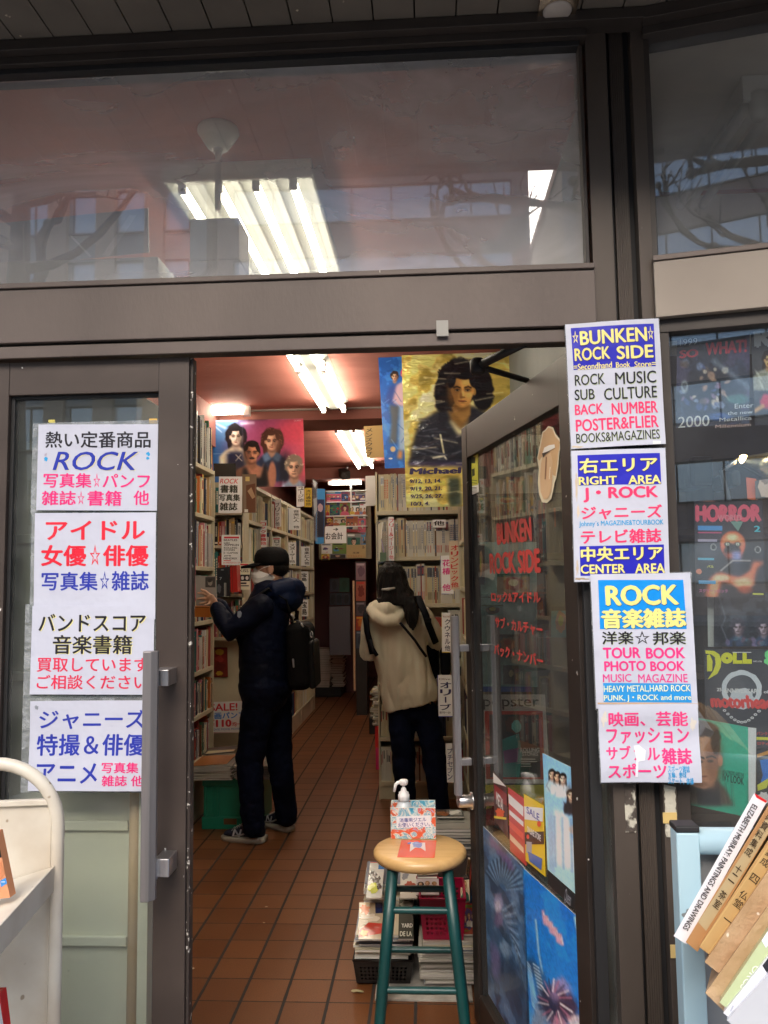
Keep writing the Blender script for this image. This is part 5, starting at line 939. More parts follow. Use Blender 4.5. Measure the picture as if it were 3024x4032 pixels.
# ================================================================== books and magazines
BOOKC = [('tan', '#b89a6c'), ('cream', '#ddd3b4'), ('white', '#dcdcd6'), ('black', '#1f1e22'), ('navy', '#22304e'), ('teal', '#2f7a78'), ('dusty red', '#a4453c'), ('crimson', '#8e1f2c'), ('pink', '#c9808a'), ('grey', '#8b8b88'), ('brown', '#6a4630'), ('orange', '#b8662c'), ('green', '#2e6a46'), ('pale blue', '#8fa9bc'), ('beige', '#c9b890'), ('silver', '#b2b4b4')]
PAGES = M('book_pages', (.66, .6, .48), rough=.85, col2=(.56, .5, .39), vscale=40, stretch=(1, 1, 30))
def book_proto(col, design, seed):
    q = random.Random(seed); mb = MB(); acc = q.choice(['#e8e2cc', '#1a1a1e', '#b8322e', '#d8b040', '#e6e6e2', '#24406e']); a2 = q.choice(['#e8e2cc', '#26262a', '#c84a3a', '#3a6a9a'])
    mb.box((0, 0, 0), (.1, 1, 1), 0); mb.box((.9, 0, 0), (1, 1, 1), 0); mb.box((.101, 0, 0), (.899, .03, 1), 0); mb.box((.101, .031, .012), (.899, .985, .988), 1)
    y = -.004
    def band(z0, z1_, x0=.08, x1=.92, m=2): mb.quad((x0, y, z0), (x1, y, z0), (x1, y, z1_), (x0, y, z1_), m)
    if design == 0: band(.8, .86); band(.12, .16)
    elif design == 1:
        z = .85
        while z > .35: h = q.uniform(.025, .05); band(z - h, z, .25, .75, 3); z -= h + .018
    elif design == 2:
        band(.0, 1, .02, .98); y = -.007
        z = .82
        while z > .4: h = q.uniform(.02, .045); band(z - h, z, .3, .7, 3); z -= h + .015
        band(.06, .14, .1, .9, 3)
    elif design == 3: band(.7, .95, .1, .9); y = -.007; band(.74, .9, .3, .7, 3); band(.1, .3, .32, .68, 3)
    else: band(.2, .8, .4, .6, 3)
    return mb.mesh('book', [ink(col, .4), PAGES, ink(acc, .4), ink(a2, .4)])
PROTO = [(n, book_proto(c, (i * 3 + k) % 5, i * 7 + k)) for i, (n, c) in enumerate(BOOKC) for k in range(2)]
MAGC = [('cream', '#cfc4a0'), ('white', '#cfcdc2'), ('ivory', '#c4bb98'), ('pale grey', '#b0aea2'), ('buff', '#b09c70'), ('brown', '#6e5236'), ('dusty red', '#9c3c34'), ('navy', '#2c3c58'), ('green', '#3e5a44')]
MAGP = [(n, book_proto(c, (1, 4, 3)[k % 3], 300 + i * 5 + k)) for i, (n, c) in enumerate(MAGC) for k in range(3)]
FACE = {'+X': 90, '-Y': 0, '-X': -90}
def put_book(name, me, loc, dims, face, label, cat, group, lean=0):
    o = bpy.data.objects.new(name, me); COL.objects.link(o)
    o.matrix_world = T(*loc) @ RZ(FACE[face]) @ RY(lean) @ Matrix.Diagonal((*dims, 1)); tag(o, label, cat, group); return o
def bookcase(name, label, x0, x1, y0, y1, zs, top, face, back=True, uprights=(), mat=None):
    mat = mat or CREAM; t = thing(name, label, 'bookcase', ((x0 + x1) / 2, (y0 + y1) / 2, 0)); mb = MB(); d = .012
    if face in ('+X', '-X'):
        mb.box((x0, y0, 0), (x1, y0 + d, top)); mb.box((x0, y1 - d, 0), (x1, y1, top))
        bxx = x0 if face == '+X' else x1 - .004; mb.box((bxx, y0 + d, 0), (bxx + .004, y1 - d, top - .001))
        mb.build('case_frame', mat, t)
        for u in uprights: q = MB(); q.box((x0 + .005, u - .01, .02), (x1 + (.001 if face == '+X' else 0), u + .01, top - .002)); q.build('upright', mat, t)
    else:
        mb.box((x0, y0, 0), (x0 + d, y1, top)); mb.box((x1 - d, y0, 0), (x1, y1, top)); mb.box((x0 + d, y1 - .004, 0), (x1 - d, y1, top)); mb.build('case_frame', mat, t)
    e = {'+X': (.0, 0, -.002, 0), '-X': (.002, 0, 0, 0), '-Y': (0, .002, 0, 0)}[face]
    for z in list(zs) + [top]:
        q = MB()
        if face == '-Y': q.box((x0 + d, y0 + .002, z - .028), (x1 - d, y1 - .005, z - .001))
        else: q.box((x0 + .005, y0 + d, z - .028), (x1 - .002, y1 - d, z - .001))
        q.build('shelf', mat, t, .001)
    q = MB(); q.box((x0 + (.01 if face != '+X' else 0), y0 + .012, 0.001), (x1 - .004, y1 - .012, min(zs) - .03)); q.build('plinth', mat, t)
    return t
MASS = MB(); MASSM = [ink(c, .45) for n, c in MAGC] + [PAGES, ink('#26262a', .4), ink('#a83a30', .4)]
def mass_row(a, b, z, h, depth, face, seed, tmin=.006, tmax=.014, fill=1.0):
    """rows of slim magazines deep in the shop, all in one mass"""
    q = random.Random(seed); (ax, ay), (bx, by) = a, b; L = math.hypot(bx - ax, by - ay); dx, dy = (bx - ax) / L, (by - ay) / L; p = 0.0; run = q.choice((0, 1, 2, 1)); left = q.randint(3, 20)
    nx, ny = {'+X': (1, 0), '-X': (-1, 0), '-Y': (0, -1)}[face]; hh = h * q.uniform(.8, .96)
    while p < L * fill - .012:
        t = q.uniform(tmin, tmax); left -= 1
        if left <= 0: run = q.choice((0, 1, 2, 3, 4, 1, 2, 0, 7, 6)); left = q.randint(3, 22); hh = h * q.uniform(.74, .97)
        c = run if q.random() > .06 else q.choice((5, 6, 7, 8)); set_ = q.uniform(0, .012); H = hh * q.uniform(.985, 1)
        x0, y0 = ax + dx * p, ay + dy * p; x1, y1 = ax + dx * (p + t - .0012), ay + dy * (p + t - .0012)
        A = (x0 - nx * (set_ + .012), y0 - ny * (set_ + .012)); B = (x1 - nx * (set_ + .012), y1 - ny * (set_ + .012)); Cc = (B[0] - nx * depth, B[1] - ny * depth); D = (A[0] - nx * depth, A[1] - ny * depth)
        MASS.add([(*A, z), (*B, z), (*Cc, z), (*D, z), (*A, z + H), (*B, z + H), (*Cc, z + H), (*D, z + H)], [(0, 1, 5, 4), (1, 2, 6, 5), (3, 0, 4, 7)], c); MASS.f.append([len(MASS.v) - 4, len(MASS.v) - 3, len(MASS.v) - 2, len(MASS.v) - 1]); MASS.m.append(9); MASS.s.append(False)
        if q.random() < .8:
            e = .0006; k = q.choice((10, 10, 11)); m = .2
            A2 = (x0 + (x1 - x0) * m - nx * (set_ + .012 - e), y0 + (y1 - y0) * m - ny * (set_ + .012 - e)); B2 = (x1 - (x1 - x0) * m - nx * (set_ + .012 - e), y1 - (y1 - y0) * m - ny * (set_ + .012 - e)); za = z + H * q.uniform(.45, .7); zb_ = z + H * q.uniform(.75, .92)
            MASS.add([(*A2, za), (*B2, za), (*B2, zb_), (*A2, zb_)], [(0, 1, 2, 3)], k)
        p += t
def book_row(y0, y1, X, z, h, depth, seed, row, case, cat='book'):
    q = random.Random(seed); y = y0; n = 0
    while y < y1 - .012:
        t = q.choice((.009, .012, .016, .02, .024, .03)) * q.uniform(.9, 1.15)
        if y + t > y1: break
        nm, me = PROTO[q.randrange(len(PROTO))]; H = h * q.uniform(.72, .96); D = min(depth, H * q.uniform(.68, .78)); n += 1
        sz = 'thin' if t < .013 else ('thick' if t > .024 else 'medium')
        put_book('book', me, (X - q.uniform(.004, .03), y, z), (t - .0008, D, H), '+X', '%s %s book, %s from the street on the %s shelf of the near bookcase' % (sz, nm, nth(n), row), 'book', 'books on the near bookcase', q.choice((0, 0, 0, 1.2)))
        y += t
# ---- near left bookcase
ZR1 = [.368, .648, .93, 1.25, 1.611, 1.962, 2.29]
bookcase('bookcase', 'cream steel bookcase packed with mixed books beside the man', -1.79, -1.5, 2.3, 3.62, ZR1[:-1], ZR1[-1], '+X', uprights=(2.9,))
for i, z in enumerate(ZR1):
    h = (ZR1[i + 1] - z - .035) if i + 1 < len(ZR1) else .37
    book_row(2.93, 3.60, -1.5, z, h, .25, 40 + i, ['lowest', 'second', 'third', 'fourth', 'fifth', 'sixth', 'topmost'][i], 1)
# ---- end shelf on the side of the long bookcase, facing the street
ZE = [1.10, 1.417, 1.779, 2.024]
t = thing('end_shelf', 'narrow cream shelf on the end panel of the long bookcase, facing the street', 'shelf', (-1.5, 4.0, 1.1))
mb = MB(); mb.box((-1.79, 4.072, 0), (-1.3665, 4.088, 2.25)); mb.build('end_panel', CREAM, t)
for z in ZE: q = MB(); q.box((-1.79, 3.93, z - .022), (-1.367, 4.0715, z - .001)); q.build('shelf', CREAM, t)
q = MB(); q.box((-1.377, 3.93, 1.08), (-1.3668, 4.0715, 2.24)); q.build('side_cheek', CREAM, t)
for i, z in enumerate(ZE):
    q = random.Random(80 + i); x = -1.66; n = 0; h = (ZE[i + 1] - z - .03) if i < 3 else .2
    while x < -1.395:
        th_ = q.choice((.009, .012, .018, .026)); nm, me = PROTO[q.randrange(len(PROTO))]; n += 1
        put_book('book', me, (x, 3.94 + q.uniform(0, .01), z), (th_ - .0008, .12, h * q.uniform(.75, .97)), '-Y', '%s book, %s from the wall on the %s board of the end shelf' % (nm, nth(n), ['lowest', 'second', 'third', 'top'][i]), 'book', 'books on the end shelf'); x += th_
# ---- long left bookcase
ZR2 = [.165, .47, .775, 1.08, 1.38, 1.665, 1.98]
bookcase('bookcase', 'long cream bookcase of magazines running deep into the shop', -1.63, -1.365, 4.09, 7.55, ZR2, 2.27, '+X', uprights=(4.98, 5.76, 6.55, 7.33))
for i, z in enumerate(ZR2):
    h = (ZR2[i + 1] - z - .035) if i + 1 < len(ZR2) else .26
    for j, (a, b_) in enumerate(((4.11, 4.965), (4.995, 5.745), (5.775, 6.535), (6.565, 7.315), (7.345, 7.53))): mass_row((-1.365, a), (-1.365, b_), z, h, .2, '+X', 900 + i * 9 + j)
# ---- bookcase facing the street, behind the woman
ZR3 = [.12, .42, .73, 1.03, 1.335, 1.665, 1.99]
FACING = bookcase('bookcase', 'cream bookcase of pale magazines facing the street behind the woman', -.365, .44, 3.7, 3.95, ZR3[:-1], ZR3[-1], '-Y')
mb = MB(); mb.box((-.365, 3.701, 1.9905), (-.353, 3.94, 2.27)); mb.build('upright', CREAM, FACING)
for i, z in enumerate(ZR3):
    h = (ZR3[i + 1] - z - .035) if i + 1 < len(ZR3) else .29
    if i in (0, 1, 2, 3):
        mass_row((-.35, 3.7), (.42, 3.7), z, h, .2, '-Y', 700 + i); continue
    q = random.Random(60 + i); x = -.345; n = 0; run = 0; left = 0; hh = h * .93
    while x < .24:
        if left <= 0: run = q.choice((0, 3, 1, 6, 2, 4, 7)); left = q.randint(4, 16); hh = h * q.uniform(.88, .96)
        left -= 1; th_ = q.uniform(.0075, .0125); nm, me = MAGP[(run + q.randint(0, 2)) if q.random() > .08 else q.randrange(15, 27)]; n += 1
        put_book('magazine', me, (x, 3.712 + q.uniform(0, .008), z), (th_ - .0007, .2, hh * q.uniform(.985, 1)), '-Y', '%s magazine spine, %s from the aisle end on the %s row behind the woman' % (nm, nth(n), {4: 'third', 5: 'second', 6: 'topmost'}[i]), 'magazine', 'magazines behind the woman'); x += th_
# ---- bookcase along the aisle beside the open door
ZR4 = [.2, .5, .82, 1.13, 1.45, 1.76]
bookcase('bookcase', 'cream bookcase along the aisle beside the open glass door', .215, .44, 1.56, 3.68, ZR4, 2.08, '-X', uprights=(2.27, 2.98))
for i, z in enumerate(ZR4):
    for j, (a, b_) in enumerate(((1.58, 2.255), (2.285, 2.965), (2.995, 3.66))): mass_row((.215, a), (.215, b_), z, .28, .18, '-X', 500 + i * 9 + j)
# ---- shelf end facing the door glass
bookcase('bookcase', 'dark display case of magazines facing the open glass door', .23, .93, 1.3, 1.54, [.3, .62, .95, 1.27, 1.6, 1.84], 2.14, '-Y', mat=M('dark_shelf', (.09, .085, .075), rough=.5))
for i, z in enumerate((1.6, 1.84)): mass_row((.25, 1.3), (.9, 1.3), z, .24 if i == 0 else .26, .18, '-Y', 600 + i, .009, .016)
MM = MASS.build('shelved_magazines', MASSM); tag(MM, 'mass of slim magazines packed on the long shelves deep in the shop', 'magazines', None, 'stuff')
def cover(name, tl, w_, h_, label, cat, seed, group=None, face='-Y', tilt=0, thick=.004, Yp=0, base=None, items=None):
    """an upright cover facing the street, centre top-left at tl"""
    b_, it = cover_items(seed); X = T(*tl) @ RX(tilt)
    c = [X @ Vector((0, 0, 0)), X @ Vector((w_, 0, 0)), X @ Vector((0, 0, -h_))]
    o = sheet(name, c, ((0, 0), (100, 0), (0, 140)), items if items is not None else it, base=base or b_, thick=thick, gloss=.35, lift=.0004); return tag(o, label, cat, group)
# ---- covers behind the door glass
def dz(name, conv, tl, tr, bl, items, label, cat='magazine', Y=1.285, gain=2.2, **kw): return zsheet(name, conv, Y, tl, tr, bl, items, label, cat, gain=gain, **kw)
dz('teal_backing', zd, (140, 1285), (545, 1285), (140, 2215), [('r', 140, 1640, 545, 1646, '#24484a')], 'teal backing board seen through the open glass door', 'backing board', Y=1.294, base='#7ccccc')
dz('rock_magazine', zd2, (170, 135), (585, 135), (200, 695), [('r', 180, 150, 560, 232, '#e2e2de'), ('t', 'popster', 196, 158, 548, 232, '#2a2a2c', .005), ('p', [(205, 240), (570, 240), (580, 668), (215, 668)], '#9c3428'), ('p', [(235, 262), (545, 262), (555, 655), (240, 655)], '#23282a'), ('e', 385, 330, 50, 54, '#4a2e28', .15, 3), ('p', [(310, 420), (420, 380), (440, 520), (420, 655), (320, 655)], '#2f7a7c'), ('e', 405, 335, 30, 40, '#5aa0a0', .1, 5), ('p', [(320, 490), (420, 470), (410, 560), (330, 570)], '#6a4a7a'), ('t', 'ROLLING', 428, 470, 548, 500, '#d8d8d4', .04), ('t', 'STONES', 440, 498, 540, 522, '#d8d8d4', .04)] + [('r', 432, 538 + 15 * i, 432 + (90, 100, 60, 66)[i], 545 + 15 * i, '#b8b8b4') for i in range(4)],
   'red framed rock magazine with a teal figure behind the open glass door', Y=1.28, base='#d8d4cc')
dz('yellow_magazine', zd2, (190, 705), (590, 705), (200, 960), [('p', [(200, 780), (260, 740), (240, 850)], '#1e1e1e'), ('e', 300, 820, 60, 60, '#8a2a22', .3, 3), ('p', [(195, 860), (300, 840), (290, 960), (200, 960)], '#7a1e22')], 'yellow magazine cover low behind the open glass door', Y=1.28, base='#a8a02a')
dz('blue_strip', zd2, (165, 85), (500, 85), (165, 118), [], 'dark blue shelf label strip behind the open glass door', 'label strip', Y=1.283, base='#2a4a8e')
for i, (x0, y0, x1, y1, lb) in enumerate(((190, 1690, 330, 1760, 'two small portrait cards'), (275, 1880, 440, 2000, 'brown portrait cover'), (330, 2080, 430, 2200, 'black cover with a gold ring'), (290, 1490, 500, 1620, 'cover with a red guitar'), (150, 1300, 210, 1560, 'tall dark strip cover'), (135, 1000, 200, 1100, 'green card'), (280, 990, 430, 1040, 'yellow headed card'), (640, 1700, 760, 1900, 'teal poster with dark letters'))):
    q = random.Random(i + 50); dz('magazine', zd, (x0, y0), (x1, y0), (x0, y1), [('e', (x0 + x1) / 2, (y0 + y1) / 2, (x1 - x0) * .3, (y1 - y0) * .36, q.choice(('#a87a54', '#1c1c1e', '#7a3a2e')), .15, i), ('e', (x0 + x1) / 2, (y0 + y1) / 2 - 8, (x1 - x0) * .15, (y1 - y0) * .18, q.choice(('#c89a6e', '#d8b030', '#c8503a')), .1, i), ('r', x0, y0, x1, y0 + (y1 - y0) * .14, q.choice(('#c8b040', '#2e5a4a', '#1e1e22')))], lb + ' behind the open glass door', 'magazine', Y=1.282, base=['#4a8a8e', '#4a6a6a', '#17181a', '#7a6a58', '#20242a', '#3e6a50', '#7a8a7a', '#3e7a80'][i])
dz('clear_film', zd, (150, 1620), (545, 1630), (155, 2200), [], 'crinkled clear film over the teal board behind the open glass door', 'film', Y=1.278, basemat=SLEEVE, thick=.0004)
# ================================================================== paper signs among the shelves
def card(conv, Y, tl, tr, bl, items, label, base='#e6e4e0', group='paper signs among the shelves', **kw): return zsheet('shelf_sign', conv, Y, tl, tr, bl, items, label, 'sign', group, base=base, gloss=.5, gain=1.25, **kw)
K_, R_, G_ = '#1e1c1e', '#c22f3a', '#2f6a54'
card(zL, 3.7, (318, 850), (556, 850), (312, 1224), [('t', 'ROCK', 326, 872, 524, 922, R_, .01, .25), ('t', '書籍', 332, 935, 512, 1018, '#23230e', .03), ('t', '写真集', 318, 1030, 534, 1102, '#23230e', .03), ('t', '雑誌', 324, 1116, 508, 1198, '#23230e', .03)], 'white sign with a red ROCK heading over three black lines on the end shelf')
card(zL, 3.72, (345, 1448), (536, 1448), (345, 1756), [('r', 370, 1466, 524, 1484, R_), ('t', 'BEATLES', 368, 1492, 506, 1512, '#2c2c30', .02), ('t', 'LED', 370, 1522, 428, 1540, '#2c2c30', .02), ('t', 'ZEPPELIN', 370, 1542, 522, 1562, '#2c2c30', .02), ('t', 'ROLLING', 370, 1572, 504, 1590, '#2c2c30', .02), ('t', 'STONES', 370, 1594, 482, 1612, '#2c2c30', .02), ('t', 'E・CLAPTON', 368, 1624, 510, 1642, '#2c2c30', .02), ('t', 'JIMI', 368, 1656, 440, 1674, '#2c2c30', .02), ('t', 'HENDRIX', 366, 1680, 506, 1700, '#2c2c30', .02), ('r', 366, 1708, 440, 1716, R_), ('t', '60-70年代のロック', 360, 1724, 530, 1742, R_, .01)], 'grey-white sign with a list of band names on the end shelf')
card(zL, 3.9, (528, 1736), (634, 1736), (528, 2010), [('r', 534, 1745, 618, 1760, R_), ('t', 'KISS', 530, 1800, 620, 1830, K_, .01), ('r', 530, 1856, 634, 1922, '#141416'), ('e', 560, 1890, 16, 20, '#c8c8c4'), ('e', 606, 1890, 16, 20, '#c8c8c4'), ('r', 540, 1936, 600, 1952, K_), ('r', 534, 1964, 624, 1976, '#4a4a44')], 'cream sign with a black picture strip in the lower end shelf', base='#cfccb4')
card(z8, 4.6, (775, 135), (968, 135), (775, 428), [('tv', 'ロック書籍他', 898, 155, 962, 405, R_, .03), ('tv', '60-70年代のロックバンド', 852, 160, 882, 404, '#3a7a6a', .02)], 'white sign with vertical red and small green writing on the long bookcase')
card(z8, 5.2, (1030, -90), (1125, -100), (1030, 212), [('tv', 'ブリッジ他', 1062, -60, 1108, 200, K_, .005)], 'white vertical sign nearest the end shelf on the upper rows of the long bookcase')
card(z8, 5.9, (1195, 0), (1335, 0), (1195, 240), [('tv', '音楽と人 他', 1258, 20, 1322, 225, K_, .02)], 'white vertical sign on the upper row of the long bookcase, middle of its length')
card(z8, 5.0, (1030, 320), (1118, 320), (1030, 460), [('tv', 'ロッキ', 1052, 345, 1105, 455, K_, .02), ('r', 1040, 330, 1110, 342, R_)], 'white sign just above the cap of the man')
card(z8, 5.9, (1198, 375), (1288, 375), (1198, 610), [('tv', 'スヌーザー他', 1216, 390, 1276, 600, K_, .015)], 'white vertical sign on the second row of the long bookcase, behind the cap')
card(z8, 6.7, (1342, 420), (1438, 420), (1342, 630), [('tv', '音楽と人他', 1378, 432, 1432, 620, K_, .02)], 'white vertical sign on the second row of the long bookcase, farther in')
card(z8, 6.7, (1338, 690), (1422, 690), (1338, 905), [('tv', '宝島 他', 1348, 708, 1404, 895, K_, .03)], 'white sign with three large characters above the hood of the man')
card(z8, 6.7, (1345, 998), (1420, 998), (1345, 1180), [('tv', '宝島', 1352, 1012, 1406, 1170, K_, .03)], 'white sign half hidden by the backpack top')
card(z6, 6.9, (1410, 1700), (1500, 1690), (1410, 1950), [('tv', 'ュージ他', 1425, 1705, 1495, 1890, K_, .01)], 'white vertical sign under the corner of the band poster')
card(z6, 7.2, (1505, 1722), (1592, 1722), (1505, 1950), [('tv', '流行通信他', 1520, 1742, 1580, 1935, K_, .02)], 'yellow vertical sign at the far end of the long bookcase', base='#c9a83a')
card(z7, 3.5, (592, 838), (780, 828), (620, 1160), [('tv', 'メンズクラブ', 612, 855, 680, 1140, '#2a2218', .01)], 'brown cardboard sign hanging beside the blue poster', base='#a88a52')
card(zb, 6.2, (120, 660), (322, 658), (120, 816), [('t', '→', 196, 668, 246, 698, K_, .05), ('t', 'お会計', 124, 712, 288, 780, K_, .025)], 'white cashier sign with a black arrow hanging deep in the aisle')
card(zb, 5.2, (502, 178), (668, 172), (502, 462), [('t', 'ANIM', 612, 262, 672, 284, K_, .02, .2), ('t', '写', 616, 290, 650, 332, '#1f8a4a', .03), ('r', 602, 180, 668, 455, '#d8d8c0') if False else ('t', '真', 626, 334, 664, 378, '#1f8a4a', .03), ('t', 'PHOTO', 618, 390, 672, 412, K_, .02, .2), ('t', 'MA', 634, 418, 668, 436, K_, .02, .2)], 'white plastic wrapped sign with green writing hanging beside the facing bookcase', base='#d2d0cc')
card(zb, 5.2, (590, 452), (668, 450), (590, 625), [('t', 'ア', 602, 490, 658, 555, K_, .02)], 'brown cardboard sign with one large black character', base='#a8863e')
card(zw, 3.66, (770, 98), (830, 98), (775, 575), [('tv', 'フリー&イージー他', 782, 115, 828, 560, R_, .01)], 'tall narrow white sign with red vertical writing on the facing bookcase')
card(zw, 3.68, (1252, 125), (1398, 125), (1252, 213), [('t', '他', 1262, 140, 1382, 192, K_, .03)], 'small white sign with one bold character on the facing bookcase')
card(zw, 2.5, (1338, 520), (1470, 515), (1350, 940), [('tv', '花椿 他', 1360, 555, 1450, 910, '#c8327e', .03), ('r', 1338, 518, 1342, 940, '#2f3aa0'), ('r', 1342, 934, 1470, 942, '#2f3aa0')], 'blue edged white sign with pink characters beside the open door')
card(zw, 2.42, (1430, 362), (1530, 355), (1450, 890), [('tv', 'オリンピック他', 1452, 400, 1535, 870, '#b8302e', .03)], 'tall buff sign with red vertical writing beside the open door', base='#bfae96')
card(zw, 2.5, (1350, 1140), (1445, 1140), (1356, 1575), [('t', 'ku:nel', 1366, 1165, 1445, 1192, '#8a4a2a', .0), ('tv', 'クウネル他', 1386, 1205, 1445, 1560, '#2a2a48', .02), ('r', 1348, 1140, 1354, 1575, '#c8a82a'), ('r', 1354, 1566, 1440, 1575, '#c8a82a')], 'yellow edged white sign partly behind the door handle')
card(zr, 2.3, (1168, 22), (1335, 22), (1180, 478), [('t', 'Olive', 1184, 55, 1306, 76, '#6a4a4a', .0), ('tv', 'オリーブ', 1196, 92, 1318, 410, '#20204e', .025), ('t', '創刊〜20', 1190, 418, 1310, 442, '#4a3a4a', .01), ('r', 1166, 20, 1174, 478, '#2f3aa0'), ('r', 1176, 470, 1335, 480, '#2f3aa0')], 'blue edged white sign with dark vertical writing at waist height of the woman')
card(zr, 2.3, (1258, 765), (1330, 765), (1274, 1192), [('tv', 'プチセブン', 1276, 815, 1334, 1165, '#2a3a6a', .01)], 'pale narrow sign with vertical writing near the knee of the woman')
card(zf, 3.95, (340, 318), (700, 305), (345, 660), [('t', 'SALE!', 350, 330, 650, 412, R_, .02), ('t', '映画パンフ', 312, 425, 730, 500, '#2f7ac8', .03), ('t', '¥110', 320, 505, 585, 590, R_, .05), ('t', '均一', 592, 530, 690, 580, R_, .03), ('t', 'MOVIE MOVIE MOVIE', 360, 600, 680, 622, '#2f6ab0', .0), ('r', 340, 648, 700, 656, '#a82a34')], 'sale sign with red prices on the end panel behind the man')
t = zsheet('vertical_banner', zL, 3.0, (10, 722), (52, 760), (22, 1470), [('t', 'T', 18, 784, 46, 830, R_, .02), ('r', 22, 900, 34, 955, '#2a2a30'), ('p', [(20, 1060), (44, 1000), (48, 1015), (24, 1080)], '#2a2a30'), ('e', 26, 1170, 8, 12, '#2a2a30', .2, 3), ('e', 30, 1400, 12, 18, '#2a2a30', .2, 3)], 'white strip sign at the street end of the near bookcase', 'sign', base='#d8d6d2', gloss=.5)
zsheet('picture_card', zL, 3.05, (8, 1675), (78, 1680), (10, 2125), [('e', 38, 1760, 20, 40, '#d8b83a', .3, 3), ('e', 46, 1880, 18, 50, '#3a6a9a', .4, 5), ('e', 30, 1990, 18, 60, '#b8323a', .4, 7), ('r', 10, 2090, 78, 2120, '#8a3a4a')], 'pink picture card at the street end of the near bookcase', 'card', base='#b86a7a')
zsheet('end_print', z8, 4.06, (372, 1518), (540, 1518), (378, 1842), [('r', 384, 1592, 526, 1680, '#8a2422'), ('e', 455, 1570, 46, 34, '#b89430', .1, 3), ('e', 455, 1640, 40, 34, '#a83a34', .3, 5), ('e', 455, 1740, 60, 60, '#6a2420', .3, 7), ('e', 455, 1800, 40, 24, '#b89430', .2, 9)], 'red and gold print on the cream end panel behind the man', 'print', base='#7a2a20')
# ================================================================== posters inside
GRAD = bpy.data.materials.new('printed_gradient'); GRAD.use_nodes = True
_t = GRAD.node_tree; _b = _t.nodes['Principled BSDF']; _b.inputs['Roughness'].default_value = .3
_c = _t.nodes.new('ShaderNodeTexCoord'); _s = _t.nodes.new('ShaderNodeSeparateXYZ'); _q = _t.nodes.new('ShaderNodeValToRGB'); _t.links.new(_c.outputs['Generated'], _s.inputs[0]); _t.links.new(_s.outputs[0], _q.inputs[0]); _t.links.new(_q.outputs[0], _b.inputs['Base Color'])
_e = _q.color_ramp.elements; _e[0].position = .05; _e[0].color = lin('#2f62a0'); _e[1].position = .85; _e[1].color = lin('#c0485a'); _n = _e.new(.42); _n.color = lin('#8a2f58')
_p = Pic((405, 920), (1488, 898), (425, 1720), 120, 92, '#8a2f58', 21); _p.grad('#2f62a0', '#c0485a', 0); _p.el(1000, 1200, 320, 340, '#a83a5e', 1.2, .6); _p.el(560, 1000, 150, 160, '#5a94c8', 1.2, .7); _p.el(1350, 1060, 160, 140, '#b83848', 1.2, .6)
_p.person(690, 1115, 104, '#15151b', '#dccab8', '#cfc4aa', .75, 1, 1.0, .3); _p.poly([(585, 1310), (640, 1290), (760, 1290), (800, 1420), (810, 1720), (595, 1720)], '#1a2240', 2); _p.line([(690, 1330), (760, 1400)], 5, '#c8c0b0', .8); _p.line([(750, 1330), (690, 1400)], 5, '#c8c0b0', .8)
_p.person(1115, 1170, 112, '#43281f', '#cc9a7e', '#222e48', .75, 1, .9, .2, False, '#5a7698'); _p.person(1375, 1480, 116, '#75685a', '#c69c82', '#7f90a8', .2, 1, .8)
_p.person(880, 1310, 116, '#140f0d', '#a87458', '#a4705a', 0, -1, 1.15, 0, True); _p.poly([(770, 1490), (805, 1460), (860, 1590), (975, 1600), (1020, 1450), (1060, 1450), (1085, 1760), (770, 1760)], '#131318', 2); _p.el(1120, 1560, 46, 150, '#a4705a', .5); _p.grain(.05); _p.line([(425, 1320), (620, 1312)], 3, '#b8c4d4', .5, 1.5); _p.line([(765, 920), (772, 1400)], 3, '#5a5a80', .6, 1.5)
for (a_, b_, c_, d_, w_) in ((420, 940, 560, 1010, 9), (430, 980, 520, 1060, 5), (760, 960, 900, 950, 10), (430, 930, 700, 925, 6)): _p.line([(a_, b_), (c_, d_)], w_, '#e4f0fa', .6, 1.6)
zsheet('band_poster', z6, 4.12, (405, 920), (1488, 898), (425, 1720), [('t', 'QUEEN', 1380, 915, 1462, 934, '#d8a0a8', 0)], 'landscape band poster of four men on a blue to red ground above the near bookcase', 'poster', thick=.0006, pic=_p, gain=1.35)
GOLD = M('gold_poster', '#b9a455', rough=.32, col2='#7d6d2c', vscale=4, vdet=5, vlo=.35, vhi=.7, bump=.9, bscale=9, bdist=.02, stretch=(1, 1, 2.5), coat=.3)
_p = Pic((973, 125), (2150, 88), (1020, 1655), 150, 195, '#b4a050', 23); _p.mottle(['#7a6a2c', '#d8c87c', '#8a7a38', '#e8dca0'], 5, .75); _f = _p.field(3, 4, 1, 4); _p.c = np.clip(_p.c * (1 + .28 * _f[..., None]), 0, 1)  # light and dark of the crinkled foil mottled into the gold colour
_p.poly([(1040, 1230), (1100, 960), (1150, 800), (1330, 690), (1440, 640), (1700, 640), (1860, 720), (2060, 800), (2150, 1000), (2160, 1230)], '#23252f', 2)
for q in range(46):
    x, y = 1080 + 1000 * _p.r.rand(), 760 + 430 * _p.r.rand(); l_ = 60 + 120 * _p.r.rand(); _p.line([(x, y), (x + l_, y + l_ * (.35 - .9 * _p.r.rand()))], 5, ['#4a4d5c', '#14151c', '#6a6e80', '#1c1e28'][q % 4], .55, 1.6)
_p.poly([(1420, 640), (1650, 620), (1640, 800), (1560, 880), (1470, 780)], '#7a5a30', 2); _p.poly([(1440, 770), (1490, 800), (1570, 880), (1640, 800), (1605, 905), (1540, 935)], '#d4caa0', 1.5)
_p.el(1590, 360, 250, 210, '#121117', .14, 1, 0, .12); _p.el(1420, 500, 110, 210, '#121117', .2, 1, 0, .2); _p.el(1790, 470, 110, 230, '#121117', .2, 1, 0, .2); _p.el(1380, 640, 60, 60, '#16151b', .5, 1, 0, .4)
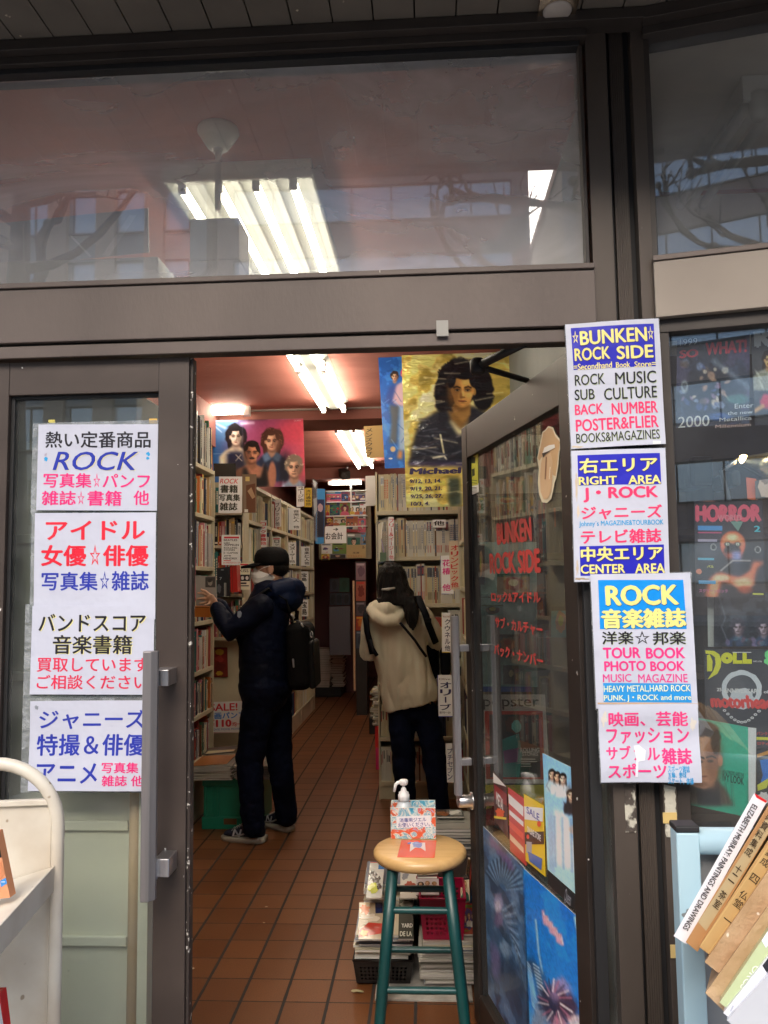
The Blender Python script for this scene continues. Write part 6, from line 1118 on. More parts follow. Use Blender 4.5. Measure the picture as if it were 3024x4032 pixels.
_p.person(1585, 480, 178, '#121117', '#b98a4c', '#23252f', .1, -1, 1, 0, False, None, 0, False)
for q in range(24): a_ = 3.3 + 2.8 * _p.r.rand(); _p.line([(1590 + 210 * math.cos(a_), 380 + 190 * math.sin(a_)), (1590 + 275 * math.cos(a_ + .25), 390 + 235 * math.sin(a_ + .25))], 5, '#16151a', .9, 1)
_p.line([(1362, 930), (1395, 1110)], 8, '#d0c8a4', .9); _p.line([(1100, 1050), (1420, 1130)], 10, '#50535f', .8); _p.line([(1660, 915), (1900, 870)], 10, '#50535f', .8); _p.line([(1290, 1160), (1400, 1140), (1420, 1170)], 8, '#c8c4b4', .8); _p.poly([(1040, 1205), (2150, 1190), (2150, 1245), (1040, 1248)], '#3c3560', 2, .8); _p.poly([(1430, 1355), (1560, 1350), (1570, 1650), (1445, 1650)], '#2c3836', 2, .9)
for q in range(26):
    x, y = 1000 + 1100 * _p.r.rand(), 120 + 1500 * _p.r.rand(); l_ = 80 + 160 * _p.r.rand(); _p.line([(x, y), (x + l_, y - l_ * (.25 - .5 * _p.r.rand()))], 4, '#f4ecc4', .5, 2)  # pale streaks: foil crinkle highlights painted into the print
zsheet('concert_poster', z7, 2.3, (973, 125), (2150, 88), (1020, 1655), [
    ('t', 'Michael Jackson', 1048, 1248, 2130, 1330, '#2f2648', .06, .15), ('t', '9/12, 13, 14.', 1050, 1370, 1375, 1416, '#2f2648', .05, .1), ('t', '9/19, 20, 21.', 1055, 1445, 1380, 1490, '#2f2648', .05, .1), ('t', '9/25, 26, 27.', 1060, 1520, 1385, 1566, '#2f2648', .05, .1), ('t', '10/3, 4.', 1065, 1595, 1255, 1640, '#2f2648', .05, .1)],
    'crinkled gold concert poster of a man in a dark jacket, partly behind the open door', 'poster', thick=.0006, pic=_p, gain=1.8, picmat=pic_mat('gold_foil_print', .3, .25, .4, .9, 9, .02, (1, 1, 2.5)))
_p = Pic((738, 148), (1150, 132), (805, 1262), 70, 190, '#1a56a8', 25); _p.mottle(['#2a6cc4', '#12489a', '#3a80d4'], 5, .7)
_p.poly([(850, 620), (960, 600), (935, 820), (925, 1010), (850, 1010), (870, 800)], '#484e56', 2); _p.poly([(800, 600), (850, 440), (950, 410), (965, 620), (900, 640)], '#2c4690', 2); _p.person(903, 340, 42, '#2a1e1a', '#c8987a', '#2b3f8e', .35, 1, .7, 0, False, None, 0, False)
_p.poly([(880, 600), (920, 430), (1010, 370), (1090, 600), (1060, 660), (960, 640)], '#c4a0ac', 2); _p.poly([(950, 640), (1070, 640), (1045, 1080), (940, 1085)], '#8a9fbc', 2); _p.person(1000, 320, 44, '#b83a54', '#c8987a', '#c4a0ac', .1, 1, .8, 0, False, None, 0, False); _p.el(885, 1070, 26, 28, '#b8a078', .5); _p.poly([(940, 1085), (985, 1085), (975, 1170), (925, 1160)], '#b87a44', 2); _p.el(862, 1163, 20, 9, '#b8b8c0', .4)
for q in range(30):
    x, y = 750 + 360 * _p.r.rand(), 160 + 1080 * _p.r.rand(); l_ = 40 + 80 * _p.r.rand(); _p.line([(x, y), (x + l_ * .6, y + l_ * (1 - 2 * _p.r.rand()))], 3, ['#7ab0ec', '#0e3a80'][q % 2], .55, 2)
zsheet('blue_wall_poster', z7, 2.7, (738, 148), (1150, 132), (805, 1262), [], 'tall blue poster with two standing figures hanging behind the gold poster', 'poster', base='#1e5cae', pic=_p, gain=1.7)
# far rack of sleeves
t = thing('sleeve_rack', 'white wall rack of record sleeves and magazines at the end of the aisle', 'rack', (-1.0, 7.8, 1.75))
a = atY(zb(60, 318), 7.8); b_ = atY(zb(560, 960), 7.8); mb = MB(); mb.box((a.x, 7.79, b_.z), (b_.x, 7.81, a.z)); mb.build('back_board', M('dim_board', (.35, .3, .2), rough=.6), t)
for y in (325, 428, 560, 660): p0 = atY(zb(130, y), 7.74); p1 = atY(zb(520, y), 7.74); mb = MB(); mb.box((p0.x, 7.72, p0.z - .006), (p1.x, 7.789, p0.z + .006)); mb.build('ledge', WHITE, t)
rack = [(132, 328, 270, 420), (274, 328, 340, 420), (342, 328, 404, 418), (406, 335, 500, 418), (125, 430, 162, 556), (164, 430, 258, 556), (260, 424, 354, 556), (356, 432, 446, 556), (448, 440, 505, 550), (125, 562, 198, 656), (200, 560, 316, 656), (318, 558, 430, 712), (432, 555, 505, 712), (86, 820, 186, 915), (190, 815, 322, 915), (326, 722, 458, 900), (460, 715, 505, 830), (86, 915, 160, 976), (164, 915, 320, 958)]
for i, r in enumerate(rack):
    bcol, it = cover_items(400 + i); W_, H_ = r[2] - r[0], r[3] - r[1]
    zsheet('record_sleeve', zb, 7.735 + .001 * (i % 2), (r[0], r[1]), (r[2], r[1]), (r[0], r[3]), [tuple([k[0]] + [[(r[0] + p[0] * W_ / 100, r[1] + p[1] * H_ / 140) for p in k[1]], k[2]]) if k[0] == 'p' else ((k[0], r[0] + k[1] * W_ / 100, r[1] + k[2] * H_ / 140, r[0] + k[3] * W_ / 100, r[1] + k[4] * H_ / 140, k[5]) if k[0] == 'r' else (k[0], r[0] + k[1] * W_ / 100, r[1] + k[2] * H_ / 140, k[3] * W_ / 100, k[4] * H_ / 140, *k[5:])) for k in it], '%s sleeve on the far rack, counting along its rows from the top' % nth(i + 1), 'sleeve', 'sleeves on the far rack', base=bcol)
card(zb, 7.7, (322, 830), (505, 828), (322, 955), [('t', 'サブカルチャー', 332, 925, 498, 948, '#a8642a', .01), ('t', '文芸', 380, 896, 445, 914, K_, .02), ('t', 'ル', 470, 838, 496, 866, K_, .02)], 'buff card with brown lettering at the foot of the far rack', base='#b09a6a')
zsheet('standing_poster', zb, 6.4, (40, 300), (120, 300), (28, 820), [('r', 40, 400, 112, 760, '#24305a'), ('e', 75, 480, 24, 40, '#b89aa0', .1, 3), ('p', [(45, 520), (105, 520), (104, 750), (44, 750)], '#161a30')], 'light blue poster with a dark figure beside the cashier sign', 'poster', base='#3a8ac8')
zsheet('clear_bag', zb, 6.0, (0, 190), (48, 230), (0, 770), [('p', [(5, 210), (40, 240), (30, 300), (10, 260)], '#c8ccd0'), ('p', [(10, 400), (40, 380), (44, 500), (20, 560)], '#a8acb0')], 'crinkled clear bag at the end of the long bookcase', 'bag', basemat=SLEEVE, thick=.001)
# dark back room
t = thing('grey_board', 'dark grey board leaning at the end of the aisle under the far rack', 'board', tuple(atY(zb(260, 1870), 8.0)))
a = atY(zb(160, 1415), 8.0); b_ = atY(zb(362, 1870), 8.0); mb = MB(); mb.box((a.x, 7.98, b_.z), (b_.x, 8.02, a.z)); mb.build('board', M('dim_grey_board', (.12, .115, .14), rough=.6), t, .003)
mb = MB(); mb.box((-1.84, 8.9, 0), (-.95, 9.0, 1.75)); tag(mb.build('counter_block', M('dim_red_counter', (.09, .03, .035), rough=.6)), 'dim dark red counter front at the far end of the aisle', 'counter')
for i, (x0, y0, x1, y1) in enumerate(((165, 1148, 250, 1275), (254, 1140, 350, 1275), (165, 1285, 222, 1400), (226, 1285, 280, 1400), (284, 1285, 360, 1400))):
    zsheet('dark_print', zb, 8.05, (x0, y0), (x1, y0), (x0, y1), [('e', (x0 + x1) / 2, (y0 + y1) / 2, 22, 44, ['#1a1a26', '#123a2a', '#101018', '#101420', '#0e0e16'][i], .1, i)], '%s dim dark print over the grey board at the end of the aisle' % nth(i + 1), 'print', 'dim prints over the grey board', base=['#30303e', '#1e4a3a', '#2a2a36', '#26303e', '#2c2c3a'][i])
for i, (y0, y1, c) in enumerate(((1000, 1165, '#8a6a74'), (1175, 1360, '#a85a44'), (1370, 1500, '#5a4a50'), (1505, 1640, '#a8402a'), (1645, 1810, '#4a5260'))):
    zsheet('aisle_print', zb, 7.1, (412, y0), (504, y0), (412, y1), [('e', 460, (y0 + y1) / 2, 30, (y1 - y0) * .3, ['#6a4a5a', '#7a2a1e', '#3a343c', '#c8742a', '#343a48'][i], .25, i), ('r', 418, y0 + 8, 490, y0 + 24, ['#b8a0a8', '#c83a2a', '#8a8088', '#d8a03a', '#8a90a0'][i])], '%s print from the top in the dim column beside the woman' % nth(i + 1), 'print', 'dim column of prints', base=c)
mb = MB(); a = atY(zb(405, 990), 7.12); b_ = atY(zb(515, 1960), 7.12); mb.box((a.x, 7.105, 0), (b_.x, 7.4, a.z)); tag(mb.build('print_panel', DARKW), 'dark narrow panel carrying a column of dim prints', 'panel')
mb = MB(); a = atY(zb(395, 1000), 6.9); mb.box((a.x - .02, 6.9, 0.3), (a.x, 6.95, 1.5)); tag(mb.build('wooden_post', WOODP), 'thin pale post at the end of the aisle', 'post')
# leaflet holder at the aisle end of the facing bookcase
zsheet('leaflet_holder', zw, 3.62, (640, 150), (762, 95), (650, 620), [('p', [(660, 180), (700, 150), (690, 560), (665, 580)], '#d8d4c0'), ('p', [(700, 160), (716, 150), (700, 330), (692, 330)], '#e8e6dc'), ('p', [(690, 340), (700, 340), (740, 540), (728, 540)], '#a898b4'), ('r', 680, 485, 748, 590, '#5a7058')], 'clear leaflet holder at the aisle end of the facing bookcase', 'holder', basemat=SLEEVE, thick=.0015)
zsheet('clear_sleeve', zL, 3.74, (556, 826), (702, 826), (560, 1222), [('r', 590, 852, 632, 898, '#c8b070'), ('p', [(596, 940), (690, 920), (690, 1220), (600, 1220)], '#6a4634'), ('p', [(610, 1000), (650, 960), (690, 1060), (660, 1080)], '#a8886a'), ('r', 580, 1186, 616, 1216, '#d8d4c8')], 'clear sleeve with a brown cover beside the ROCK sign', 'sleeve', base='#7e6a58', gloss=.2)
zsheet('clear_sleeve', zL, 3.76, (262, 715), (488, 715), (268, 850), [], 'dark plastic sleeve above the ROCK sign', 'sleeve', base='#2e2a28', gloss=.2)
# ================================================================== stool with sanitiser
SEATW = M('maple_seat', (.62, .4, .17), rough=.38, col2=(.54, .33, .13), vscale=5, stretch=(1.5, 9, 4), coat=.3, specks=((.25, .15, .07, 1), 26, .74))
TEAL = M('teal_paint', (.003, .055, .055), rough=.4, col2=(.003, .045, .045), vscale=5, coat=.1, specks=((.12, .25, .25, 1), 46, .76))
TEALW = M('teal_worn', (.02, .1, .098), rough=.4, col2=(.3, .3, .27), vscale=22, vlo=.55, vhi=.62)
SX, SY, SH = -.046, .905, .6
st = thing('bar_stool', 'round wooden bar stool with dark teal legs in the doorway', 'stool', (SX, SY, 0))
mb = MB(); mb.lathe([(.02, SH), (.143, SH), (.151, SH - .004), (.157, SH - .013), (.157, SH - .024), (.15, SH - .035), (.138, SH - .04), (.02, SH - .04)], 48, 0, T(SX, SY, 0)); mb.build('seat', SEATW, st)
def legp(sx, sy, z): k = .088 + (.145 - .088) * (1 - z / (SH - .03)); return Vector((SX + sx * k, SY + sy * k, z))
for sx in (-1, 1):
    for sy in (-1, 1):
        mb = MB(); mb.tube([legp(sx, sy, 0), legp(sx, sy, .02), legp(sx, sy, .3), legp(sx, sy, SH - .039)], [.0155, .0172, .0188, .0175], 16); mb.build('leg', TEAL, st)
fz = lambda x, y, Y: atY(zs(x, y), Y).z
for sy, ys in ((-1, (1000, 1770)), (1, (750, 1390))):
    for y in ys:
        z = fz(900, y, SY + sy * .115); a, b_ = legp(-1, sy, z), legp(1, sy, z); mb = MB(); mb.tube([a, a.lerp(b_, .08), a.lerp(b_, .5), a.lerp(b_, .92), b_], [.008, .0105, .0115, .0105, .008], 12); mb.build('rung', TEAL, st)
for sx in (-1, 1):
    for z in (fz(620, 1450, .93), fz(660, 700, .95)):
        a, b_ = legp(sx, -1, z), legp(sx, 1, z); mb = MB(); mb.tube([a, a.lerp(b_, .08), a.lerp(b_, .5), a.lerp(b_, .92), b_], [.008, .0105, .0115, .0105, .008], 12); mb.build('rung', TEALW, st)
# open box
mar = bpy.data.materials.new('marbled_paper'); mar.use_nodes = True; t_ = mar.node_tree; b_ = t_.nodes['Principled BSDF']; b_.inputs['Roughness'].default_value = .35
tc = t_.nodes.new('ShaderNodeTexCoord'); nn = t_.nodes.new('ShaderNodeTexNoise'); nn.inputs['Scale'].default_value = 17; nn.inputs['Detail'].default_value = 5; nn.inputs['Distortion'].default_value = 1.6
rr = t_.nodes.new('ShaderNodeValToRGB'); rr.color_ramp.interpolation = 'LINEAR'; e = rr.color_ramp.elements
e[0].position = .3; e[0].color = lin('#2a8fb8'); e[1].position = .72; e[1].color = lin('#d8402a')
for p_, c_ in ((.4, '#6ab8d4'), (.44, '#e8ece4'), (.5, '#5aa8c8'), (.53, '#ece6dc'), (.57, '#d85a34'), (.64, '#e06a48'), (.67, '#b8b0d4')): x_ = e.new(p_); x_.color = lin(c_)
t_.links.new(tc.outputs['Object'], nn.inputs[0]); t_.links.new(nn.outputs[0], rr.inputs[0]); t_.links.new(rr.outputs[0], b_.inputs['Base Color'])
WED = M('box_edge', (.75, .8, .78), rough=.4)
fl_ = atZ(zt(440, 560), SH + .001); fr_ = atZ(zt(930, 560), SH + .001); Yf = (fl_.y + fr_.y) / 2
zft = atY(zt(670, 225), Yf).z; bkY = Yf + .085; zbt = atY(zt(680, 142), bkY).z
bxt = thing('tissue_box', 'open marbled red and blue paper box on the stool seat', 'box', ((fl_.x + fr_.x) / 2, Yf, SH))
x0, x1 = fl_.x, fr_.x; q_ = .003; z0 = SH + .001
mb = MB()
mb.box((x0, Yf, z0), (x1, Yf + q_, zft), 0); mb.box((x0, bkY - q_, z0), (x1, bkY, zbt), 0); mb.box((x0 + .001, Yf + q_, z0), (x1 - .001, bkY - q_, z0 + q_), 0)
for xa in (x0, x1 - q_): mb.hexa([(xa, Yf + q_, z0 + q_), (xa + q_, Yf + q_, z0 + q_), (xa + q_, bkY - q_, z0 + q_), (xa, bkY - q_, z0 + q_)], [(xa, Yf + q_, zft), (xa + q_, Yf + q_, zft), (xa + q_, bkY - q_, zbt), (xa, bkY - q_, zbt)], 0)
mb.box((x0 - .0005, Yf - .0005, zft), (x1 + .0005, Yf + q_, zft + .0012), 1); mb.box((x0 - .0005, bkY - q_, zbt), (x1 + .0005, bkY + .0005, zbt + .0012), 1); mb.box((x0 - .0006, Yf - .001, zft - .031), (x1 + .0006, Yf - .0003, zft - .029), 1)
mb.build('box_body', [mar, WED], bxt)
zsheet('box_label', zt, Yf - .0015, (498, 320), (872, 305), (505, 445), [('t', '消毒用ジエル', 532, 330, 826, 378, '#2a3a9a', .01), ('t', 'お使いください。', 518, 380, 866, 432, '#2a3a9a', .01)], base='#eef0f6', parent=bxt, thick=.0006)
# bottle standing in the box
bt = atZ(zt(580, 440), SH); bx_ = atY(zt(580, 100), Yf + .045).x; BY = Yf + .044
bo = thing('pump_bottle', 'translucent sanitiser bottle with white pump standing in the marbled box', 'bottle', (bx_, BY, SH + .004))
PLA = M('clear_plastic', (.62, .68, .74), rough=.25, col2=(.56, .63, .7), vscale=5); WPL = M('white_plastic', (.85, .86, .88), rough=.3)
zc0 = atY(zt(580, 135), BY).z; zc1 = atY(zt(580, 78), BY).z; ztp = atY(zs(660 * 1, 0), BY).z
mb = MB(); mb.lathe([(.03, SH + .005), (.0345, SH + .01), (.0345, zc0 - .045), (.031, zc0 - .028), (.02, zc0 - .008), (.0155, zc0 - .002)], 28, 0, T(bx_, BY, 0)); mb.build('bottle_body', PLA, bo)
mb = MB(); mb.lathe([(.02, zc0 - .004), (.0205, zc0 + .018), (.018, zc0 + .02), (.0175, zc0 + .026), (.011, zc0 + .03), (.0085, zc0 + .04), (.005, zc0 + .043), (.005, zc0 + .06)], 24, 0, T(bx_, BY, 0)); mb.build('pump_collar', WPL, bo)
zn = atY(zr(800, 1180), BY).z
mb = MB(); mb.tube([(bx_, BY, zc0 + .058), (bx_, BY, zn)], .0045, 10); mb.lathe([(.012, zn - .012), (.015, zn - .009), (.016, zn + .002), (.013, zn + .006), (.004, zn + .007)], 20, 0, T(bx_, BY, 0))
n0 = Vector((bx_ - .01, BY, zn - .002)); n1 = atY(zr(735, 1195), BY - .004); n2 = atY(zr(712, 1215), BY - .006); n3 = atY(zr(697, 1292), BY - .008); mb.tube([n0, n1, n2, n2.lerp(n3, .25), n3], [.0062, .0062, .006, .0056, .0046], 12); mb.build('pump_nozzle', WPL, bo)
pk = [atZ(zt(*p), SH + .0015) for p in ((556, 572), (938, 578), (508, 758))]
o = sheet('paper_packet', pk, ((556, 572), (938, 578), (508, 758)), [('p', [(650, 600), (810, 605), (806, 700), (760, 665), (700, 660), (640, 705)], '#d8d8d8'), ('e', 725, 630, 52, 34, '#7a9ad0', .2, 3), ('e', 640, 612, 22, 12, '#5a86c8', .3, 4), ('r', 700, 612, 760, 620, '#9ab4dc')], base='#d8532e', thick=.001, gloss=.25); tag(o, 'orange packet with a pale star shape lying on the stool in front of the box', 'packet')

# ================================================================== magazines and baskets on the floor behind the stool
def mag_stack(x0, x1, y0, y1, z0, z1_, n, where, group, seed, colors=None, jit=.012, cat='magazine', thick=None):
    q = random.Random(seed); z = z0; h = (z1_ - z0) / n
    for i in range(n):
        dx, dy = q.uniform(-jit, jit), q.uniform(-jit, jit); t = h * .93; c = q.choice(colors or ['#c8c4b8', '#b8b4a8', '#d2cec4', '#9a968c', '#c4bca4', '#6e7480', '#aab0b8']); sp = q.choice(['#d8d4cc', '#3a4458', '#8a3a32', '#c9c5ba', '#e0dcd4', '#5a5e66'])
        mb = MB(); a = q.uniform(-2.5, 2.5); X = T((x0 + x1) / 2 + dx, (y0 + y1) / 2 + dy, z) @ RZ(a); W_, D_ = (x1 - x0) / 2, (y1 - y0) / 2; sag = q.uniform(0, .003)
        n_ = 6; xs = [-W_ + 2 * W_ * k / n_ for k in range(n_ + 1)]; f = lambda x: -sag * (abs(x) / W_) ** 2
        mb.box((-W_ + .002, -D_ + .001, t * .14), (W_ - .002, D_ - .001, t * .84), 1, X); mb.box((-W_, -D_, 0), (W_, D_, t * .13), 0, X); mb.box((-W_, -D_, t * .85), (W_, D_, t * .985), 0, X); mb.box((-W_, D_ - .0008, t * .13), (W_, D_, t * .85), 2, X)
        o = mb.build(cat, [ink(c, .25), M('magazine_pages', (.6, .58, .54), rough=.7, col2=(.5, .48, .45), vscale=30, stretch=(1, 1, 40)), ink(sp)]); tag(o, '%s from the bottom %s' % (nth(i + 1), where), cat, group); z += h
GB = 'magazines stacked behind the stool'
def basket(name, label, x0, x1, y0, y1, z0, z1_, col, rows, colsn, rz0, rz1, tap=.012, handle=False):
    t = thing(name, label, 'basket', ((x0 + x1) / 2, (y0 + y1) / 2, z0)); m = M('basket_' + name + col, col, rough=.35); mb = MB()
    def side(a0, a1, b0, b1, flip=False):      # lattice wall between two lower and two upper corners
        a0, a1, b0, b1 = map(Vector, (a0, a1, b0, b1)); nrm = (a1 - a0).cross(b0 - a0).normalized() * .002
        P = lambda u, v: (a0.lerp(a1, u)).lerp(b0.lerp(b1, u), v)
        def cell(u0, u1, v0, v1): q = [P(u0, v0), P(u1, v0), P(u1, v1), P(u0, v1)]; mb.hexa(q, [p + nrm for p in q])
        cell(0, 1, 0, rz0); cell(0, 1, rz1, 1); m0, m1 = .07, .93; cell(0, m0, rz0, rz1); cell(m1, 1, rz0, rz1)
        du = (m1 - m0) / colsn; dv = (rz1 - rz0) / rows
        for i in range(colsn + 1): u = m0 + du * i; cell(max(m0, u - du * .22), min(m1, u + du * .22), rz0, rz1)
        for j in range(rows + 1):
            for i in range(colsn): u = m0 + du * i; v = rz0 + dv * j; cell(u + du * .22, u + du * .78, max(rz0, v - dv * .22), min(rz1, v + dv * .22))
    B = [(x0 + tap, y0 + tap, z0), (x1 - tap, y0 + tap, z0), (x1 - tap, y1 - tap, z0), (x0 + tap, y1 - tap, z0)]; Tt = [(x0, y0, z1_), (x1, y0, z1_), (x1, y1, z1_), (x0, y1, z1_)]
    for i in range(4): j = (i + 1) % 4; side(B[i], B[j], Tt[i], Tt[j])
    mb.build('basket_wall', m, t)
    q = MB(); q.box((x0 + tap, y0 + tap, z0), (x1 - tap, y1 - tap, z0 + .003)); q.build('basket_base', m, t)
    q = MB()
    for i in range(4): a, b_ = Vector(Tt[i]), Vector(Tt[(i + 1) % 4]); q.tube([a, b_], .0045, 8)
    q.build('basket_rim', m, t); return t
SHEETN = M('grimy_newsprint', (.46, .44, .4), rough=.6, col2=(.2, .18, .15), vscale=9, vdet=6)
mb = MB(); mb.box((-.22, 1.1, .002), (.13, 1.5, .008)); tag(mb.build('floor_sheet', SHEETN), 'grimy sheet of paper on the tiles under the magazine stacks', 'sheet')
basket('basket', 'black lattice basket under a stack of magazines behind the stool', -.305, -.085, 1.2, 1.46, .009, .092, '#16110f', 4, 12, .12, .78)
mag_stack(-.295, -.095, 1.21, 1.45, .095, .178, 9, 'of the stack in the black basket', GB, 3)
mag_stack(-.052, .15, 1.2, 1.45, .01, .158, 14, 'of the stack beside the black basket', GB, 5)
mag_stack(.155, .2, 1.3, 1.5, .01, .16, 12, 'of the stack between the pink basket and the door', GB, 7)
mag_stack(-.29, -.1, 1.5, 1.76, .01, .26, 16, 'of the second stack behind the black basket', GB, 9)
PB = basket('basket', 'magenta plastic basket holding papers behind the stool', -.055, .115, 1.215, 1.42, .16, .31, '#a80f40', 6, 8, .1, .8)
def flat_cover(conv, tl, tr, bl, za, zb_, label, seed, items=None, base=None, group='covers lying behind the stool'):
    """a cover lying almost flat; za: height of its near edge, zb_: of its far edge"""
    P0 = atZ(conv(*tl), zb_); P1 = atZ(conv(*tr), zb_); P2 = atZ(conv(*bl), za); bc, it = cover_items(seed)
    o = sheet('magazine', [P0, P1, P2], ((0, 0), (100, 0), (0, 140)), it if items is None else items, base=base or bc, thick=.006, gloss=.16, lift=.0004, edge='#c8c4ba'); return tag(o, label, 'magazine', group)
flat_cover(zt, (96, 1256), (345, 1256), (88, 1650), .186, .205, 'glossy red and cream magazine on the stack in the black basket', 11, [('r', 0, 0, 100, 45, '#c8b89a'), ('e', 25, 30, 20, 20, '#d87a4a', .4, 3), ('r', 70, 0, 100, 44, '#24305e'), ('p', [(0, 110), (40, 80), (100, 84), (100, 120), (0, 134)], '#b83a2e'), ('e', 50, 60, 34, 14, '#e0d4c0', .4, 5), ('r', 0, 60, 60, 64, '#e8e4dc'), ('e', 20, 120, 16, 12, '#d8a040', .3, 7)], '#b8a890')
flat_cover(zt, (530, 1210), (680, 1210), (520, 1650), .184, .205, 'dark grey magazine with white capitals beside the magenta basket', 12, [('t', 'YARD', 20, 90, 96, 104, '#d8d8d4', .04), ('t', 'DE LA', 10, 116, 90, 132, '#d0d4c8', .04), ('e', 60, 30, 50, 20, '#8a8880', .3, 3)], '#4a4a44')
flat_cover(zt, (215, 815), (372, 815), (168, 1200), .26, .30, 'white magazine with black scribbles and a lime patch on the second stack', 13, [('r', 60, 0, 100, 30, '#2f6aa8'), ('e', 30, 60, 24, 22, '#2a2a2c', .5, 3), ('e', 60, 76, 20, 16, '#3a3a3c', .5, 4), ('e', 40, 104, 34, 20, '#b8c03a', .2, 5), ('e', 78, 100, 14, 12, '#1e1e20', .4, 6), ('r', 0, 0, 100, 3, '#c84a3a')], '#c4c4be')
flat_cover(zt, (545, 880), (720, 880), (540, 1205), .24, .28, 'pale magazine lying behind the stool leg', 14, [('e', 60, 90, 30, 26, '#a85a4a', .3, 3), ('e', 30, 40, 20, 18, '#8a8a90', .3, 4)], '#cfcac0')
for i, (tl, tr, bl, za, zb_, c, lb) in enumerate((((1195, 960), (1290, 950), (1200, 1250), .25, .30, '#c8b89c', 'pink and cream magazine by the foot of the door'), ((1210, 1265), (1345, 1265), (1235, 1600), .17, .2, '#a84a34', 'red painted magazine by the foot of the door'), ((745, 880), (960, 870), (735, 960), .34, .36, '#b8ac98', 'clear wrapped papers above the magenta basket'), ((715, 965), (960, 965), (712, 1170), .30, .335, '#cdbfc4', 'pale lilac booklet in the magenta basket'))): flat_cover(zt, tl, tr, bl, za, zb_, lb, 20 + i, None, c)
# taller piles beside the aisle bookcase
mag_stack(-.05, .2, 1.62, 1.88, .36, .44, 6, 'of the short pile behind the stool seat', GB, 15, ['#3a3e44', '#2a2c30', '#5a5e60', '#8a8a84'])
mb = MB(); mb.box((-.07, 1.56, .01), (.21, 2.0, .355)); tag(mb.build('low_crate', M('dark_crate', (.05, .035, .03), rough=.6), bevel=.004), 'dark low crate carrying a pile of black covered magazines', 'crate')
flat_cover(zt, (925, 240), (1215, 240), (938, 320), .455, .46, 'black and white photo magazine on the pile behind the marbled box', 31, [('e', 25, 80, 24, 50, '#7a5236', .2, 3), ('r', 50, 10, 96, 120, '#8a8a86'), ('e', 70, 60, 20, 40, '#c8c8c4', .4, 4)], '#3a3c3e')
flat_cover(zt, (930, 390), (1240, 380), (940, 560), .40, .44, 'dark crinkled cover behind the marbled box', 32, [('e', 60, 60, 40, 30, '#5a5e64', .5, 4), ('e', 30, 100, 30, 20, '#4a4e54', .5, 6)], '#2c2e33')
mag_stack(-.17, -.05, 1.75, 2.0, .01, .42, 20, 'of the leaning pile beside the dark crate', GB, 17)
for i in range(7):
    x = .11 + .014 * i; q = random.Random(i); put_book('magazine', MAGP[(15 + i * 4) % 27][1], (x, 1.5 - .004 * i, .16), (.009, .03, .2 - .004 * i), '-Y', 'slanted magazine, %s in the row leaning at the door foot' % nth(i + 1), 'magazine', 'leaning magazines by the door', 9)
# dry leaf and paper flakes on the tiles
LEAF = M('dry_leaf', (.42, .36, .2), rough=.7, col2=(.32, .26, .13), vscale=20)
def flake(p, sx, sy, label, mat, seed, name='dry_leaf', cat='leaf', h=.006):
    q = random.Random(seed); pts = [(p.x + sx * math.cos(a) * q.uniform(.7, 1.1), p.y + sy * math.sin(a) * q.uniform(.6, 1.1), .002 + h * q.random()) for a in [6.283 * i / 11 for i in range(11)]]; mb = MB()
    c = (p.x, p.y, .003 + h * .6); mb.add(pts + [c] + [(x, y, z + .0008) for x, y, z in pts] + [(c[0], c[1], c[2] + .0008)], [(i, (i + 1) % 11, 11) for i in range(11)] + [(12 + (i + 1) % 11, 12 + i, 23) for i in range(11)] + [(i, 12 + i, 12 + (i + 1) % 11, (i + 1) % 11) for i in range(11)]); return tag(mb.build(name, mat), label, cat)
flake(atZ(zs(275, 1808), 0), .028, .012, 'dry curled leaf on the tiles beside the black basket', LEAF, 3)
zg = Zm(700, 3200, 2.37)
for i, (x, y, sx, lb) in enumerate(((130, 1462, .011, 'torn paper flake on the tiles near the closed door'), (828, 884, .007, 'tiny paper flake on a tile joint, farther in'), (805, 1033, .006, 'sliver of paper on a tile joint in the middle of the aisle'))): flake(atZ(zg(x, y), 0), sx, sx * .6, lb, ink('#b8a890', .6), i + 5, 'paper_flake', 'paper flake', .002)

# ================================================================== crate and magazines at the man's feet, stacks deeper in
t = thing('storage_crate', 'green plastic storage crate under a stack of magazines by the man', 'crate', (-1.27, 3.2, 0))
GRC = M('green_plastic', (.012, .24, .15), rough=.4, col2=(.01, .19, .12), vscale=4)
cx0, cx1, cy0, cy1, ch = -1.405, -1.06, 3.05, 3.45, .3
mb = MB(); mb.box((cx0, cy0, 0), (cx1, cy1, ch - .02)); mb.box((cx0 - .008, cy0 - .012, 0.0), (cx1 + .01, cy0 - .0003, .075)); mb.box((cx0 - .006, cy0 - .01, ch - .045), (cx1 + .006, cy1 + .006, ch)); mb.build('crate_body', GRC, t, .006)
for x in (cx0 + .01, cx0 + .05, cx0 + .09): q = MB(); q.box((x, cy0 - .01, .078), (x + .012, cy0 - .0004, ch - .05)); q.build('rib', GRC, t, .002)
q = MB(); q.box((cx0 + .13, cy0 - .0135, .03), (cx0 + .21, cy0 - .0125, .065)); q.build('crate_label', ink('#6a4a2a'), t)
mag_stack(-1.465, -1.215, 3.0, 3.36, ch + .001, .385, 8, 'of the stack on the green crate nearest the wall', 'magazines on the green crate', 21, ['#8e8c84', '#a8a49a', '#77756e', '#b4b0a4'], .006)
mag_stack(-1.205, -.99, 3.01, 3.36, ch + .001, .385, 8, 'of the stack on the green crate nearest the man', 'magazines on the green crate', 23, ['#8e8c84', '#a8a49a', '#77756e', '#b4b0a4'], .006)
o = zsheet('envelope', zf, lambda p: atZ(p, .388), (270, 905), (640, 882), (140, 1012), [], 'brown paper envelope lying on the magazine stack over the green crate', 'envelope', base='#a8662a', thick=.002)
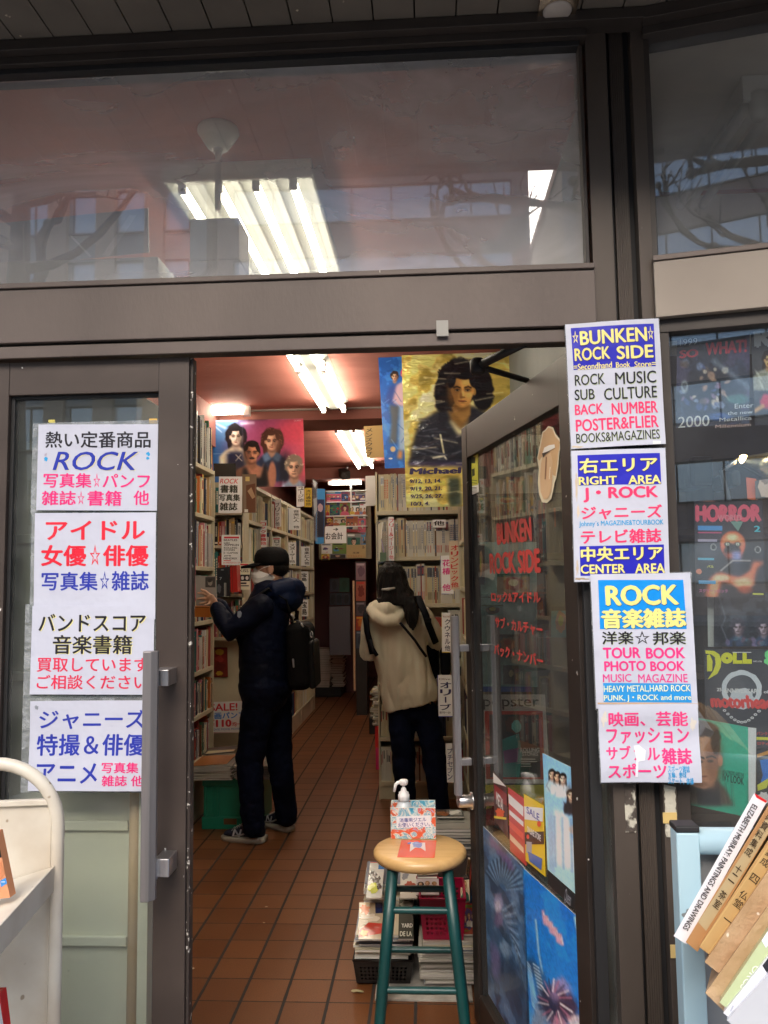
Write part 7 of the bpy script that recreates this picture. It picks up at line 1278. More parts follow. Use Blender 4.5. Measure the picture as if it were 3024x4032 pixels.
zsheet('magazine', zf, lambda p: atZ(p, .39), (340, 815), (660, 785), (270, 890), [('p', [(300, 880), (620, 850), (640, 830), (330, 850)], '#c8b890')], 'dark magazine lying behind the brown envelope', 'magazine', base='#3a342e', thick=.004)
RD = M('red_plastic', (.6, .02, .02), rough=.4)
t = thing('plastic_crate', 'red plastic crate under magazines behind the woman', 'crate', (-.38, 4.6, 0))
a = atY(zr(495, 880), 4.55); mb = MB(); mb.box((a.x, 4.55, 0), (a.x + .3, 4.9, .17)); mb.build('crate_body', M('magenta_plastic', (.5, .01, .12), rough=.4), t, .004)
mb = MB(); mb.box((a.x - .003, 4.548, .172), (a.x + .3, 4.9, .34)); mb.build('crate_lid', RD, t, .004)
mag_stack(a.x - .02, a.x + .2, 4.53, 4.85, .345, .62, 22, 'of the stack on the red crate', 'magazines on the red crate', 27, ['#d0ccba', '#c0bca8', '#b8a878', '#e0dccc'], .02)
p = atZ(zb(80, 2180), 0)
mb = MB(); mb.box((-1.5, 8.5, 0), (-1.16, 8.95, .12)); tag(mb.build('low_trolley', RUBBER, bevel=.01), 'black low trolley under magazine stacks at the end of the aisle', 'trolley')
mag_stack(-1.47, -1.3, 8.5, 8.8, .125, .62, 22, 'of the pale stack at the aisle end beside the long bookcase', 'magazine stacks at the aisle end', 31, ['#cfcabb', '#bdb8a8', '#d8d4c8'], .015)
mag_stack(-1.29, -1.13, 8.52, 8.8, .125, .56, 20, 'of the outer stack at the aisle end', 'magazine stacks at the aisle end', 33, ['#a8a498', '#8a867c', '#bdb8a8'], .02)
mb = MB(); a = atY(zb(530, 2000), 6.0); mb.box((a.x, 6.0, 0), (a.x + .25, 6.3, .16)); tag(mb.build('waste_bin', RUBBER, bevel=.01), 'dark bin on the floor between the woman and the far rack', 'bin')

# ================================================================== beige book trolley on the pavement
ENA = M('beige_enamel', (.64, .6, .51), rough=.42, col2=(.52, .46, .37), vscale=7, vdet=7, coat=.1, specks=((.3, .24, .17, 1), 20, .7))
pc = atY(z5(445, 700), -.27); RT = T(pc.x, pc.y, 0) @ RZ(8.3)
tr = thing('book_trolley', 'beige steel book trolley with sloped shelf and tubular frame outside the closed door', 'trolley', (pc.x, pc.y, -.1))
ztop = atY(z5(100, 202), -.28).z; Rr = .125; zlow = -.06; tr_r = .0127
mb = MB(); pts = [(0, 0, zlow), (0, 0, .4)] + [(-Rr + Rr * math.cos(math.radians(a)), 0, ztop - Rr + Rr * math.sin(math.radians(a))) for a in range(0, 91, 9)] + [(-.3 + Rr - Rr * math.sin(math.radians(a)), 0, ztop - Rr + Rr * math.cos(math.radians(a))) for a in range(0, 91, 9)] + [(-.3 - 0, 0, .4), (-.3, 0, zlow)]
mb.tube(pts, tr_r, 16, 0, RT); mb.build('end_frame', ENA, tr)
zp = atY(z5(200, 495), -.28).z; mb = MB(); mb.box((-.3, -.002, .12), (-.008, .002, zp - .002), 0, RT); mb.box((-.3, -.009, zp - .008), (-.014, .006, zp + .002), 0, RT); mb.box((-.0125, -.008, .12), (-.0105, .004, zp - .01), 0, RT); mb.build('end_panel', ENA, tr, .0008)
zc = atY(z5(450, 1020), -.29).z; tl_ = math.tan(math.radians(15))
def shelf_at(z, nm):
    mb = MB(); L = .95
    mb.hexa([(-.004, -.004, z - .004), (-.004, -L, z - .004), (-.22, -L, z - .004 - .216 * tl_), (-.22, -.004, z - .004 - .216 * tl_)], [(-.004, -.004, z), (-.004, -L, z), (-.22, -L, z - .216 * tl_), (-.22, -.004, z - .216 * tl_)])
    mb.box((-.006, -L, z - .045), (-.001, -.003, z + .003)); mb.v = [tuple(RT @ Vector(p)) for p in mb.v]; return mb.build(nm, ENA, tr, .001)
shelf_at(zc, 'shelf'); shelf_at(zc - .36, 'shelf')
mb = MB(); mb.tube([(0, -.97, zlow), (0, -.97, ztop - Rr), (-.06, -.97, ztop - .02), (-.3, -.97, ztop)], tr_r, 14, 0, RT); mb.build('end_frame', ENA, tr)
zsheet('picture_book', z5, -.45, (-240, 760), (-25, 740), (-140, 1260), [('p', [(-240, 760), (-25, 740), (20, 930), (-190, 960)], '#2a2422'), ('p', [(0, 1110), (50, 1085), (56, 1130), (6, 1160)], '#3f8ad0'), ('r', 10, 1115, 40, 1120, '#d8e4f0'), ('p', [(-30, 1000), (10, 960), (40, 1060), (0, 1100)], '#c8825a')], 'paperback with an orange and black cover at the edge of the trolley shelf', 'book', base='#d8946a', thick=.02, gloss=.25)
zsheet('picture_book', z5, -.5, (-260, 1990), (0, 1975), (-200, 2500), [('p', [(-260, 2080), (0, 2050), (60, 2300), (-210, 2340)], '#c8ccd0')], 'red edged book on the lower trolley shelf', 'book', base='#cc2a24', thick=.02, gloss=.25)

# ================================================================== light blue rack and leaning books outside the show window
LBL = M('light_blue_paint', (.42, .6, .68), rough=.4, col2=(.37, .54, .62), vscale=4, specks=((.2, .22, .22, 1), 30, .75), coat=.2)
t = thing('blue_rack', 'light blue steel rack with square posts in front of the show window', 'rack', (.46, -.35, -.1))
p0 = atY(zR(885, 600), -.35); p1 = atY(zR(1080, 600), -.35); hw = (p1.x - p0.x) / 2; cxp = (p0.x + p1.x) / 2
mb = MB(); mb.box((cxp - hw, -.35, -.1), (cxp + hw, -.31, p0.z)); mb.build('post', LBL, t, .003)
mb = MB(); mb.box((cxp - hw - .001, -.351, p0.z + .0005), (cxp + hw + .001, -.309, p0.z + .012)); mb.build('post_cap', RUBBER, t, .003)
r0 = atY(zR(1085, 650), -.33); mb = MB(); mb.tube([(cxp + hw, -.33, r0.z - .003), (cxp + .9, -.33, r0.z - .003)], .0235, 16); mb.build('top_rail', LBL, t)
g = atY(zR(1090, 712), -.31); mb = MB(); mb.box((cxp + hw + .001, -.312, .2), (cxp + .9, -.308, g.z)); mb.build('back_panel', M('grey_rack_panel', (.3, .31, .32), rough=.5, col2=(.25, .26, .27), vscale=3), t)
mb = MB(); mb.box((cxp + .9, -.35, -.1), (cxp + .94, -.31, p0.z)); mb.build('post', LBL, t, .003)
# books: spine quads in zR pixels, each with its own distance and depth backwards
CARDB = M('worn_cardboard', '#c4a684', rough=.75, col2='#ab8a66', vscale=9, vdet=7, specks=('#e6dccb', 30, .7), bump=.3, bscale=80)
def spine(tl, tr, bl, Y, dep, items, label, base, name='hardback_book', d=(.35, .9, -.25), gl=.35, edge=None):
    return zsheet(name, zR, Y, tl, tr, bl, items, label, 'book', base=base, thick=dep, back_dir=Vector(d).normalized(), gloss=gl, edge=edge)
def along(s, tl, tr, bl, v0, v1, u0, u1, c, bold=.01):
    """lettering running along a spine: returned as glyph polygons placed in the slanted frame"""
    return ('ts', s, tl, tr, bl, v0, v1, u0, u1, c, bold)
def spine_text(s, tl, tr, bl, Y, v0, v1, u0, u1, col, parent, bold=.012, rot=True, lift=.0012):
    f = lambda x, y: atY(zR(x, y), Y); O = f(*tl); U = f(*tr) - O; V = f(*bl) - O; N_ = V.cross(U).normalized()
    if N_.dot(EYE - O) < 0: N_ = -N_
    mb = MB()
    if rot:
        vs, fs = text_mesh(s, bold); mb.add([O + V * (v0 + (v1 - v0) * a) + U * (u1 + (u0 - u1) * b) + N_ * (lift + j * .00004) for a, b, j in vs], fs)
    else:
        n = len(s)
        for i, ch in enumerate(s):
            if ch == ' ': continue
            vs, fs = text_mesh(ch, bold, 2); a0 = v0 + (v1 - v0) * i / n; a1 = a0 + (v1 - v0) / n * .85
            mb.add([O + U * (u0 + (u1 - u0) * a) + V * (a0 + (a1 - a0) * (b if ch not in 'ー一' else .5 + (b - .5) * .12)) + N_ * (lift + j * .00004) for a, b, j in vs], fs)
    mb.build('spine_lettering', ink(col, .5), parent)
A = ((1542, 262), (1652, 330), (862, 1470)); o = spine(*A, -.52, .2, [('p', [(1545, 262), (1652, 325), (1640, 345), (1560, 300)], '#d8242c')], 'white art book with black capitals along its tilted spine, outside the show window', '#e8e8ee', edge='#d8d8d8')
spine_text('ELIZABETH MURRAY: PAINTINGS AND DRAWINGS', *A, -.52, .06, .93, .22, .62, '#24242a', o)
A = ((1700, 300), (1800, 380), (965, 1520)); o = spine(*A, -.535, .2, [('p', [(1690, 400), (1760, 460), (1135, 1425), (1060, 1345)], '#b5a27c')], 'tan slipcase with brush characters, next to the white art book', '#b08355', gl=.6)
spine_text('古典資料集成 十二 茶室', *A, -.535, .02, .74, .22, .72, '#3a2a1c', o, .005, False)
A = ((1830, 400), (1950, 490), (1078, 1560)); o = spine(*A, -.55, .22, [('p', [(1835, 450), (1940, 530), (1140, 1640), (1085, 1540)], '#c8a870'), ('p', [(1820, 490), (1915, 560), (1142, 1615), (1100, 1545)], '#bf9c66')], 'wider tan slipcase with brush characters, third of the leaning books', '#bd9560', gl=.6)
spine_text('建築資料集成 四 仏堂 一', *A, -.55, .02, .8, .24, .76, '#3a2a1c', o, .005, False)
A = ((1960, 560), (2330, 800), (1130, 1860)); spine((1965, 480), (2110, 590), (1125, 1690), -.565, .22, [], 'plain brown cardboard side of the slipcases', CARDB, 'slipcase_side', gl=.7)
spine((2110, 590), (2290, 760), (1130, 1950), -.58, .22, [], 'plain cardboard slipcase below the lettered ones', CARDB, 'cardboard_slipcase', gl=.7)
A = ((1970, 960), (2110, 1070), (1250, 2030)); o = spine(*A, -.62, .2, [('p', [(1960, 975), (1580, 1490), (1640, 1570), (2060, 1040)], '#e8ecf4')], 'pale green book with white letters, below the cardboard slipcases', '#bac69a')
spine_text('ORCS', *A, -.62, .66, .84, .35, .7, '#eef2e4', o)
spine((2110, 1070), (2230, 1160), (1282, 2120), -.64, .2, [('p', [(1760, 1490), (1830, 1570), (1660, 1800), (1610, 1720)], '#26262c'), ('p', [(1360, 2050), (1372, 2060), (1345, 2110), (1335, 2100)], '#b8bcc8')], 'white book at the bottom of the leaning row', '#e6e8f0')
spine((2230, 1160), (2700, 1560), (1310, 2180), -.66, .15, [], 'pale grey cover of the lowest leaning book', '#c4c8d0', 'book_cover')
mb = MB(); a = atY(zR(1100, 2230), -.62); a = atY(zR(1330, 2420), -.6); mb.box((a.x + .03, -1.0, a.z - .12), (a.x + .6, -.45, a.z - .1)); tag(mb.build('outdoor_table', ENA), 'beige table edge under the leaning books', 'table')
# ================================================================== people
from mathutils import noise as mnoise
def fused(mb, name, mat, parent, voxel=.007, smooth=6, fold=0, fscale=(9, 9, 4), seed=0, mask=None):
    """one continuous skin over overlapping limbs"""
    me = mb.mesh(name, [mat]); o = bpy.data.objects.new(name, me); COL.objects.link(o)
    r = o.modifiers.new('skin', 'REMESH'); r.mode = 'VOXEL'; r.voxel_size = voxel; r.use_smooth_shade = True
    s = o.modifiers.new('soften', 'SMOOTH'); s.factor = .5; s.iterations = smooth
    dg = bpy.context.evaluated_depsgraph_get(); m2 = bpy.data.meshes.new_from_object(o.evaluated_get(dg)); o.modifiers.clear(); o.data = m2; m2.name = name
    if not m2.materials: m2.materials.append(mat)
    if fold:
        for v, n in zip(m2.vertices, [tuple(x.vector) for x in m2.vertex_normals]):
            p = Vector((v.co.x * fscale[0] + seed, v.co.y * fscale[1], v.co.z * fscale[2])); a = mnoise.noise(p) + .5 * mnoise.noise(p * 2.1); a = (abs(a) - .3) * (mask(v.co) if mask else 1)
            v.co += Vector(n) * (fold * a)
    for p in m2.polygons: p.use_smooth = True
    attach(o, parent); return o
SKIN = M('skin', (.42, .24, .16), rough=.5, col2=(.36, .19, .12), vscale=14, bump=.1, bscale=90)
NAVY = M('navy_nylon', (.002, .005, .02), rough=.6, spec=.14, col2=(.001, .0025, .009), vscale=3, bump=.4, bscale=13, bdist=.02, stretch=(1, 1, 1.8))
NAVYD = M('dark_navy_panel', (.0015, .002, .005), rough=.6, spec=.15, bump=.3, bscale=16, bdist=.02)
TROU = M('dark_trousers', (.004, .007, .024), rough=.8, spec=.1, col2=(.0015, .0022, .007), vscale=5, bump=.6, bscale=18, bdist=.02)
BLKF = M('black_fabric', (.0025, .0025, .003), rough=.75, spec=.15, bump=.25, bscale=60)
HAIR = M('black_hair', (.0025, .002, .002), rough=.42, spec=.2, col2=(.006, .004, .0035), vscale=30, stretch=(6, 6, .5), bump=.6, bscale=70)
MASKW = M('mask_white', (.72, .72, .72), rough=.7)
KHAKI = M('khaki_jacket', (.58, .54, .42), rough=.75, spec=.2, col2=(.52, .48, .37), vscale=3, bump=.45, bscale=8, bdist=.03, stretch=(1.6, 1, .6))
def E8(x, y, Y): return atY(z8(x, y), Y)
# ---- the man at the near bookcase
man = thing('person', 'man in black cap, white mask and navy jacket browsing the near bookcase', 'person', (-.97, 2.87, 0))
LE = E8(560, 1345, 2.64); LWR = E8(418, 1075, 2.72); LSH = Vector((-.965, 2.66, 1.36)); RSH = Vector((-.965, 3.06, 1.36)); RE = Vector((-1.19, 3.04, 1.2)); RWR = E8(430, 1050, 2.93)
HC_ = Vector((-.945, 2.86, 1.585))
b = MB()
b.ell(HC_ + Vector((.0, 0, .018)), (.096, .077, .1), 0, 20, 14); b.ell(HC_ + Vector((-.045, 0, -.052)), (.05, .055, .062), 0, 16, 10); b.ell(HC_ + Vector((-.092, 0, -.02)), (.017, .013, .022), 0, 10, 8); b.ell(HC_ + Vector((-.07, 0, -.06)), (.028, .03, .02), 0, 10, 8)
for s in (-1, 1): b.ell(HC_ + Vector((.012, s * .077, -.012)), (.02, .009, .032), 0, 12, 8); b.ell(HC_ + Vector((-.078, s * .03, .012)), (.014, .016, .008), 0, 10, 6)
b.capsule([HC_ + Vector((.012, 0, -.06)), Vector((-.945, 2.86, 1.4))], [.056, .062], 16)
b.capsule([(-.96, 2.86, 1.36), (-.97, 2.86, 1.1), (-.965, 2.86, .9)], [(.1, .15), (.1, .14), (.1, .15)], 18, upv=(1, 0, 0))
b.capsule([LSH, LE, LWR], [.045, .037, .028], 12); b.capsule([RSH, RE, RWR], [.045, .037, .028], 12)
for sy, hip, knee, ank in ((0, (-.965, 2.78, .88), (-1.05, 2.77, .48), (-1.03, 2.76, .1)), (1, (-.95, 2.95, .88), (-.915, 2.965, .48), (-.87, 2.97, .1))): b.capsule([hip, knee, ank], [.075, .052, .036], 12)
def hand(w, palm, fingers, thumb, r=.0082):
    b.capsule([w, palm[0], palm[1]], [(.027, .019), (.033, .017), (.034, .0145)], 12, upv=(0, 0, 1))
    for f in fingers + [thumb]: b.capsule(f, [r * 1.12] + [r] * (len(f) - 2) + [r * .85], 8)
Yh = 2.735
F = lambda *q: [E8(x, y, Yh - .004 * i) for i, (x, y) in enumerate(q)]
hand(LWR, F((385, 1030), (345, 975)), [F((352, 945), (300, 905), (255, 890)), F((338, 962), (272, 930), (222, 928)), F((332, 990), (268, 985), (212, 990)), F((342, 1020), (292, 1032), (240, 1040))], [E8(372, 960, Yh), E8(335, 1048, Yh - .02), E8(295, 1060, Yh - .03)])
Yh = 2.93
hand(RWR, F((390, 1020), (345, 985)), [F((345, 960), (300, 940), (270, 930)), F((340, 980), (290, 970), (260, 965)), F((340, 1000), (290, 1000), (262, 1000)), F((345, 1020), (300, 1030), (275, 1030))], [E8(360, 1000, Yh), E8(340, 1060, Yh - .02), E8(320, 1080, Yh - .03)])
fused(b, 'body', SKIN, man, .0045, 3)
j = MB()
j.capsule([(-.985, 2.86, .885), (-.985, 2.86, 1.02), (-.99, 2.86, 1.18), (-.975, 2.86, 1.32), (-.955, 2.86, 1.42)], [(.15, .2), (.148, .195), (.15, .205), (.138, .208), (.11, .14)], 26, upv=(1, 0, 0))
j.capsule([LSH, LSH.lerp(LE, .5), LE, LE.lerp(LWR, .5), LWR.lerp(LE, .08)], [.074, .07, .064, .056, .045], 18); j.capsule([RSH, RE, RWR.lerp(RE, .08)], [.085, .074, .055], 16)
j.capsule([(-.985, 2.86, .86), (-.985, 2.86, .9)], [(.152, .2), (.156, .205)], 26, upv=(1, 0, 0))
fused(j, 'jacket', NAVY, man, .007, 5, .01, (7, 7, 9), 3)
hd = MB(); hd.capsule([(-1.0, 2.79, 1.40), (-.9, 2.75, 1.45), (-.83, 2.8, 1.46), (-.805, 2.86, 1.45), (-.83, 2.92, 1.46), (-.9, 2.97, 1.45), (-1.0, 2.93, 1.40)], [.038, .06, .068, .072, .068, .06, .038], 16)
hd.ell((-.86, 2.86, 1.40), (.11, .15, .09)); fused(hd, 'hood', M('navy_hood', (.0025, .008, .032), rough=.6, spec=.14, bump=.3, bscale=14, bdist=.02), man, .007, 6, .006, (9, 9, 9), 8)
tr_ = MB()
for hip, knee, ank in (((-.985, 2.78, .88), (-1.055, 2.77, .47), (-1.03, 2.765, .1)), ((-.945, 2.95, .88), (-.92, 2.965, .47), (-.875, 2.975, .1))):
    h_, k_, a_ = map(Vector, (hip, knee, ank)); tr_.capsule([h_, h_.lerp(k_, .5), k_, k_.lerp(a_, .5), a_], [(.105, .095), (.096, .09), (.08, .078), (.073, .072), (.066, .064)], 18, upv=(1, 0, 0))
tr_.ell((-.965, 2.86, .87), (.15, .17, .1)); fused(tr_, 'trousers', TROU, man, .007, 4, .011, (8, 8, 9), 5)
SHOE = M('navy_suede', (.006, .01, .03), rough=.75, bump=.2, bscale=120); SOLE = M('shoe_sole', (.42, .4, .34), rough=.6); TRIM = M('shoe_trim', (.4, .4, .4), rough=.5)
def shoe(toe, heel, parent, emblem=True):
    toe, heel = Vector(toe), Vector(heel); d = (heel - toe); L = .275; d.normalize(); toe = heel - d * L
    X = Matrix(((d.x, -d.y, 0, toe.x), (d.y, d.x, 0, toe.y), (0, 0, 1, 0), (0, 0, 0, 1)))
    P = lambda k: [(.0, .02), (.03, .038), (.09, .047), (.16, .041), (.23, .038), (.275, .03)]
    def ring(x, hw, z0, z1_, top): return [(x, y * hw, z0 + (z1_ - z0) * t) for y, t in ((-1, 0), (1, 0), (1, .5), (top, 1), (-top, 1), (-1, .5))]
    o = MB(); o.rings([ring(x, w_, .0 if 0.02 < x < .25 else .006, .026 + .012 * (x / .275), 1) for x, w_ in P(0)], 0, True, True, X); so_ = o.build('sole', SOLE, None)
    u = MB(); prof = [(.008, .018, .045), (.04, .034, .06), (.09, .042, .078), (.13, .04, .098), (.165, .037, .112), (.215, .035, .108), (.25, .034, .104), (.27, .026, .098)]
    u.rings([[(x, hw * a, .028 + (h_ - .028) * b_) for a, b_ in ((-1, 0), (-1.02, .35), (-.8, .75), (-.35, 1), (.35, 1), (.8, .75), (1.02, .35), (1, 0))] for x, hw, h_ in prof], 0, True, True, X)
    sh = u.build('shoe', SHOE, parent); sb = sh.modifiers.new('round', 'SUBSURF'); sb.levels = 1; sb.render_levels = 1; attach(so_, sh)
    for k in range(5): q = MB(); x = .075 + .016 * k; zz = .07 + .008 * k; q.tube([X @ Vector((x, -.03, zz - .008)), X @ Vector((x + .004, 0, zz + .006)), X @ Vector((x, .03, zz - .008))], .0025, 6); q.build('lace', TRIM, sh)
    q = MB(); q.tube([X @ Vector((.09, -.044, .035)), X @ Vector((.15, -.043, .05)), X @ Vector((.2, -.04, .075)), X @ Vector((.262, -.032, .085))], .005, 6); q.build('side_trim', TRIM, sh)
    if emblem:
        for sgn in (-1,):
            vs, fs = text_mesh('N', .03); q = MB(); q.add([X @ Vector((.085 + .05 * a + .012 * (1 - b_), sgn * (.0475 - .003 * (1 - b_)), .036 + .043 * (1 - b_))) for a, b_, jj in vs], fs); q.build('shoe_emblem', ink('#d8dce4'), sh)
    return sh
shoe(atZ(zf(560, 1815), 0), atZ(zf(955, 1850), 0), man); shoe(atZ(zf(1000, 1660), 0), atZ(zf(1240, 1735), 0), man)
cp = MB(); cc = HC_ + Vector((.004, 0, .032)); cp.rings([[cc + Vector((.105 * math.cos(t) * r, .086 * math.sin(t) * r, z)) for t in [2 * math.pi * k / 28 for k in range(28)]] for r, z in ((1.0, -.02), (1.02, .01), (.98, .045), (.84, .072), (.55, .09), (.2, .096), (.02, .097))], 0, True, True)
cap = cp.build('cap', BLKF, man); br = MB()
top_ = []; bot = []
for k in range(13):
    a = math.radians(105 + 150 * k / 12); ex = .085 * max(0, math.cos(a - math.pi)) ** .7; x = .104 * math.cos(a) - ex; y = .085 * math.sin(a); top_.append(cc + Vector((x, y, -.004 - ex * .2))); bot.append(cc + Vector((.1 * math.cos(a), .08 * math.sin(a), .0)))
n_ = len(top_); br.add(top_ + bot + [p - Vector((0, 0, .013)) for p in top_] + [p - Vector((0, 0, .014)) for p in bot], [(i, i + 1, n_ + i + 1, n_ + i) for i in range(n_ - 1)] + [(2 * n_ + i + 1, 2 * n_ + i, 3 * n_ + i, 3 * n_ + i + 1) for i in range(n_ - 1)] + [(i + 1, i, 2 * n_ + i, 2 * n_ + i + 1) for i in range(n_ - 1)], 0, True); br.build('cap_brim', BLKF, cap)
hr = MB(); hr.ell(HC_ + Vector((.035, 0, .0)), (.075, .0785, .06), 0, 18, 10); hr.build('hair', HAIR, man)
mk = MB(); mk.rings([[HC_ + Vector((-.03 - (-.03 - xf) * math.cos(t), w_ * math.sin(t), z)) for t in [2 * math.pi * k / 24 for k in range(24)]] for z, xf, w_ in ((.008, -.094, .034), (-.008, -.112, .052), (-.03, -.122, .066), (-.06, -.12, .07), (-.09, -.109, .064), (-.114, -.088, .046))], 0, True, True); msk = fused(mk, 'face_mask', MASKW, man, .005, 2, .004, (20, 20, 60), 4)
for s in (-1, 1):
    q = MB(); e = HC_ + Vector((.012, s * .084, .012)); e2 = HC_ + Vector((.012, s * .084, -.035)); q.tube([HC_ + Vector((-.075, s * .056, -.022)), HC_ + Vector((-.03, s * .08, .0)), e], .0016, 6); q.tube([HC_ + Vector((-.06, s * .055, -.075)), HC_ + Vector((-.02, s * .076, -.05)), e2], .0016, 6); q.build('mask_strap', MASKW, msk)
# sleeve badge
p = E8(672, 1160, 2.585); mb = MB(); vs = [(-.011, .018), (.004, .02), (.012, .008), (.009, -.012), (-.002, -.02), (-.012, -.01)]; mb.add([p + Vector((x, -.002, z)) for x, z in vs] + [p + Vector((x, .004, z)) for x, z in vs], [tuple(range(6))] + [(i, (i + 1) % 6, 6 + (i + 1) % 6, 6 + i) for i in range(6)]); mb.build('sleeve_badge', ink('#8f9aa8'), man)
# backpack
bpk = thing('backpack', 'black backpack on the back of the man in the cap', 'backpack', (-.76, 2.88, .86))
q = MB(); PX = T(-.765, 2.87, 1.07) @ RY(-2); q.box((-.07, -.15, -.2), (.07, .15, .19), 0, PX); o = q.build('bag_body', BLKF, bpk, .05, 5)
q = MB(); q.box((.055, -.125, -.195), (.095, .125, .08), 0, PX); q.build('front_pocket', M('black_pocket', (.004, .004, .0045), rough=.6, spec=.2, bump=.25, bscale=50), bpk, .018, 4)
for s in (-1, 1):
    q = MB(); q.tube([Vector((-.80, 2.87 + s * .09, 1.24)), Vector((-.83, 2.87 + s * .13, 1.40)), Vector((-.93, 2.87 + s * .15, 1.465)), Vector((-1.06, 2.87 + s * .16, 1.38)), Vector((-1.135, 2.87 + s * .13, 1.24)), Vector((-1.1, 2.87 + s * .12, 1.1))], [(.028, .008)] * 6, 10, upv=(0, 1, 0)); q.build('strap', BLKF, bpk)
q = MB(); q.tube([(-.8, 2.84, 1.27), (-.79, 2.86, 1.32), (-.79, 2.9, 1.32), (-.8, 2.92, 1.27)], .008, 8); q.build('grab_handle', BLKF, bpk)
def dot(x, y, Y, r, h, c, nm):
    p = E8(x, y, Y); m_ = MB(); m_.rings([[p + Vector((r * math.cos(t), -d, h * math.sin(t))) for t in [2 * math.pi * k / 18 for k in range(18)]] for d in (0, .003)], 0, False); m_.build(nm, ink(c), bpk)
dot(1456, 1375, 2.715, .0095, .019, '#b8bcc0', 'badge'); dot(1456, 1375, 2.7115, .006, .013, '#4a4e54', 'badge')
for (x0, y0, x1, y1) in ((1235, 1160, 1268, 1195), (1255, 1650, 1262, 1730), (1345, 1265, 1365, 1290)): m_ = MB(); m_.capsule([E8(x0, y0, 2.705), E8(x1, y1, 2.705)], [.006, .005], 8); m_.build('zip_pull', STEEL, bpk)
m_ = MB(); m_.tube([E8(1205, 1240, 2.72), E8(1300, 1225, 2.71), E8(1420, 1290, 2.71), E8(1480, 1420, 2.715), E8(1490, 1700, 2.715)], .0035, 6); m_.build('zip', M('zip_black', (.02, .02, .022), rough=.35), bpk)
# book being pulled from the shelf, orange box below
zsheet('magazine', z8, 2.775, (190, 735), (415, 745), (200, 1062), [('r', 300, 752, 408, 865, '#3c3836'), ('e', 352, 812, 26, 36, '#8a847c', .1, 3), ('e', 352, 790, 24, 22, '#2a2624', .2, 4)], 'grey magazine with a small portrait in the hands of the man', 'magazine', base='#8f8a86', thick=.006)
zsheet('orange_book', z8, 2.85, (165, 1068), (345, 1075), (168, 1185), [('r', 168, 1078, 345, 1086, '#8a4a12')], 'bright orange book lying on the shelf below the hands of the man', 'book', base='#d07a1c', thick=.16)
zsheet('hardback_book', z8, 3.3, (425, 655), (562, 640), (428, 975), [('t', '7', 455, 755, 480, 785, '#b8bcc0', 0), ('e', 450, 880, 22, 50, '#5a6068', .2, 3), ('r', 505, 815, 512, 965, '#b8b8b0'), ('r', 520, 815, 526, 965, '#c8c8c0'), ('r', 470, 668, 500, 680, '#7a8088')], 'black hardback with pale vertical title facing out beside the hands of the man', 'book', base='#191b24', thick=.02)
zsheet('hardback_book', z8, 3.75, (566, 630), (640, 625), (578, 920), [('r', 590, 640, 600, 915, '#8a2018')], 'bright red book standing next to the black hardback', 'book', base='#b0241e', thick=.1)

# ---- the woman in the khaki jacket, seen from behind
def W3(x, y, Y): return atY(zw(x, y), Y)
def R3(x, y, Y): return atY(zr(x, y), Y)
wom = thing('person', 'woman with long black hair and khaki hooded jacket facing the magazines', 'person', (-.1, 3.12, 0))
WH = Vector((-.232, 3.12, 1.5))
b = MB(); b.ell(WH, (.075, .09, .11), 0, 18, 12); b.ell(WH + Vector((0, .05, -.06)), (.05, .045, .055)); b.ell(WH + Vector((0, .092, -.02)), (.012, .016, .02), 0, 10, 8)
for s in (-1, 1): b.ell(WH + Vector((s * .077, 0, -.01)), (.009, .018, .03), 0, 10, 8)
b.capsule([WH + Vector((.005, -.01, -.07)), (-.2, 3.11, 1.34)], [.05, .056], 14)
b.capsule([(-.195, 3.11, 1.27), (-.18, 3.11, 1.05), (-.125, 3.11, .82)], [(.14, .085), (.12, .08), (.14, .09)], 18, upv=(1, 0, 0))
wl = [Vector((-.345, 3.1, 1.26)), Vector((-.385, 3.15, 1.05)), Vector((-.3, 3.4, 1.05))]; wr = [Vector((-.04, 3.1, 1.26)), Vector((.045, 3.17, 1.12)), Vector((.06, 3.42, 1.16))]
b.capsule(wl, [.04, .033, .025], 12); b.capsule(wr, [.04, .033, .025], 12)
for a in (wl, wr):
    w_ = a[2]; dr_ = (a[2] - a[1]).normalized(); sd = Vector((1, 0, 0)); b.capsule([w_, w_ + dr_ * .05, w_ + dr_ * .09], [(.022, .017), (.03, .014), (.031, .013)], 10, upv=(1, 0, 0))
    for k in range(4): s0 = w_ + dr_ * .09 + sd * (-.024 + .016 * k); L_ = (.05, .062, .066, .055)[k]; b.capsule([s0, s0 + dr_ * L_ * .5 + Vector((0, 0, -.006)), s0 + dr_ * L_ * .9 + Vector((0, 0, -.022))], [.0082, .0075, .0065], 8)
    s0 = w_ + dr_ * .04 + sd * (.028 if a is wl else -.028); k = 1 if a is wl else -1; b.capsule([s0, s0 + dr_ * .03 + sd * .02 * k, s0 + dr_ * .055 + sd * .026 * k], [.0095, .0085, .007], 8)
LH, LK, LA = Vector((-.2, 3.12, .74)), R3(800, 880, 3.12), Vector((-.165, 3.12, .08)); RH_, RK, RA = Vector((-.04, 3.12, .74)), R3(1130, 880, 3.12), Vector((.045, 3.12, .08))
b.capsule([LH, LK, LA], [.07, .048, .034], 12); b.capsule([RH_, RK, RA], [.07, .048, .034], 12)
fused(b, 'body', SKIN, wom, .005, 3)
j = MB()
hemc = [(.722, -.124, .168, .122), (.80, -.13, .176, .128), (.92, -.155, .172, .12), (1.05, -.182, .172, .115), (1.18, -.196, .178, .112), (1.27, -.2, .17, .1), (1.33, -.205, .12, .085), (1.37, -.212, .075, .07)]
rs = []
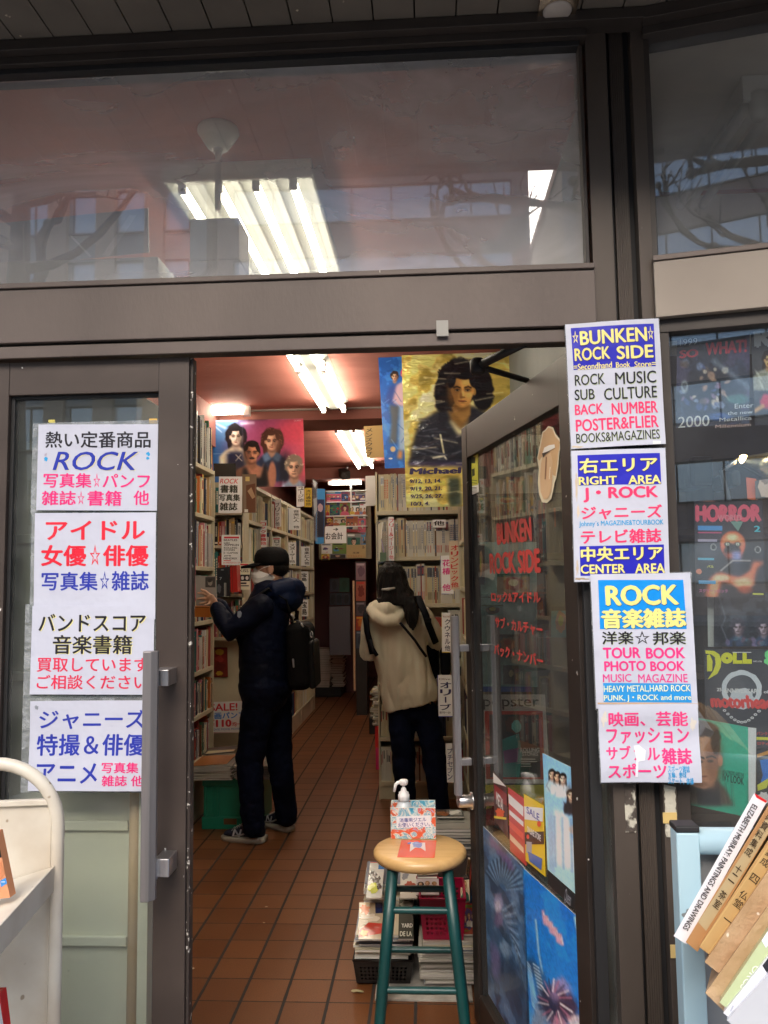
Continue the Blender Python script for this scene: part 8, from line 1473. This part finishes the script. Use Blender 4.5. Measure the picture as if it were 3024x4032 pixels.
for z, x, rx, ry in hemc:
    n = 32; tilt = .11 * max(0, (1.0 - z) / .26)
    rs.append([(x + rx * math.cos(t), 3.12 + ry * math.sin(t), z + tilt * rx * 2 * (math.cos(t)) * 1.0) for t in [2 * math.pi * k / n for k in range(n)]])
j.rings(rs, 0, True, True)
j.capsule([wl[0], wl[0].lerp(wl[1], .5), wl[1], wl[1].lerp(wl[2], .85)], [.075, .07, .064, .048], 16); j.capsule([wr[0], wr[0].lerp(wr[1], .5), wr[1], wr[1].lerp(wr[2], .85)], [.075, .07, .066, .048], 16)
fused(j, 'jacket', KHAKI, wom, .007, 6, .026, (8, 6, 2.6), 11)
hd = MB(); pts = [W3(590, 1060, 3.06), W3(570, 1110, 3.0), W3(640, 1190, 2.965), W3(740, 1240, 2.955), W3(850, 1230, 2.965), W3(915, 1150, 3.0), W3(925, 1070, 3.05)]
hd.capsule(pts, [.022, .028, .034, .036, .034, .028, .022], 14); hd.capsule([W3(650, 1080, 3.03), W3(760, 1110, 2.99), W3(880, 1090, 3.03)], [.046, .052, .042], 14); hd.capsule([W3(700, 1150, 2.99), W3(800, 1210, 2.968), W3(905, 1270, 2.962)], [.03, .03, .012], 12); fused(hd, 'hood', KHAKI, wom, .007, 7, .006, (9, 9, 6), 21)
tr_ = MB()
for h_, k_, a_ in ((LH, LK, LA), (RH_, RK, RA)): tr_.capsule([h_, h_.lerp(k_, .5), k_, k_.lerp(a_, .5), a_], [(.07, .075), (.08, .085), (.074, .08), (.068, .075), (.06, .07)], 18, upv=(1, 0, 0))
tr_.ell((-.115, 3.12, .69), (.13, .085, .085)); fused(tr_, 'trousers', TROU, wom, .008, 4, .014, (7, 7, 8), 15)
shoe((LA.x, 3.3, 0), (LA.x, 3.05, 0), wom, False); shoe((RA.x, 3.3, 0), (RA.x, 3.05, 0), wom, False)
h = MB()
def drape(rows, n=28):
    rs = []
    for y, xl, xr, d_, Yc in rows:
        l, r = W3(xl, y, Yc), W3(xr, y, Yc); c = (l + r) / 2; hw = (r.x - l.x) / 2
        rs.append([c + Vector((hw * math.cos(t), d_ * math.sin(t), 0)) for t in [2 * math.pi * k / n for k in range(n)]])
    h.rings(rs, 0, True, True)
drape([(584, 780, 830, .02, 3.1), (600, 735, 872, .055, 3.1), (640, 685, 925, .088, 3.1), (700, 655, 955, .104, 3.1), (780, 642, 975, .108, 3.1), (850, 638, 1005, .104, 3.09), (920, 645, 1040, .09, 3.07), (980, 655, 1065, .07, 3.04), (1030, 680, 1076, .05, 3.015), (1065, 740, 1080, .035, 3.0)])
drape([(960, 900, 1068, .06, 3.03), (1040, 915, 1085, .045, 3.0), (1120, 935, 1103, .03, 2.975), (1200, 950, 1106, .022, 2.962), (1260, 972, 1092, .016, 2.957), (1300, 1000, 1075, .011, 2.955), (1330, 1030, 1055, .005, 2.954)], 22)
drape([(980, 650, 730, .03, 3.02), (1040, 655, 725, .02, 3.0), (1075, 668, 705, .008, 2.99)], 14)
fused(h, 'hair', HAIR, wom, .005, 3, .011, (38, 38, 2.5), 2)
mb = MB(); mb.capsule([W3(705, 888, 2.955), W3(770, 885, 2.95), W3(838, 872, 2.958)], [.006, .0095, .006], 10, upv=(0, 0, 1)); mb.build('hair_clip', M('grey_clip', (.3, .3, .27), rough=.5), wom)
# her bag, worn on the front with straps over the shoulders
bg_ = thing('backpack', 'navy backpack with wide straps worn by the woman', 'backpack', (-.1, 3.3, 1.0))
q = MB(); q.box((-.3, 3.27, .86), (.06, 3.42, 1.2)); q.build('bag_body', NAVYD, bg_, .04, 4)
q = MB(); q.box((.065, 3.14, .9), (.13, 3.3, 1.1)); q.build('side_pocket', NAVYD, bg_, .025, 4)
def strapp(pts, w_, nm='strap', d=.004): m_ = MB(); m_.tube(pts, [(w_, d)] * len(pts), 10, upv=(1, 0, 0)); m_.build(nm, NAVYD, bg_)
strapp([Vector((-.06, 3.2, 1.32)), W3(1095, 960, 3.04), W3(1130, 1050, 2.99), W3(1180, 1170, 2.985), W3(1205, 1260, 2.99), W3(1262, 1400, 3.03), W3(1290, 1470, 3.1)], .021)
strapp([Vector((-.36, 3.2, 1.32)), W3(540, 1080, 3.03), W3(525, 1200, 3.0), W3(540, 1340, 3.0), W3(575, 1480, 3.005), W3(600, 1590, 3.02)], .019)
strapp([W3(900, 1250, 2.945), W3(960, 1320, 2.962), W3(1060, 1440, 2.968), W3(1120, 1530, 2.97), W3(1185, 1620, 3.0)], .0085)
strapp([W3(575, 1430, 2.99), W3(600, 1530, 2.995), W3(650, 1610, 2.98)], .012)
m_ = MB(); a = W3(1205, 1225, 2.975); m_.box((a.x - .02, a.y - .006, a.z - .014), (a.x + .02, a.y, a.z + .014)); m_.build('buckle', BLKF, bg_, .003)
